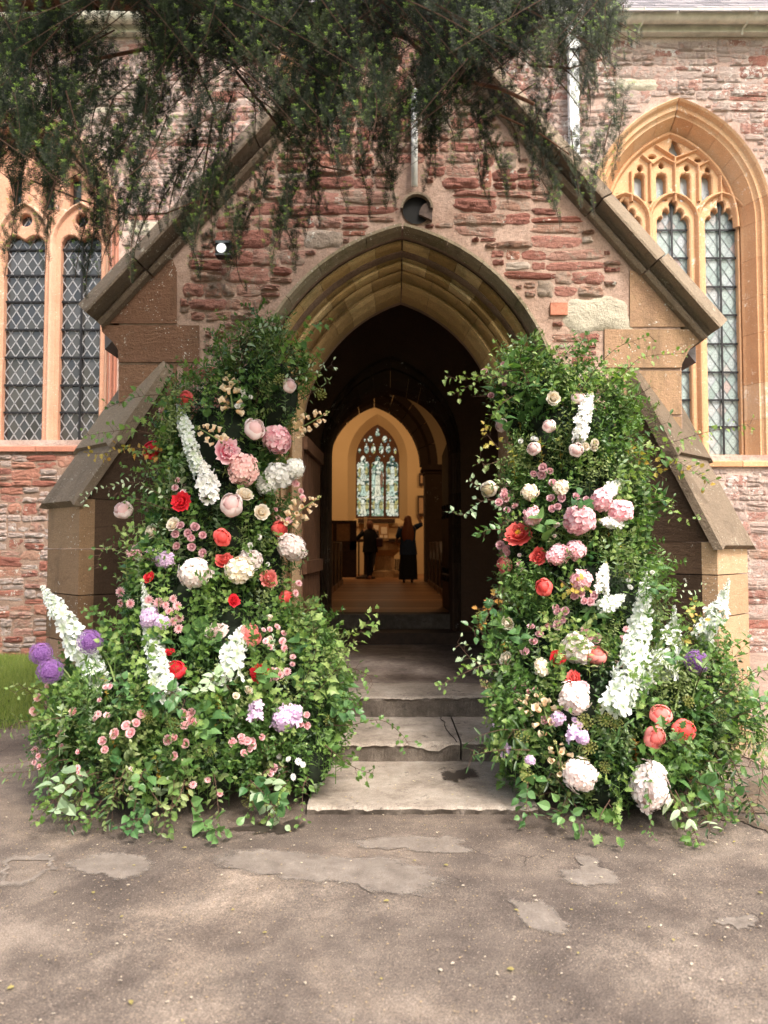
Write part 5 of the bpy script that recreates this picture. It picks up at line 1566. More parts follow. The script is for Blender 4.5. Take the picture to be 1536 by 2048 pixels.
def sprig(seed, n, S, L, Wr, shape, opp=False, spread=55, rows=1, mat=None, name='sprig', bend=.25, fold=.25, curl=.3, sub=0):
    r = random.Random(seed)
    mb = MB(); st_ = MB()
    def stem(p0, d0, S_, n_, L_, lvl):
        pts = []; p = Vector(p0); d = Vector(d0).normalized(); side = Vector((r.uniform(-1, 1), r.uniform(-1, 1), r.uniform(-.4, .4)))
        for i in range(n_ + 1):
            pts.append(p.copy()); d = (d + side * bend / n_).normalized(); p = p + d * S_ / n_
        mb.tube([pts[0], pts[len(pts) // 2], pts[-1]], [.0022, .0016, .0008] if lvl == 0 else [.0014, .001, .0006], 3, a=.0, cap=False)
        az = r.uniform(0, 6.28)
        for i in range(1, n_ + 1):
            dd = (pts[i] - pts[i - 1]).normalized()
            for s in ((1, -1) if opp else (1 if i % 2 else -1,)):
                an = az + (0 if s > 0 else PI) + r.uniform(-.5, .5) + (i * .35 if not opp else (i % 2) * .9)
                u = dd.orthogonal().normalized(); v = dd.cross(u)
                out = u * math.cos(an) + v * math.sin(an)
                sp = math.radians(spread + r.uniform(-18, 18))
                X = (dd * math.cos(sp) + out * math.sin(sp)).normalized()
                if lvl < sub and r.random() < .5:
                    stem(pts[i], X, S_ * .45, max(3, n_ // 2), L_ * .8, lvl + 1); continue
                Z = (dd + Vector((r.uniform(-.5, .5), r.uniform(-.5, .5), r.uniform(-.5, .5)))); Y = Z.cross(X)
                if Y.length < 1e-3: continue
                Y.normalize(); Z = X.cross(Y)
                Mx = Matrix((X, Y, Z)).transposed().to_4x4(); Mx.translation = pts[i]
                sz = r.uniform(.65, 1.15) * (1 - .35 * i / n_)
                leaf(mb, Mx, L_ * sz, L_ * Wr * sz, shape, fold + r.uniform(-.15, .2), curl + r.uniform(-.2, .3), r.random(), i / n_)
        X = d; Y = X.orthogonal().normalized(); Z = X.cross(Y)
        Mx = Matrix((X, Y, Z)).transposed().to_4x4(); Mx.translation = pts[-1]
        leaf(mb, Mx, L_ * .6, L_ * Wr * .6, shape, fold, curl, r.random(), 1)
    stem((0, 0, 0), (0, 0, 1), S, n, L, 0)
    me = mb.me(name)
    me.materials.append(mat)
    return me
SP = []; SPW = []
def addsp(w_, *a, **k): SP.append(sprig(*a, **k)); SPW.append(w_)
for s in range(3): addsp(1.5, 10 + s, 7, .18, .066, .85, 'lobed', mat=M['leaf_lobed'], sub=1)
for s in range(2): addsp(1.2, 20 + s, 8, .19, .042, .7, 'oval', opp=True, mat=M['leaf_small'], sub=1)
for s in range(2): addsp(.9, 30 + s, 4, .15, .105, .75, 'broad', mat=M['leaf_broad'])
for s in range(2): addsp(.45, 40 + s, 7, .19, .052, .75, 'oval', opp=True, mat=M['leaf_grey'])
for s in range(2): addsp(1.0, 50 + s, 9, .22, .044, .65, 'oval', opp=True, mat=M['leaf_olive'], sub=1)
for s in range(2): addsp(.9, 60 + s, 9, .20, .065, .8, 'narrow', mat=M['leaf_small'], sub=1)
for s in range(2): addsp(.8, 70 + s, 6, .17, .058, .9, 'ivy', mat=M['leaf_lobed'])
NBR = len(SP)
for s in range(2): addsp(0, 80 + s, 8, .16, .05, .8, 'lobed', mat=M['leaf_dark'], sub=1)  # dark copies for inside the mass, its shade in their colour
for s in range(1): addsp(0, 90 + s, 6, .16, .042, .85, 'ivy', mat=M['leaf_orange'])
DARK = [NBR, NBR + 1]; ORANGE = NBR + 2

# ------------------------------------------------------------------ flower meshes (unit diameter, facing +Z)
def petal(mb, az, a0, a1, L, W, r0=.03, z0=0.0, cup=.35, ruf=.04, n=5, m=4, r=random, flip_end=0):
    rr, z = r0, z0
    V = []; tp = []
    c, s = math.cos(az), math.sin(az)
    nz = r.uniform(0, 90)
    for i in range(n + 1):
        t = i / n
        a = a0 + (a1 - a0) * t + (flip_end * max(0, t - .7) / .3)
        w_ = W * (math.sin(PI * (.10 + .74 * t)) ** .8)
        for j in range(m + 1):
            v = -1 + 2 * j / m
            y = v * w_
            inn = cup * v * v * w_
            x = rr - inn * math.sin(max(0.2, a)) ; zz = z + inn * .25
            e = (abs(v) ** 3 * .6 + t ** 3)
            q = noise.noise(Vector((v * 2.2 + nz, t * 2.5, nz))) * ruf * 2 * e
            x += q; zz += q * .6 - .03 * (v * v) * t
            V.append((x * c - y * s, x * s + y * c, zz)); tp.append(t)
        if i < n:
            rr += L / n * math.cos(a); z += L / n * math.sin(a)
    F = [(i * (m + 1) + j, i * (m + 1) + j + 1, (i + 1) * (m + 1) + j + 1, (i + 1) * (m + 1) + j) for i in range(n) for j in range(m)]
    mb.add(V, F, r.random(), tp)
D2 = math.radians
def m_peony(seed, open_=1.0):
    r = random.Random(seed); mb = MB()
    for k in range(7): petal(mb, k * 2 * PI / 7 + r.uniform(-.2, .2), D2(5 + 10 * (1 - open_)), D2(60 + 30 * (1 - open_)), .50, .25, r=r, ruf=.05)
    for k in range(7): petal(mb, k * 2 * PI / 7 + .4 + r.uniform(-.2, .2), D2(25), D2(95), .44, .2, r=r, z0=.02, ruf=.06)
    for k in range(8): petal(mb, k * 2 * PI / 8 + r.uniform(-.3, .3), D2(50), D2(115), .36, .14, r=r, z0=.04, ruf=.07)
    for k in range(7): petal(mb, k * 2 * PI / 7 + r.uniform(-.3, .3), D2(70), D2(110), .30, .09, r0=.01, r=r, z0=.05, ruf=.07, m=2)
    return mb.me('peony', True)
def m_bud(seed):
    r = random.Random(seed); mb = MB()
    for ring, (nn, Ls, Ws, r0) in enumerate(((5, .92, .32, .10), (5, .84, .28, .07), (4, .74, .24, .04))):
        for k in range(nn): petal(mb, k * 2 * PI / nn + ring * .6 + r.uniform(-.15, .15), D2(-12), D2(158 + ring * 8 + r.uniform(-12, 6)), Ls, Ws, r0=r0, z0=.02 + ring * .02, cup=.55, ruf=.02, n=7, m=4, r=r)
    mb.lathe([(0, -.02), (.25, .05), (.36, .28), (.33, .5), (.18, .62), (0, .66)], 9, a=.5)
    return mb.me('peony_bud', True)
def m_rose(seed):
    r = random.Random(seed); mb = MB()
    for k in range(5): petal(mb, k * 2 * PI / 5 + r.uniform(-.1, .1), D2(12), D2(80), .46, .30, r=r, cup=.5, ruf=.025, flip_end=-D2(95))
    for k in range(5): petal(mb, k * 2 * PI / 5 + .6, D2(28), D2(92), .46, .27, r=r, z0=.03, cup=.6, ruf=.02, flip_end=-D2(60))
    for k in range(4): petal(mb, k * 2 * PI / 4 + .3, D2(55), D2(98), .43, .21, r0=.02, r=r, z0=.05, cup=.8, ruf=.015, flip_end=-D2(30))
    for k in range(3): petal(mb, k * 2 * PI / 3 + .9, D2(72), D2(100), .40, .13, r0=.015, r=r, z0=.07, cup=1.0, ruf=.01)
    for k in range(3): petal(mb, k * 2 * PI / 3 + 2, D2(84), D2(96), .40, .07, r0=.006, r=r, z0=.08, cup=1.0, ruf=.0, m=2)
    mb.lathe([(0, 0), (.12, .1), (.15, .3), (.09, .40), (0, .43)], 8, a=.5)
    for i_, v_ in enumerate(mb.V):
        if i_ >= len(mb.V) - 40: mb.B[i_] = .55
    return mb.me('rose', True)
def fib(n, zmin=-1):
    out = []
    for i in range(n):
        z = 1 - (1 - zmin) * (i + .5) / n; a = i * 2.399963
        s = math.sqrt(max(0, 1 - z * z)); out.append(Vector((s * math.cos(a), s * math.sin(a), z)))
    return out
def m_hydrangea(seed, n=85, fl=.13, ex=1.0):
    r = random.Random(seed); mb = MB()
    mb.lathe([(.0, -.30), (.20, -.26), (.34, 0), (.30, .2), (.15, .32), (0, .35)], 10, a=.0)
    for p in fib(n, -.55):
        p = (p + Vector((r.uniform(-.1, .1), r.uniform(-.1, .1), r.uniform(-.1, .1)))).normalized()
        q = p.to_track_quat('Z', 'Y') @ Quaternion((0, 0, 1), r.uniform(0, 6.28))
        q = q @ Euler((r.uniform(-.35, .35), r.uniform(-.35, .35), 0)).to_quaternion()
        c = p * (.41 + .10 * noise.noise(p * 1.9 + Vector((seed * 3.1, 0, 0)))) * r.uniform(.9, 1.08); rn = r.random(); f_ = fl * r.uniform(.8, 1.15)
        for k in range(4):
            a = k * PI / 2; ca, sa = math.cos(a), math.sin(a)
            loc = [(0, 0, 0), (.55, -.42, .12), (1.0, -.25, .02), (1.02, .25, .02), (.55, .42, .12), (.6, 0, .04)]
            V = [c + q @ Vector(((x * ca - y * sa) * f_, (x * sa + y * ca) * f_, z * f_)) for x, y, z in loc]
            mb.add(V, [(0, 1, 5), (1, 2, 5), (2, 3, 5), (3, 4, 5), (4, 0, 5)], rn, [0.1, .7, 1, 1, .7, .5])
    return mb.me('hydrangea', False)
def m_mum(seed, rows=4, n=12):
    r = random.Random(seed); mb = MB()
    for ri in range(rows):
        for k in range(n): petal(mb, k * 2 * PI / n + ri * .3, D2(5 + ri * 20), D2(30 + ri * 20), .48 - ri * .07, .09, r=r, ruf=.02, n=2, m=2, cup=.1, z0=ri * .02)
    return mb.me('scabiosa', True)
def m_allium(seed):
    r = random.Random(seed); mb = MB()
    mb.lathe([(0, -.3), (.26, -.15), (.3, 0), (.26, .15), (0, .3)], 10, a=.0)
    for p in fib(330, -.98):
        q = p.to_track_quat('Z', 'Y') @ Quaternion((0, 0, 1), r.uniform(0, 6.28)); c = p * .44 * r.uniform(.88, 1.1); rn = r.random()
        mb.add([p * .3 - q @ Vector((.004, 0, 0)), p * .3 + q @ Vector((.004, 0, 0)), c], [(0, 1, 2)], rn, 0)
        for k in range(6):
            a = k * PI / 3; d = q @ Vector((math.cos(a), math.sin(a), .35)); e = q @ Vector((-math.sin(a), math.cos(a), 0))
            mb.add([c, c + d * .03 + e * .011, c + d * .062, c + d * .03 - e * .011], [(0, 1, 2, 3)], rn, [.2, .7, 1, .7])
    return mb.me('allium', False)
ME = {'peony': [m_peony(i, .9) for i in range(3)], 'bud': [m_bud(i) for i in range(3)], 'rose': [m_rose(i) for i in range(3)],
      'hyd': [m_hydrangea(1), m_hydrangea(2, 70, .15), m_hydrangea(3, 40, .21)], 'mum': [m_mum(1), m_mum(2)], 'all': [m_allium(1)],
      'carn': [m_hydrangea(6, 34, .24)]}
def m_umbel(seed):
    r = random.Random(seed); mb = MB()
    for p in fib(26, .1):
        c = p * .5
        mb.tube([(0, 0, -.3), c], [.012, .008], 3, cap=False)
        for q in fib(7): mb.add([c + q * .05 + Vector(v) * .03 for v in ((1, 0, 0), (-.5, .8, 0), (-.5, -.8, 0), (0, 0, 1))], [(0, 1, 3), (1, 2, 3), (2, 0, 3)], r.random(), r.random())
    return mb.me('ivy_umbel', False)
ME['umb'] = [m_umbel(1)]

# ------------------------------------------------------------------ flower arrangements
ELL = {'L': [(532, 790, 5.75, 98, 108, .34), (445, 905, 5.65, 130, 135, .40), (428, 1060, 5.55, 140, 150, .44), (405, 1230, 5.40, 170, 150, .48),
             (370, 1440, 5.10, 255, 165, .66), (195, 1465, 5.20, 100, 110, .46), (595, 1430, 5.20, 105, 145, .46), (460, 1340, 5.30, 170, 140, .52), (520, 1150, 5.6, 62, 190, .33), (350, 1530, 4.85, 230, 85, .4), (620, 1510, 4.95, 65, 85, .35)],
       'R': [(1065, 815, 5.75, 86, 90, .34), (1150, 905, 5.65, 140, 128, .40), (1165, 1060, 5.55, 145, 150, .44), (1170, 1220, 5.40, 162, 150, .48),
             (1205, 1450, 5.10, 225, 165, .64), (1375, 1440, 5.15, 118, 135, .48), (1095, 1370, 5.30, 118, 150, .48), (1240, 1560, 4.80, 185, 75, .4), (1062, 1120, 5.6, 60, 190, .33), (1055, 1500, 4.95, 72, 95, .36)]}
def ell_m(e):
    px, py, D, hw, hh, dy = e
    c = P(px, py, D); return c, Vector((hw * .92 * D / FPX, dy, hh * .95 * D / FPX))
ELM = {k: [ell_m(e) for e in v] for k, v in ELL.items()}
CAM = Vector((0, 0, CAMH))
def surf(side, px, py):
    d = (P(px, py, 5) - CAM); best = None
    for c, s in ELM[side]:
        o_ = CAM - c; dd = Vector((d.x / s.x, d.y / s.y, d.z / s.z)); oo = Vector((o_.x / s.x, o_.y / s.y, o_.z / s.z))
        A = dd.dot(dd); B = dd.dot(oo); C = oo.dot(oo) - 1; q = B * B - A * C
        if q < 0: continue
        t = (-B - math.sqrt(q)) / A
        if best is None or t < best[0]:
            p = CAM + d * t; n_ = Vector(((p.x - c.x) / s.x ** 2, (p.y - c.y) / s.y ** 2, (p.z - c.z) / s.z ** 2)).normalized(); best = (t, p, n_)
    if best: return best[1], best[2]
    # outside the mass: depth of the nearest ellipsoid centre
    e = min(ELL[side], key=lambda e: ((px - e[0]) / e[3]) ** 2 + ((py - e[1]) / e[4]) ** 2)
    p = P(px, py, e[2] - .12); n_ = Vector(((px - e[0]) / e[3], -1.2, -(py - e[1]) / e[4])).normalized()
    return p, n_
ARR = {'L': empty('floral_arrangement', (P(430, 1500, 5.2).x, 5.2, 0), 'tall flower column left of the arch with purple alliums low at its left edge', 'floral arrangement', 'flower columns framing the porch arch'),
       'R': empty('floral_arrangement', (P(1180, 1500, 5.2).x, 5.2, 0), 'tall flower column right of the arch with big white hydrangeas at its foot', 'floral arrangement', 'flower columns framing the porch arch')}
# dark cores: shade of the leaf gaps put into their colour
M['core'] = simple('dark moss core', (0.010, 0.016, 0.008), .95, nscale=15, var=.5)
for sd_ in 'LR':
    mb = MB()
    for c, s in ELM[sd_]:
        V = []; F = []
        nu, nv = 14, 9
        for j in range(nv + 1):
            for i in range(nu):
                th = PI * j / nv; ph = 2 * PI * i / nu
                d = Vector((math.sin(th) * math.cos(ph), math.sin(th) * math.sin(ph), math.cos(th)))
                k = .74 + .10 * noise.noise(d * 2.1 + c)
                p = c + Vector((d.x * s.x, d.y * s.y, d.z * s.z)) * k; p.z = max(p.z, .02); V.append(p)
        for j in range(nv):
            for i in range(nu): F.append((j * nu + i, j * nu + (i + 1) % nu, (j + 1) * nu + (i + 1) % nu, (j + 1) * nu + i))
        mb.add(V, F)
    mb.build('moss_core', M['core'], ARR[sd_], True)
rr_ = random.Random(42)
FPOS = []
CNAMES = {'coral': 'coral', 'coral_light': 'light coral', 'redp': 'red', 'blush': 'blush pink', 'pink': 'pink', 'pinkbi': 'two tone pink', 'salmon': 'salmon pink', 'white': 'white', 'cream': 'cream',
          'whitepink': 'pinkish white', 'mauve': 'dusky mauve', 'rosepink': 'rose pink', 'peach': 'peach', 'lilac': 'lilac', 'allium': 'purple', 'umbel': 'yellow green'}
KN = {'peony': 'peony', 'bud': 'peony_bud', 'rose': 'rose', 'hyd': 'hydrangea', 'mum': 'scabiosa', 'all': 'allium', 'carn': 'hydrangea', 'umb': 'ivy_umbel'}
def flower(side, kind, px, py, dia, col, out=.075, face=None, sc=(1, 1, 1)):
    p, n_ = surf(side, px, py)
    to_cam = (CAM - p).normalized()
    n_ = (n_ * .9 + to_cam * .6 + Vector((rr_.uniform(-.5, .5), 0, rr_.uniform(-.1, .7)))).normalized() if face is None else Vector(face).normalized()
    D = (p - CAM).dot(Vector((0, _ct, _st)))
    s = dia * D / FPX * 1.0
    p = p + to_cam * (out + (0.02 if kind in ('hyd', 'carn') else 0))
    me = rr_.choice(ME[kind])
    FPOS.append((p.copy(), s * .62))
    off = {'peony': .2, 'bud': .35, 'rose': .25, 'mum': .1}.get(kind, 0)
    if kind == 'all': p = p + Vector((0, -.16 if side == 'L' else -.24, .0))
    o = link(KN[kind], me, M[col], ARR[side], p - n_ * s * off, quat_dir(n_).to_euler(), (s * sc[0], s * sc[1], s * sc[2]))
    if len(me.materials) and o.material_slots[0].material is not M[col]:
        o.material_slots[0].link = 'OBJECT'; o.material_slots[0].material = M[col]
    if kind != 'all': o.scale = (o.scale[0] * rr_.uniform(.86, 1.1), o.scale[1] * rr_.uniform(.86, 1.1), o.scale[2] * rr_.uniform(.85, 1.1))
    if kind not in ('mum',): o['label'] = '%s %s' % (CNAMES[col], KN[kind].replace('_', ' '))
    if kind == 'rose' and dia < 24 or kind == 'mum': pass
    return o
FL = [
 ('L', 'bud', 370, 797, 38, 'coral'), ('L', 'bud', 303, 899, 40, 'redp'), ('L', 'peony', 362, 1003, 44, 'redp'), ('L', 'bud', 444, 1075, 36, 'coral'), ('L', 'peony', 448, 1120, 44, 'coral'),
 ('L', 'bud', 559, 1058, 32, 'coral'), ('L', 'peony', 538, 1157, 40, 'coral_light'), ('L', 'bud', 572, 1197, 30, 'coral'), ('L', 'peony', 468, 1201, 30, 'redp'), ('L', 'peony', 297, 1154, 28, 'redp'),
 ('L', 'bud', 500, 1270, 44, 'coral_light'), ('L', 'peony', 519, 1347, 50, 'redp'), ('L', 'bud', 352, 1339, 38, 'redp'), ('L', 'peony', 340, 1304, 28, 'redp'),
 ('L', 'bud', 510, 857, 42, 'blush'), ('L', 'peony', 456, 902, 58, 'pinkbi'), ('L', 'bud', 463, 1010, 50, 'blush'), ('L', 'peony', 434, 1264, 52, 'blush'), ('L', 'bud', 580, 771, 30, 'blush'),
 ('L', 'bud', 247, 1019, 34, 'blush'), ('L', 'rose', 300, 1063, 40, 'cream'), ('L', 'rose', 345, 1048, 34, 'cream'),
 ('L', 'carn', 553, 878, 62, 'pink'), ('L', 'hyd', 487, 938, 68, 'salmon'), ('L', 'hyd', 535, 967, 54, 'white'), ('L', 'carn', 558, 950, 56, 'white'), ('L', 'hyd', 590, 937, 48, 'white'), ('L', 'hyd', 583, 1093, 66, 'whitepink'), ('L', 'hyd', 390, 1147, 74, 'whitepink'),
 ('L', 'carn', 478, 1140, 58, 'cream'), ('L', 'carn', 500, 1120, 46, 'whitepink'), ('L', 'rose', 490, 988, 42, 'cream'), ('L', 'rose', 524, 1024, 40, 'cream'),
 ('L', 'hyd', 330, 1120, 40, 'lilac'), ('L', 'hyd', 305, 1110, 30, 'lilac'), ('L', 'hyd', 300, 1235, 42, 'lilac'), ('L', 'hyd', 325, 1245, 34, 'lilac'), ('L', 'hyd', 567, 1440, 56, 'lilac'), ('L', 'hyd', 590, 1425, 34, 'lilac'),
 ('L', 'all', 104, 1300, 46, 'allium'), ('L', 'all', 122, 1333, 52, 'allium'), ('L', 'all', 199, 1277, 50, 'allium'),
 ('R', 'bud', 1002, 850, 28, 'blush'), ('R', 'bud', 1098, 852, 28, 'blush'), ('R', 'bud', 1067, 897, 28, 'blush'), ('R', 'bud', 1153, 900, 28, 'blush'), ('R', 'bud', 1157, 796, 26, 'blush'), ('R', 'rose', 1107, 796, 34, 'cream'),
 ('R', 'bud', 978, 978, 34, 'cream'), ('R', 'rose', 1013, 1247, 38, 'cream'), ('R', 'rose', 1010, 1318, 38, 'cream'), ('R', 'peony', 1037, 1067, 60, 'coral'), ('R', 'peony', 1077, 1112, 42, 'coral'), ('R', 'bud', 1009, 1130, 32, 'coral_light'),
 ('R', 'bud', 1088, 1175, 38, 'coral'), ('R', 'peony', 1115, 1318, 42, 'redp'), ('R', 'bud', 1194, 1311, 38, 'coral_light'), ('R', 'peony', 1147, 1357, 38, 'coral'), ('R', 'bud', 1322, 1428, 40, 'coral_light'), ('R', 'bud', 1310, 1475, 44, 'coral_light'), ('R', 'bud', 1369, 1460, 46, 'coral'),
 ('R', 'carn', 1160, 1040, 62, 'pink'), ('R', 'hyd', 1118, 1110, 52, 'pink'), ('R', 'hyd', 1150, 1100, 46, 'pink'), ('R', 'hyd', 1066, 1033, 44, 'pink'), ('R', 'hyd', 1202, 1000, 44, 'pink'), ('R', 'carn', 1243, 1022, 46, 'pink'), ('R', 'hyd', 1162, 1161, 46, 'pink'),
 ('R', 'carn', 1155, 1298, 58, 'whitepink'), ('R', 'hyd', 1150, 1395, 74, 'whitepink'), ('R', 'hyd', 1160, 1551, 76, 'whitepink'), ('R', 'rose', 1165, 1372, 34, 'pink'), ('R', 'carn', 1083, 1335, 34, 'cream'), ('R', 'hyd', 1060, 985, 36, 'cream'), ('R', 'hyd', 1122, 975, 32, 'cream'),
 ('R', 'hyd', 993, 1408, 34, 'lilac'), ('R', 'hyd', 1115, 1438, 30, 'lilac'), ('R', 'hyd', 1166, 1475, 26, 'lilac'), ('R', 'hyd', 1060, 1520, 20, 'lilac'), ('R', 'all', 1362, 1313, 48, 'allium'),
]
for f in FL: flower(*f)
ME['hyd0'] = [ME['hyd'][0]]; KN['hyd0'] = 'hydrangea'
h1 = flower('R', 'hyd0', 1298, 1572, 92, 'whitepink', out=.08, face=(.05, -1, .15), sc=(.92, 1.25, 1.0))
h1.rotation_euler = (PI / 2 + .1, 0, 0); h1.scale = (h1.scale[0] * .95, h1.scale[0] * 1.25, h1.scale[0])
# open peony has a yellow heart
p, n_ = surf('R', 1037, 1067)
mb = MB()
for q in fib(60, .2): mb.tube([q * .02, q * .11], [.006, .012], 4)
stm = mb.me('stamens')
pe = [o for o in ARR['R'].children if o.name.startswith('peony') and not o.name.startswith('peony_bud')][0]
so2 = link('stamens', stm, M['yellow']); so2.parent = pe; so2.location = (0, 0, .27)
SM = {'L': [('rose', 20, 'mauve', [(375, 1066), (382, 1076), (405, 1070), (360, 1050), (390, 1053), (383, 1094), (405, 1106), (350, 1068), (352, 1092)]),
            ('rose', 21, 'rosepink', [(228, 1467), (204, 1481), (209, 1499), (252, 1450), (272, 1445), (260, 1465), (367, 1427), (383, 1424), (382, 1440), (395, 1446), (369, 1450), (335, 1480), (347, 1475), (348, 1512), (370, 1487), (495, 1482), (489, 1506), (466, 1485), (283, 1428)]),
            ('rose', 22, 'salmon', [(75, 1395), (95, 1371), (67, 1423), (145, 1422), (120, 1468), (330, 835), (322, 820)]),
            ('mum', 19, 'rosepink', [(297, 1200), (317, 1205), (331, 1210), (346, 1197), (354, 1212), (338, 1222), (358, 1236), (346, 1243), (357, 1257), (240, 1184), (240, 1206), (260, 1207)]),
            ('mum', 14, 'rosepink', [(540, 1258), (555, 1253), (568, 1266), (541, 1294), (569, 1296), (566, 1280), (585, 1328), (574, 1343), (552, 1355), (536, 1360), (590, 966), (602, 982), (606, 995), (594, 968), (598, 1166), (592, 1186), (586, 1313), (560, 1350), (545, 1340), (70, 1500), (76, 1512), (68, 1525), (78, 1533)]),
            ('mum', 16, 'pink', [(285, 1100), (270, 1095), (262, 1110), (350, 975), (365, 985), (355, 960), (555, 1340)]),
            ('umb', 26, 'umbel', [(345, 1449), (312, 1375), (420, 1500), (500, 1600), (690, 1445), (655, 1440), (510, 1590), (297, 1435), (640, 790), (560, 760), (545, 690), (440, 1345), (215, 1580)])],
      'R': [('rose', 20, 'mauve', [(1085, 935), (1067, 948), (1083, 950), (1105, 965), (1100, 942), (1008, 990), (1024, 984), (997, 1004), (1014, 1019), (1101, 995), (1123, 995), (1115, 1013), (1104, 1017), (1162, 1185), (1149, 1192), (1168, 1202), (1188, 1191), (1181, 1203), (1115, 1223), (1130, 1222), (1124, 1240), (1115, 1250), (1079, 1267), (1067, 1282), (1161, 1275), (1170, 1260), (1180, 1271), (1159, 1287), (1177, 1287), (1193, 1279), (1049, 1302), (1062, 1252), (1000, 1090), (1195, 1275)]),
            ('mum', 14, 'lilac', [(1010, 1490), (1018, 1500), (1005, 1510), (1022, 1515), (992, 1450), (1150, 1440), (1160, 1450)]),
            ('umb', 26, 'umbel', [(1170, 1445), (1212, 1440), (1232, 1450), (1180, 1495), (1170, 1525), (1210, 1535), (1375, 1405), (1440, 1430), (1380, 1650), (1055, 1550), (1045, 1475), (965, 1235), (1395, 1580), (990, 1395)])]}
for sd_, gl in SM.items():
    for kind, dia, col, pts in gl:
        for (x, y) in pts: flower(sd_, kind, x, y, dia * rr_.uniform(.9, 1.2), col, out=.06)

# small blossoms in drifts
rf = random.Random(17)
for sd_ in 'LR':
    E_ = ELL[sd_]
    for g in range(17):
        e = rf.choice(E_[:9]); cx, cy = e[0] + rf.uniform(-.75, .75) * e[3], e[1] + rf.uniform(-.75, .75) * e[4]
        kind, dia, col = rf.choice((('mum', 13, 'rosepink'), ('rose', 17, 'mauve'), ('mum', 12, 'white'), ('rose', 18, 'rosepink'), ('mum', 12, 'blush'), ('rose', 19, 'cream'), ('mum', 13, 'pink')))
        for q in range(rf.randint(3, 6)):
            x, y = cx + rf.gauss(0, 15), cy + rf.gauss(0, 15)
            if any(f[0] == sd_ and math.hypot(f[2] - x, f[3] - y) < f[4] * .62 for f in FL): continue
            flower(sd_, kind, x, y, dia * rf.uniform(.8, 1.25), col, out=.05)
# allium stems
def pxpath(side, pts, out=.06):
    return [surf(side, *p)[0] + (CAM - surf(side, *p)[0]).normalized() * out for p in pts]
for side, a, b in (('L', (199, 1285), (235, 1380)), ('L', (122, 1345), (170, 1400)), ('L', (104, 1310), (160, 1385)), ('R', (1362, 1322), (1350, 1420)), ('R', (1400, 1290), (1385, 1400))):
    mb = MB(); q = pxpath(side, [a, b], .03); mb.tube([q[0], (q[0] + q[1]) / 2 + Vector((.01, 0, 0)), q[1]], .006, 6); mb.build('allium_stem', M['stem'], ARR[side], True)

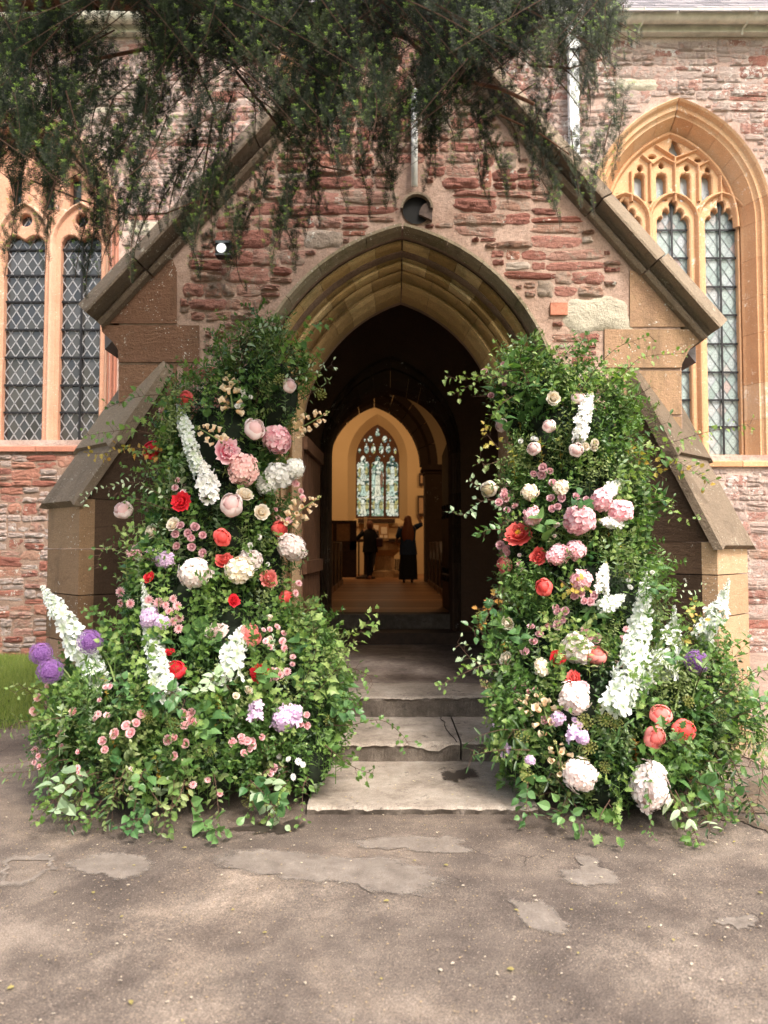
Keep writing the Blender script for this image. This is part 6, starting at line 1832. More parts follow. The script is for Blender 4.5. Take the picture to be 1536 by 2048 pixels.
# spikes: delphinium, foxglove, stock
def spike(side, pts, width, col, kind='delphinium', out=.07, seed=0, dens=1.0):
    r = random.Random(seed)
    P3 = pxpath(side, pts, out)
    # free tips keep a steady distance
    for i in range(1, len(P3)):
        pass
    seg = [(P3[i + 1] - P3[i]).length for i in range(len(P3) - 1)]; tot = sum(seg)
    def at(t):
        s = t * tot
        for i, l in enumerate(seg):
            if s <= l or i == len(seg) - 1: return P3[i].lerp(P3[i + 1], min(1, s / l)), (P3[i + 1] - P3[i]).normalized()
            s -= l
    mb = MB(); stm_ = MB(); gb = MB()
    stm_.tube([at(k / 8)[0] for k in range(9)], [.003 + .004 * k / 8 for k in range(9)], 5)
    fw = width * (.82 if kind in ('delphinium', 'flowering_spray') else 1) * 5.3 / FPX
    n = int(tot / (fw * .28) * (4.1 if kind != 'foxglove' else 2.6) * dens)
    for i in range(n):
        t = (i + .5) / n                        # 0 tip .. 1 base
        c, d = at(t)
        sz = fw * (.15 + .21 * min(1, t * 2.2)) * r.uniform(.8, 1.2)
        u = d.orthogonal().normalized(); v = d.cross(u); an = i * 2.4 + r.uniform(-.4, .4)
        o_ = (u * math.cos(an) + v * math.sin(an) - d * .15).normalized()
        if i % 6 == 0: FPOS.append((c.copy(), fw * .5))
        cc = c + o_ * fw * (.05 + .30 * min(1, t * 1.7)) * r.uniform(.5, 1.25)
        q = (o_ + Vector((r.uniform(-.4, .4), r.uniform(-.4, .1), r.uniform(-.4, .4)))).normalized().to_track_quat('Z', 'Y') @ Quaternion((0, 0, 1), r.uniform(0, 6.28))
        rn = r.random()
        if t < .12:
            for w_ in fib(5): gb.add([cc + w_ * sz * .35 + Vector(e) * sz * .3 for e in ((1, 0, 0), (-.5, .8, 0), (-.5, -.8, 0), (0, 0, 1))], [(0, 1, 3), (1, 2, 3), (2, 0, 3), (0, 2, 1)], rn, .7)
            continue
        if kind == 'foxglove':
            # bell
            V = []; F = []; nn_ = 8; tips = []
            for j, (rad, zz) in enumerate(((.12, 0), (.3, .25), (.34, .7), (.42, 1.05), (.55, 1.2))):
                for k in range(nn_):
                    a = 2 * PI * k / nn_; V.append(cc + q @ Vector((rad * math.cos(a), rad * math.sin(a), zz)) * sz * .75); tips.append(min(1, .2 + zz * .7))
            for j in range(4):
                for k in range(nn_): F.append((j * nn_ + k, j * nn_ + (k + 1) % nn_, (j + 1) * nn_ + (k + 1) % nn_, (j + 1) * nn_ + k))
            mb.add(V, F, rn, tips)
        else:
            for k in range(5):
                a = k * 2 * PI / 5; ca, sa = math.cos(a), math.sin(a)
                loc = [(0, 0, 0), (.35, -.28, .16), (.85, -.30, .20 + r.uniform(-.1, .15)), (1.05, 0, .10 + r.uniform(-.15, .2)), (.85, .30, .2 + r.uniform(-.1, .15)), (.35, .28, .16), (.6, 0, .08)]
                V = [cc + q @ Vector((x * ca - y * sa, x * sa + y * ca, z)) * sz for x, y, z in loc]
                mb.add(V, [(0, 1, 6), (1, 2, 6), (2, 3, 6), (3, 4, 6), (4, 5, 6), (5, 0, 6)], rn, [.0, .5, 1, 1, 1, .5, .6])
    lab = {'delph': 'white delphinium spike', 'peach': 'peach foxglove spike', 'lilac': 'lilac stock spike', 'white': 'white flowering spray', 'rosepink': 'small pink flowering spike'}[col]
    o = stm_.build(kind, M['stem'], ARR[side]); o['label'] = lab
    s = mb.build('florets', M[col]); s.parent = o; s['kind'] = 'stuff'
    if gb.V:
        b = gb.build('bud_tip', M['umbel' if col != 'delph' else 'delph']); b.parent = o; b['kind'] = 'stuff'
SPK = [('L', [(84, 1172), (118, 1225), (150, 1275), (178, 1322), (195, 1360)], 52, 'delph', 'delphinium'), ('L', [(285, 1165), (297, 1225), (305, 1290), (320, 1345), (335, 1385)], 46, 'delph', 'delphinium'),
       ('L', [(490, 1250), (478, 1280), (465, 1310), (455, 1350)], 54, 'delph', 'delphinium'), ('L', [(355, 805), (368, 850), (385, 905), (400, 950)], 36, 'delph', 'delphinium'),
       ('L', [(400, 915), (412, 960), (418, 1000)], 46, 'white', 'flowering_spray'), ('L', [(455, 745), (460, 780), (465, 815)], 42, 'peach', 'foxglove'), ('L', [(395, 855), (425, 872), (450, 890)], 36, 'peach', 'foxglove'),
       ('L', [(658, 822), (630, 840), (590, 862)], 36, 'peach', 'foxglove'), ('L', [(642, 993), (615, 1010), (588, 1032), (572, 1048)], 34, 'peach', 'foxglove'), ('L', [(515, 1395), (512, 1440)], 26, 'lilac', 'stock'),
       ('L', [(250, 1105), (285, 1112)], 20, 'rosepink', 'stock'), ('L', [(575, 1412), (572, 1450)], 46, 'lilac', 'stock'),
       ('R', [(1292, 1140), (1288, 1200), (1278, 1270), (1262, 1330), (1245, 1385), (1228, 1425)], 56, 'delph', 'delphinium'), ('R', [(1350, 1212), (1345, 1260), (1335, 1305), (1322, 1345)], 56, 'delph', 'delphinium'),
       ('R', [(1458, 1158), (1445, 1205), (1425, 1240), (1402, 1275)], 44, 'delph', 'delphinium'), ('R', [(1212, 1125), (1205, 1160), (1203, 1185)], 30, 'white', 'flowering_spray'), ('R', [(1250, 1190), (1225, 1205), (1200, 1215)], 36, 'delph', 'flowering_spray'),
       ('R', [(1185, 780), (1172, 815), (1163, 850), (1160, 880)], 34, 'white', 'flowering_spray'), ('R', [(1240, 960), (1222, 980), (1205, 1000)], 34, 'white', 'flowering_spray'), ('R', [(1195, 1040), (1240, 1048)], 26, 'white', 'flowering_spray'),
       ('R', [(1080, 1385), (1090, 1425), (1105, 1465)], 46, 'peach', 'foxglove'), ('R', [(1110, 1480), (1120, 1520), (1125, 1545)], 34, 'peach', 'foxglove'), ('R', [(960, 1360), (990, 1392), (1005, 1420)], 30, 'peach', 'foxglove'), ('R', [(1030, 1395), (1065, 1420)], 28, 'peach', 'foxglove'),
       ('R', [(1145, 1450), (1150, 1480)], 26, 'lilac', 'stock'), ('R', [(1302, 1310), (1290, 1345), (1275, 1380)], 40, 'delph', 'delphinium'),
       ('L', [(470, 1330), (445, 1350), (425, 1362)], 34, 'delph', 'delphinium')]
for i, s in enumerate(SPK): spike(*s, seed=i)

# foliage, keeping clear of the blooms
rr_ = random.Random(43)
for sd_ in 'LR':
    items = []; inner_items = []
    EM = ELM[sd_]
    for ei, (c, s) in enumerate(EM):
        area = (s.x * s.z + s.x * s.y + s.y * s.z)
        N = int(300 * area / .45)
        for _ in range(N):
            d = Vector((rr_.gauss(0, 1), rr_.gauss(0, 1), rr_.gauss(0, 1))).normalized()
            if d.y > .55: continue
            k = rr_.uniform(.70, .96) if rr_.random() > .16 else rr_.uniform(.95, 1.24)
            p = c + Vector((d.x * s.x, d.y * s.y, d.z * s.z)) * k
            if any(((p.x - c2.x) / s2.x) ** 2 + ((p.y - c2.y) / s2.y) ** 2 + ((p.z - c2.z) / s2.z) ** 2 < .42 for q_, (c2, s2) in enumerate(EM) if q_ != ei): continue
            nn = Vector((d.x / s.x, d.y / s.y, d.z / s.z)).normalized()
            dr = (nn + Vector((rr_.uniform(-.8, .8), rr_.uniform(-.8, .8), rr_.uniform(-.9, .9) - (.5 if p.z < .5 else 0)))).normalized()
            if p.z < .12: p.z = rr_.uniform(.03, .14); dr.z = abs(dr.z) * .5
            gap_ = noise.noise(p * 3.1 + Vector((31, 7, 2)))
            if k >= .80 and gap_ < -.22 and rr_.random() < .75: continue
            q_r = p + dr * .13
            if any((p - fp_).length < fr_ * .8 or (q_r - fp_).length < fr_ * .95 for fp_, fr_ in FPOS): continue
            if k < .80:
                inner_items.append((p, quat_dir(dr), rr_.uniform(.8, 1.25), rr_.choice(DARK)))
            else:
                # species grow in drifts
                g = noise.noise(p * 2.3 + Vector((7, 3, 1)))
                wts = [w_ * math.exp(2.6 * noise.noise(p * 2.2 + Vector((q_ // 2 * 11.0, 3, 5)))) for q_, w_ in enumerate(SPW[:NBR])]
                idx = rr_.choices(range(NBR), wts)[0]
                if rr_.random() < .018: idx = ORANGE
                items.append((p, quat_dir(dr), rr_.uniform(.75, 1.5), idx))
    gn_scatter('outer_foliage', items, SP, ARR[sd_])
    gn_scatter('inner_foliage', inner_items, SP, ARR[sd_])


# trailing branches that reach out of the columns
def trail(side, pts, shape, L, Wr, matn, seed, step=.030, D0=None, dz=0, name='trailing_branch', spray=True, fold=.25, P3=None):
    r = random.Random(seed)
    base, _ = surf(side, *pts[0])
    Db = base.y
    n = len(pts)
    q3 = []
    for i, (x, y) in enumerate(pts):
        D = Db - (.06 + .22 * i / max(1, n - 1)) if D0 is None else D0
        p = P(x, y, D)
        if p.z < .012: 
            g = gp(x, y); p = Vector((g[0], g[1], .02))
        q3.append(p)
    if P3: q3 = P3
    # smooth
    fine = []
    for i in range(n - 1):
        p0, p1, p2, p3 = q3[max(i - 1, 0)], q3[i], q3[i + 1], q3[min(i + 2, n - 1)]
        m_ = max(2, int((p2 - p1).length / step))
        for k in range(m_):
            u = k / m_
            fine.append(.5 * ((2 * p1) + (p2 - p0) * u + (2 * p0 - 5 * p1 + 4 * p2 - p3) * u * u + (3 * p1 - p0 - 3 * p2 + p3) * u ** 3))
    fine.append(q3[-1])
    mb = MB(); st_ = MB()
    m_ = len(fine)
    L = L * (1.18 if shape != 'broad' else .80)
    if shape == 'broad': step = .024
    st_.tube(fine, [.0035 * (1 - .7 * k / m_) for k in range(m_)], 4)
    for i in range(1, m_):
        d = (fine[i] - fine[i - 1])
        if d.length < 1e-6: continue
        d.normalize()
        for s in ((1, -1) if r.random() < .75 else (1,)):
            out = Vector((r.uniform(-1, 1), r.uniform(-1, .6), r.uniform(-1, 1))); out = (out - d * out.dot(d)).normalized()
            X = (d * .5 + out).normalized(); p0 = fine[i]
            if r.random() < .4:
                p1 = p0 + X * L * .7; st_.tube([p0, p1], [.0015, .001], 3, cap=False); p0 = p1
            Z = Vector((r.uniform(-.6, .6), r.uniform(-1, .2), r.uniform(.0, 1))); Y = Z.cross(X)
            if Y.length < 1e-3: continue
            Y.normalize(); Z = X.cross(Y); Mx = Matrix((X, Y, Z)).transposed().to_4x4(); Mx.translation = p0
            if p0.z < .03: Mx.translation.z = .03
            sz = r.uniform(.6, 1.15) * (1 - .4 * i / m_)
            leaf(mb, Mx, L * sz, L * Wr * sz, shape, fold + r.uniform(-.1, .25), .2 + r.uniform(-.2, .3), r.random() * (1 - .0), i / m_)
    o = st_.build(name, M['twig'], ARR[side]); o['kind'] = 'thing'
    s = mb.build('leaves', M[matn]); s.parent = o; s['kind'] = 'stuff'
TR = [('L', [(400, 800), (330, 790), (270, 795), (215, 815)], 'lobed', .055, .85, 'leaf_lobed'), ('L', [(340, 880), (270, 860), (210, 865), (172, 872)], 'lobed', .06, .9, 'leaf_lobed'), ('L', [(330, 905), (260, 895), (215, 905), (178, 908)], 'lobed', .05, .9, 'leaf_orange'),
      ('L', [(340, 930), (280, 945), (240, 930)], 'lobed', .05, .85, 'leaf_lobed'), ('L', [(340, 1000), (270, 965), (220, 975), (175, 985), (168, 1010)], 'oval', .045, .6, 'leaf_grey'), ('L', [(340, 1020), (280, 1000), (235, 985)], 'oval', .05, .6, 'leaf_small'),
      ('L', [(340, 1130), (270, 1110), (225, 1090), (200, 1110), (196, 1135)], 'lobed', .05, .85, 'leaf_lobed'), ('L', [(560, 730), (590, 690), (615, 655), (645, 640)], 'ivy', .055, .9, 'leaf_lobed'), ('L', [(450, 740), (440, 700), (436, 655)], 'lobed', .045, .8, 'leaf_small'),
      ('L', [(475, 745), (490, 700), (505, 665), (560, 645)], 'oval', .05, .55, 'leaf_grey'), ('L', [(560, 760), (615, 745), (655, 735), (662, 728)], 'oval', .04, .6, 'leaf_grey'), ('L', [(600, 800), (640, 775), (660, 760)], 'narrow', .05, .8, 'leaf_olive'),
      ('L', [(620, 1400), (670, 1340), (700, 1290), (740, 1240), (755, 1232)], 'ivy', .06, .95, 'leaf_lobed'), ('L', [(600, 1380), (630, 1310), (628, 1260), (618, 1215)], 'ivy', .06, .95, 'leaf_lobed'), ('L', [(640, 1360), (690, 1335), (735, 1350), (745, 1368)], 'lobed', .05, .85, 'leaf_lobed'),
      ('L', [(650, 1450), (700, 1450), (760, 1440), (800, 1465), (818, 1490)], 'lobed', .05, .85, 'leaf_lobed'), ('L', [(650, 1490), (700, 1530), (745, 1548)], 'lobed', .055, .85, 'leaf_lobed'), ('L', [(660, 1440), (700, 1420), (715, 1425)], 'broad', .10, .8, 'leaf_broad'),
      ('L', [(150, 1430), (90, 1440), (40, 1445), (0, 1465)], 'oval', .055, .5, 'leaf_olive'), ('L', [(120, 1480), (60, 1520), (10, 1530)], 'narrow', .06, .8, 'leaf_olive'), ('L', [(130, 1500), (70, 1540), (0, 1545)], 'narrow', .06, .8, 'leaf_small'), ('L', [(160, 1560), (110, 1600), (70, 1645)], 'lobed', .06, .85, 'leaf_lobed'),
      ('L', [(180, 1540), (130, 1580), (110, 1620)], 'broad', .12, .75, 'leaf_grey'), ('L', [(300, 1580), (330, 1630), (320, 1675)], 'oval', .05, .65, 'leaf_olive'), ('L', [(370, 1560), (350, 1610), (300, 1640)], 'oval', .05, .65, 'leaf_olive'), ('L', [(380, 1600), (410, 1650), (455, 1668)], 'broad', .12, .7, 'leaf_broad'), ('L', [(500, 1560), (530, 1590), (560, 1620)], 'broad', .12, .7, 'leaf_broad'), ('L', [(520, 1560), (540, 1600), (555, 1640)], 'broad', .10, .7, 'leaf_grey'),
      ('L', [(260, 1540), (245, 1580), (270, 1600)], 'oval', .055, .65, 'leaf_olive'), ('L', [(220, 1250), (200, 1230), (165, 1222)], 'ivy', .05, .9, 'leaf_lobed'), ('L', [(110, 1390), (60, 1375), (30, 1385)], 'lobed', .05, .85, 'leaf_lobed'), ('L', [(460, 1380), (430, 1350), (415, 1380)], 'broad', .10, .7, 'leaf_grey'), ('L', [(300, 1400), (330, 1380), (370, 1400)], 'broad', .10, .7, 'leaf_broad'), ('L', [(230, 1400), (250, 1370), (240, 1350)], 'broad', .08, .7, 'leaf_broad'), ('L', [(600, 1150), (605, 1120), (612, 1100)], 'narrow', .04, .8, 'leaf_small'),
      ('R', [(1040, 770), (980, 750), (930, 760), (892, 752)], 'lobed', .055, .85, 'leaf_lobed'), ('R', [(1050, 740), (990, 745), (940, 770), (905, 790)], 'lobed', .055, .85, 'leaf_lobed'), ('R', [(1030, 790), (1000, 810), (990, 830)], 'lobed', .055, .85, 'leaf_lobed'), ('R', [(1060, 770), (1040, 720), (1048, 690), (1050, 672)], 'lobed', .05, .85, 'leaf_lobed'),
      ('R', [(1150, 800), (1190, 740), (1235, 695), (1300, 672)], 'lobed', .05, .8, 'leaf_lobed'), ('R', [(1200, 790), (1250, 745), (1285, 715), (1370, 706)], 'lobed', .05, .85, 'leaf_lobed'), ('R', [(1240, 880), (1290, 860), (1335, 845)], 'oval', .065, .55, 'leaf_small'), ('R', [(1290, 900), (1360, 880), (1410, 865), (1500, 848)], 'lobed', .05, .85, 'leaf_lobed'),
      ('R', [(1250, 930), (1310, 905), (1360, 925), (1415, 965)], 'lobed', .06, .85, 'leaf_lobed'), ('R', [(1250, 900), (1300, 930), (1390, 945), (1420, 970)], 'lobed', .05, .85, 'leaf_orange'), ('R', [(1290, 1010), (1340, 1000), (1350, 1030), (1395, 1040)], 'lobed', .05, .85, 'leaf_lobed'), ('R', [(1020, 1010), (970, 1000), (925, 1030), (905, 1022)], 'broad', .075, .65, 'leaf_grey'),
      ('R', [(1020, 960), (970, 975), (935, 960)], 'broad', .06, .6, 'leaf_grey'), ('R', [(1020, 1060), (975, 1060), (950, 1075)], 'broad', .08, .6, 'leaf_broad'), ('R', [(1000, 900), (975, 870), (968, 850)], 'lobed', .05, .8, 'leaf_orange'), ('R', [(1000, 920), (970, 930), (960, 915)], 'lobed', .05, .8, 'leaf_olive'), ('R', [(1000, 1180), (965, 1225), (955, 1255)], 'lobed', .055, .8, 'leaf_orange'), ('R', [(990, 1200), (965, 1250), (945, 1262)], 'broad', .09, .6, 'leaf_broad'),
      ('R', [(1020, 1330), (970, 1330), (920, 1350), (878, 1372)], 'lobed', .05, .85, 'leaf_lobed'), ('R', [(1010, 1350), (960, 1330), (935, 1310), (915, 1285)], 'lobed', .05, .85, 'leaf_grey'), ('R', [(1060, 1460), (1000, 1460), (950, 1475)], 'narrow', .08, .8, 'leaf_dark'), ('R', [(1060, 1500), (1000, 1500), (945, 1510)], 'narrow', .08, .8, 'leaf_dark'),
      ('R', [(1400, 1420), (1450, 1390), (1500, 1350), (1536, 1340)], 'lobed', .055, .85, 'leaf_lobed'), ('R', [(1420, 1450), (1480, 1430), (1545, 1400)], 'lobed', .06, .85, 'leaf_lobed'), ('R', [(1420, 1480), (1480, 1490), (1545, 1480)], 'lobed', .06, .85, 'leaf_olive'), ('R', [(1380, 1560), (1440, 1580), (1480, 1610)], 'broad', .12, .65, 'leaf_broad'),
      ('R', [(1400, 1520), (1470, 1530), (1540, 1540)], 'oval', .07, .6, 'leaf_small'), ('R', [(1350, 1580), (1380, 1640), (1400, 1700)], 'lobed', .06, .85, 'leaf_lobed'), ('R', [(1340, 1580), (1360, 1620), (1400, 1650)], 'oval', .09, .55, 'leaf_grey'), ('R', [(1140, 1600), (1120, 1630), (1160, 1650)], 'broad', .11, .65, 'leaf_broad'), ('R', [(1220, 1600), (1200, 1640), (1240, 1650)], 'lobed', .08, .85, 'leaf_lobed'),
      ('R', [(1360, 1290), (1395, 1240), (1385, 1200)], 'lobed', .045, .85, 'leaf_orange'), ('R', [(1170, 1050), (1155, 1010), (1165, 985)], 'broad', .10, .8, 'leaf_broad'), ('R', [(1430, 1330), (1460, 1290), (1450, 1260)], 'ivy', .05, .9, 'leaf_lobed'), ('R', [(1120, 1160), (1150, 1180), (1170, 1170)], 'lobed', .055, .85, 'leaf_orange'), ('R', [(1300, 1520), (1340, 1480), (1380, 1500)], 'lobed', .08, .85, 'leaf_lobed'), ('R', [(1390, 1380), (1410, 1330), (1440, 1310)], 'oval', .07, .6, 'leaf_small')]
for i, t_ in enumerate(TR): trail(*t_, seed=500 + i)
rw = random.Random(91)
for sd_ in 'LR':
    for k in range(46):
        c, s_ = rw.choice(ELM[sd_])
        a = rw.uniform(-.5, PI + .5) if rw.random() < .8 else rw.uniform(0, 2 * PI)
        d = Vector((math.cos(a), rw.uniform(-.6, .1), math.sin(a))).normalized()
        p0 = c + Vector((d.x * s_.x, d.y * s_.y, d.z * s_.z)) * .9
        if p0.z < .25: continue
        l = rw.uniform(.16, .36); g = (d + Vector((rw.uniform(-.5, .5), -.25, rw.uniform(-.2, .6)))).normalized()
        pts_ = [p0, p0 + g * l * .5, p0 + (g + Vector((0, 0, -.12))).normalized() * l]
        sh, L_, W_, mt = rw.choice((('lobed', .05, .85, 'leaf_lobed'), ('oval', .035, .65, 'leaf_small'), ('ivy', .045, .9, 'leaf_lobed'), ('oval', .04, .6, 'leaf_grey'), ('oval', .038, .6, 'leaf_olive'), ('narrow', .05, .8, 'leaf_small')))
        trail(sd_, [proj(q) for q in pts_], sh, L_, W_, mt, 900 + k, step=.028, P3=pts_)
for sd_, e_ids in (('L', (4, 4, 9, 10)), ('R', (4, 5, 7, 9))):
    for k in range(34):
        c, s_ = ELM[sd_][rw.choice(e_ids)]
        a = rw.uniform(-PI * .95, -PI * .05)
        p0 = c + Vector((math.cos(a) * s_.x * .9, math.sin(a) * s_.y * .95, 0)); p0.z = rw.uniform(.12, .34)
        o_ = Vector((math.cos(a), math.sin(a), 0)); l = rw.uniform(.12, .26)
        p1_ = p0 + o_ * l * .6 + Vector((rw.uniform(-.05, .05), 0, -.02)); p2_ = p0 + o_ * l + Vector((rw.uniform(-.08, .08), 0, 0)); p2_.z = rw.uniform(.03, .10)
        if 605 < proj(p2_)[0] < 1000: continue
        sh, L_, W_, mt = rw.choice((('lobed', .055, .85, 'leaf_lobed'), ('oval', .042, .65, 'leaf_small'), ('broad', .085, .75, 'leaf_broad'), ('broad', .07, .7, 'leaf_small'), ('oval', .045, .65, 'leaf_olive'), ('narrow', .07, .8, 'leaf_dark')))
        trail(sd_, [proj(q) for q in (p0, p1_, p2_)], sh, L_, W_, mt, 1900 + k, step=.024, P3=[p0, p1_, p2_])
# plastic tubs hidden in the foot of the columns
for sd_, px in (('L', 330), ('R', 1170)):
    c = P(px, 1580, 5.0); mb = MB(); mb.lathe([(.16, 0), (.20, .34), (.21, .36), (0, .36)], 16, c.x, 4.95, .01); mb.build('tub', simple('navy plastic tub', (0.01, 0.012, 0.02), .3), ARR[sd_], True)

# ------------------------------------------------------------------ yew tree hanging in front
yew = empty('yew_tree', (-4.6, 2.6, 0), 'dark yew tree whose drooping boughs hang across the top of the porch', 'tree')
def yew_spray(seed, S=.26, n=8, side_tw=True, tips_=True):
    r = random.Random(seed); mb = MB()
    def needles(p0, p1, L, dens, tipb, tadd=.35):
        d = (p1 - p0); l = d.length; d.normalize()
        side = d.cross(Vector((0, 1, 0))); side = side.normalized() if side.length > .1 else Vector((1, 0, 0)); up = side.cross(d)
        k = max(1, int(l / dens))
        for i in range(k):
            t = (i + r.uniform(-.2, .2)) / k; c = p0 + (p1 - p0) * t
            for s in (-1, 1):
                nd = (side * s * .9 + d * r.uniform(.3, .6) + up * r.uniform(-.35, .35)).normalized(); w_ = d * .0024 + up * .0006
                LL = L * r.uniform(.75, 1.1)
                tp = min(1, tipb + t * tadd)
                mb.add([c - w_ * .6, c + w_ * .6, c + nd * LL * .6 + w_, c + nd * LL, c + nd * LL * .6 - w_], [(0, 1, 2, 3, 4)], r.random(), tp)
    pts = [Vector((0, 0, 0))]; d = Vector((0, 0, 1))
    for i in range(n):
        d = (d + Vector((r.uniform(-.16, .16), r.uniform(-.12, .12), 0))).normalized(); pts.append(pts[-1] + d * S / n)
    mb.tube(pts, [.0024 * (1 - .7 * i / n) for i in range(n + 1)], 3, a=.0, cap=False)
    for i in range(n): needles(pts[i], pts[i + 1], (.032 * (1 - .3 * (i / n) ** 2)), .0095, .0 if (i < n - 2 or not tips_) else .35 + .3 * (i - n + 2), .3 if tips_ else .1)
    if side_tw:
        for i in range(1, n - 1, 2):
            s = 1 if (i // 2) % 2 else -1
            l = S * r.uniform(.30, .55) * (1 - .4 * i / n)
            dd = (pts[i + 1] - pts[i]).normalized()
            e = (dd * .7 + Vector((s * .8, r.uniform(-.45, .45), 0))).normalized()
            q = pts[i] + e * l * .5; q2 = q + (e * .5 + dd).normalized() * l * .5
            mb.tube([pts[i], q, q2], [.0014, .001, .0006], 3, cap=False)
            needles(pts[i], q, .027, .0092, 0.0, .1); needles(q, q2, .023, .0085, .35 if tips_ else .1, .75 if tips_ else .3)
    me = mb.me('yew_spray'); me.materials.append(M['yew'])
    return me
YS = [yew_spray(i, .30 if i < 3 else .2, 9 if i < 3 else 6, i < 4, i > 1) for i in range(5)]
ritems = []
ry = random.Random(77)
tw = MB()
def strand(tip, length, lean=0.0, depth=None, step=.055, size=1.0, bushy=1.0, wide=False):
    """a drooping twig ending at photo position tip, with sprays along it"""
    D = depth if depth is not None else ry.uniform(3.6, 4.8)
    p_tip = P(tip[0], tip[1], D)
    p_top = p_tip + Vector((lean * length, ry.uniform(-.1, .25) * length, length))
    mid = (p_tip + p_top) / 2 + Vector((ry.uniform(-.08, .08), ry.uniform(-.05, .05), 0))
    pts = []
    n = max(4, int(length / step))
    for i in range(n + 1):
        t = i / n
        pts.append(p_top * (1 - t) ** 2 + mid * 2 * t * (1 - t) + p_tip * t * t)
    tw.tube(pts, [.0045 * (1 - .75 * i / n) for i in range(n + 1)], 4, cap=False)
    for i in range(1, n + 1):
        t = i / n
        d = (pts[i] - pts[i - 1]).normalized()
        for b in range(2 if ry.random() < .45 * bushy else 1):
            s = ry.choice((-1, 1))
            dr = (d * .55 + Vector((s * ry.uniform(.1, 1.25) * (1.15 - t), ry.uniform(-.6, .4), ry.uniform(-.45, .25)))).normalized()
            if wide and t < .85: dr = (d * .5 + Vector((s * ry.uniform(.2, 1.5), ry.uniform(-.8, .5), ry.uniform(-.5, .45)))).normalized()
            sc_ = size * ry.uniform(.5, 1.0) * (1 - .35 * t)
            k = ry.randrange(3) if t < .8 else ry.randrange(3, 5)
            # flat of the spray roughly faces the viewer
            q = dr.to_track_quat('Z', 'Y'); yy = q @ Vector((0, 1, 0)); want = Vector((ry.uniform(-.7, .7), 1, ry.uniform(-.5, .5)))
            want = (want - dr * want.dot(dr)).normalized(); an = math.atan2(yy.cross(want).dot(dr), yy.dot(want))
            ritems.append((pts[i] - dr * .06 * sc_ , Quaternion(dr, an) @ q, sc_, k))
BODY = [(-150, 420), (0, 390), (70, 420), (130, 430), (200, 440), (250, 440), (290, 330), (330, 220), (400, 190), (470, 190), (540, 215), (600, 300), (660, 360), (740, 385), (800, 350), (860, 270), (930, 205), (1000, 225), (1060, 240), (1110, 230), (1150, 170), (1190, 110), (1230, 60), (1260, 10)]
def body(x):
    for (a, b), (c, d) in zip(BODY, BODY[1:]):
        if a <= x <= c: return b + (d - b) * (x - a) / (c - a)
    return 0
for i in range(315):
    x = ry.uniform(-140, 1225)
    y = body(x) - abs(ry.gauss(0, 1)) * 95 + ry.uniform(-10, 14)
    if i % 3 == 0: y = body(x) - ry.uniform(60, 420)
    strand((x, y), ry.uniform(.3, .65), ry.uniform(-1.5, 1.5) if x < 1120 else ry.uniform(-1.5, -.3), None, wide=True)
# upper mass, fading out of the frame
for i in range(200):
    x = ry.uniform(-250, 1180); strand((x, ry.uniform(-260, min(150, body(x) - 60))), ry.uniform(.3, .7), ry.uniform(-1.8, 1.8), ry.uniform(3.2, 4.9), size=1.1, wide=True)
TIPS = [(8, 560), (60, 500), (150, 560), (172, 602), (196, 560), (230, 500), (262, 570), (270, 545), (205, 470), (298, 480), (322, 470), (345, 440), (380, 545), (370, 480), (402, 570), (430, 500), (455, 560), (495, 588), (478, 520), (520, 470), (545, 555), (560, 500),
        (590, 552), (575, 470), (610, 480), (640, 460), (655, 430), (700, 430), (740, 440), (770, 425), (792, 428), (845, 385), (870, 360), (905, 340), (985, 418), (975, 350), (1017, 410), (1040, 330), (1072, 395), (1100, 350), (1120, 462), (1122, 400), (1165, 420), (1190, 432), (1210, 380), (1225, 365), (1175, 260), (1160, 250), (1235, 150), (1190, 160), (1215, 130),
        (335, 590 - 130), (90, 550), (100, 470), (30, 460), (225, 540), (180, 520), (250, 455), (410, 430), (430, 420), (350, 380), (330, 350), (300, 300), (540, 330), (500, 300), (440, 330), (420, 300), (390, 330)]
for (x, y) in TIPS:
    strand((x, y), ry.uniform(.3, .55), ry.uniform(-.35, .35), ry.uniform(3.9, 4.7), size=.9, bushy=1.3)
# the branch reaching right over the downpipe
for (x, y) in ((1290, 78), (1284, 92), (1270, 98), (1255, 122), (1235, 140), (1240, 100), (1220, 160), (1210, 130), (1200, 190), (1280, 68), (1265, 84), (1225, 95), (1180, 210), (1190, 150), (1170, 240)):
    strand((x, y), .26, -1.6 if x > 1240 else -.6, 4.3, size=.72, bushy=2)
gn_scatter('foliage', ritems, YS, yew)
tw.build('twigs', M['twig'], yew)['kind'] = 'stuff'
for pts, r0 in (([(380, -40), (520, 25), (640, 55), (720, 95), (800, 140)], .024), ([(760, 20), (850, 80), (920, 130), (1000, 172), (1060, 230)], .017), ([(-40, 20), (40, 170), (110, 270), (180, 350), (240, 400)], .011),
                ([(640, -60), (760, 30), (860, 60)], .02), ([(470, 140), (560, 240), (640, 310), (700, 340)], .009), ([(60, 360), (150, 382), (250, 410), (330, 424), (400, 420)], .006), ([(180, 120), (330, 60), (470, 90), (600, 90)], .012), ([(1000, 230), (1090, 245), (1150, 285)], .006), ([(1060, 130), (1150, 110), (1230, 85)], .008), ([(360, 60), (420, 190), (400, 300), (395, 420)], .008)):
    mb = MB(); q = [P(x, y, 4.4) + Vector((0, .15 * math.sin(k), 0)) for k, (x, y) in enumerate(pts)]
    mb.tube(q, [r0 * (1 - .5 * k / len(q)) for k in range(len(q))], 8); mb.build('branch', M['bark'], yew, True)
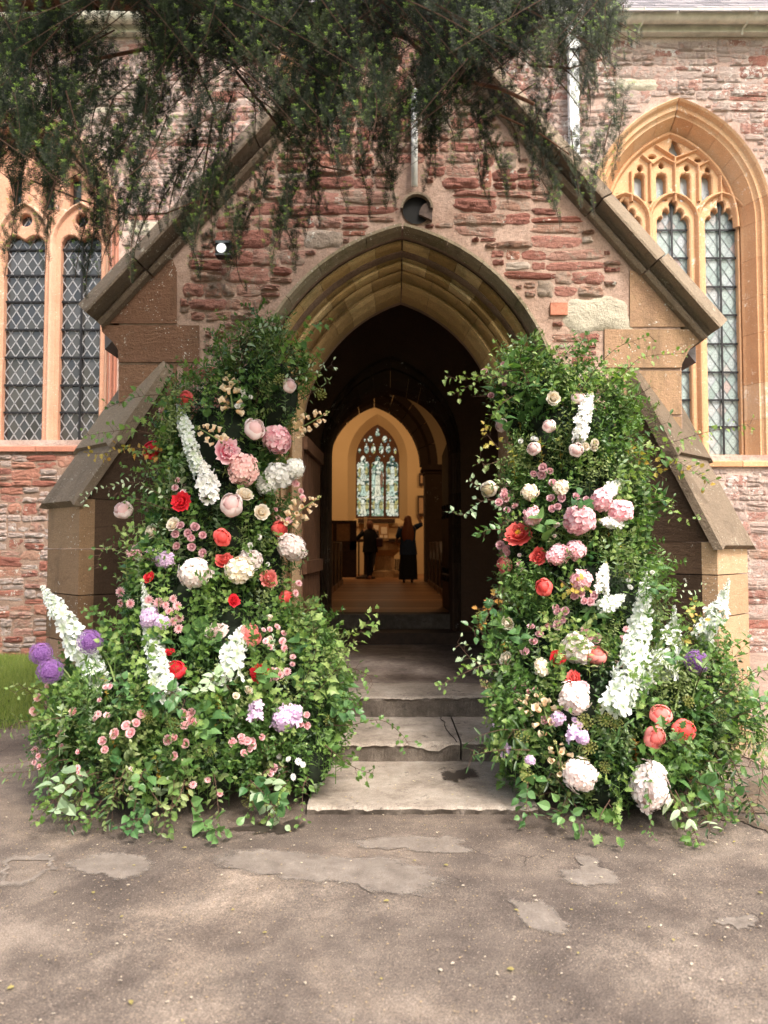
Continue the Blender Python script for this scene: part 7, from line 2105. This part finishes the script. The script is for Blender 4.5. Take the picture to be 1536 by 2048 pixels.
# limbs and trunk outside the frame
mb = MB(); mb.tube([(-4.6, 2.6, -.1), (-4.55, 2.7, 1.2), (-4.4, 2.8, 2.4), (-4.0, 3.0, 3.6), (-3.4, 3.2, 5.2)], [.5, .4, .36, .3, .2], 12); mb.build('trunk', M['bark'], yew, True)
mb = MB(); mb.tube([(-4.3, 2.8, 2.6), (-3.2, 3.6, 4.3), (-1.6, 4.2, 4.7), (-.2, 4.4, 4.75)], [.2, .13, .07, .03], 8); mb.tube([(-4.0, 3.0, 3.6), (-2.5, 3.6, 5.0), (-.5, 3.9, 5.3), (1.2, 4.2, 4.9)], [.2, .13, .08, .03], 8); mb.build('limb', M['bark'], yew, True)
# crown above the frame: unseen thick sprays added to shade the porch
top = []
for i in range(900):
    p = Vector((ry.uniform(-5.5, 1.6), ry.uniform(1.6, 5.3), ry.uniform(4.7, 6.8)))
    if p.z < 4.55 + .12 * abs(p.y - 4): continue
    if proj(p)[1] > -60: continue
    top.append((p, quat_dir((ry.uniform(-1, 1), ry.uniform(-1, 1), -.6)), ry.uniform(1.4, 2.2), ry.randrange(3)))
gn_scatter('crown', top, YS, yew)

# ------------------------------------------------------------------ grass, litter, petals
M['grass'] = leaf_mat('short grass', [(0.05, 0.10, 0.015), (0.12, 0.20, 0.03), (0.26, 0.31, 0.08), (0.34, 0.32, 0.14)], rough=.6)
def grass_patch(name, x0, x1, y0, y1, n, hh):
    mb = MB(); rg = random.Random(n)
    for i in range(n):
        x, y = rg.uniform(x0, x1), rg.uniform(y0, y1)
        z = ground_h(x, y); h = hh * rg.uniform(.5, 1.2); a = rg.uniform(0, PI); lx, ly = rg.uniform(-.4, .4) * h, rg.uniform(-.4, .4) * h
        dx, dy = math.cos(a) * .003, math.sin(a) * .003
        mb.add([(x - dx, y - dy, z), (x + dx, y + dy, z), (x + lx, y + ly, z + h)], [(0, 1, 2)], rg.random(), rg.random())
    o = mb.build(name, M['grass']); tag(o, 'short green grass growing along the foot of the wall', 'grass', kind='stuff'); return o
grass_patch('grass', -6.0, -2.55, 7.0, 9.6, 60000, .07)
grass_patch('grass', -5.0, -2.6, 6.72, 7.05, 2200, .06)
grass_patch('grass', 2.75, 4.2, 4.7, 6.6, 5000, .05)
V, F = [], []
for nm, x0, x1, y0, y1 in (('turf', -9, -2.6, 6.9, 9.65), ('gravel_path', 2.75, 9, 5.6, 9.65)):
    V = [(x, y, ground_h(x, y) + .006) for y in np.linspace(y0, y1, 14) for x in np.linspace(x0, x1, 20)]
    F = [(j * 20 + i, j * 20 + i + 1, (j + 1) * 20 + i + 1, (j + 1) * 20 + i) for j in range(13) for i in range(19)]
    o = link(nm, mesh(nm, V, F, True), simple('turf soil', (0.07, 0.10, 0.025), .95, nscale=9, var=.4) if x0 < 0 else mortar('pale pink gravel', (0.26, 0.19, 0.155), (0.38, 0.29, 0.24))); tag(o, kind='structure')
lit = [('fallen_petals', 340, (0.50, 0.43, 0.36), .007), ('fallen_leaves', 110, (0.30, 0.25, 0.09), .010), ('leaf_crumbs', 2600, (0.30, 0.22, 0.14), .0045)]
for nm, n, c, s in lit:
    mb = MB(); rg = random.Random(n)
    for i in range(n):
        y = 1.9 + 3.6 * rg.random() ** 1.2; x = rg.uniform(-1, 1) * (.6 * y + .3)
        a = rg.uniform(0, 6.28); q = s * rg.uniform(.5, 1.5); asp = rg.uniform(.35, .8)
        z = .006
        if -.55 < x < .8 and 4.66 < y < 5.6: z = .054
        z += ground_h(x, y) + .003
        pts = [(1, 0, .1), (.3, asp, .3), (-.6, asp * .7, .15), (-1, 0, .0), (-.5, -asp * .8, .2), (.4, -asp, .1)]
        mb.add([(x + (u * math.cos(a) - v * math.sin(a)) * q, y + (u * math.sin(a) + v * math.cos(a)) * q, z + w_ * q) for u, v, w_ in pts], [tuple(range(6))], rg.random(), rg.random())
    o = mb.build(nm, leaf_mat(nm.replace('_', ' '), [tuple(v * .7 for v in c), c, tuple(min(.8, v * 1.2) for v in c)], rough=.7))
    tag(o, {'fallen_petals': 'pale fallen petals scattered over the tarmac', 'fallen_leaves': 'small yellow fallen leaves scattered over the tarmac', 'leaf_crumbs': 'brown leaf crumbs scattered over the tarmac'}[nm], 'litter', kind='stuff')
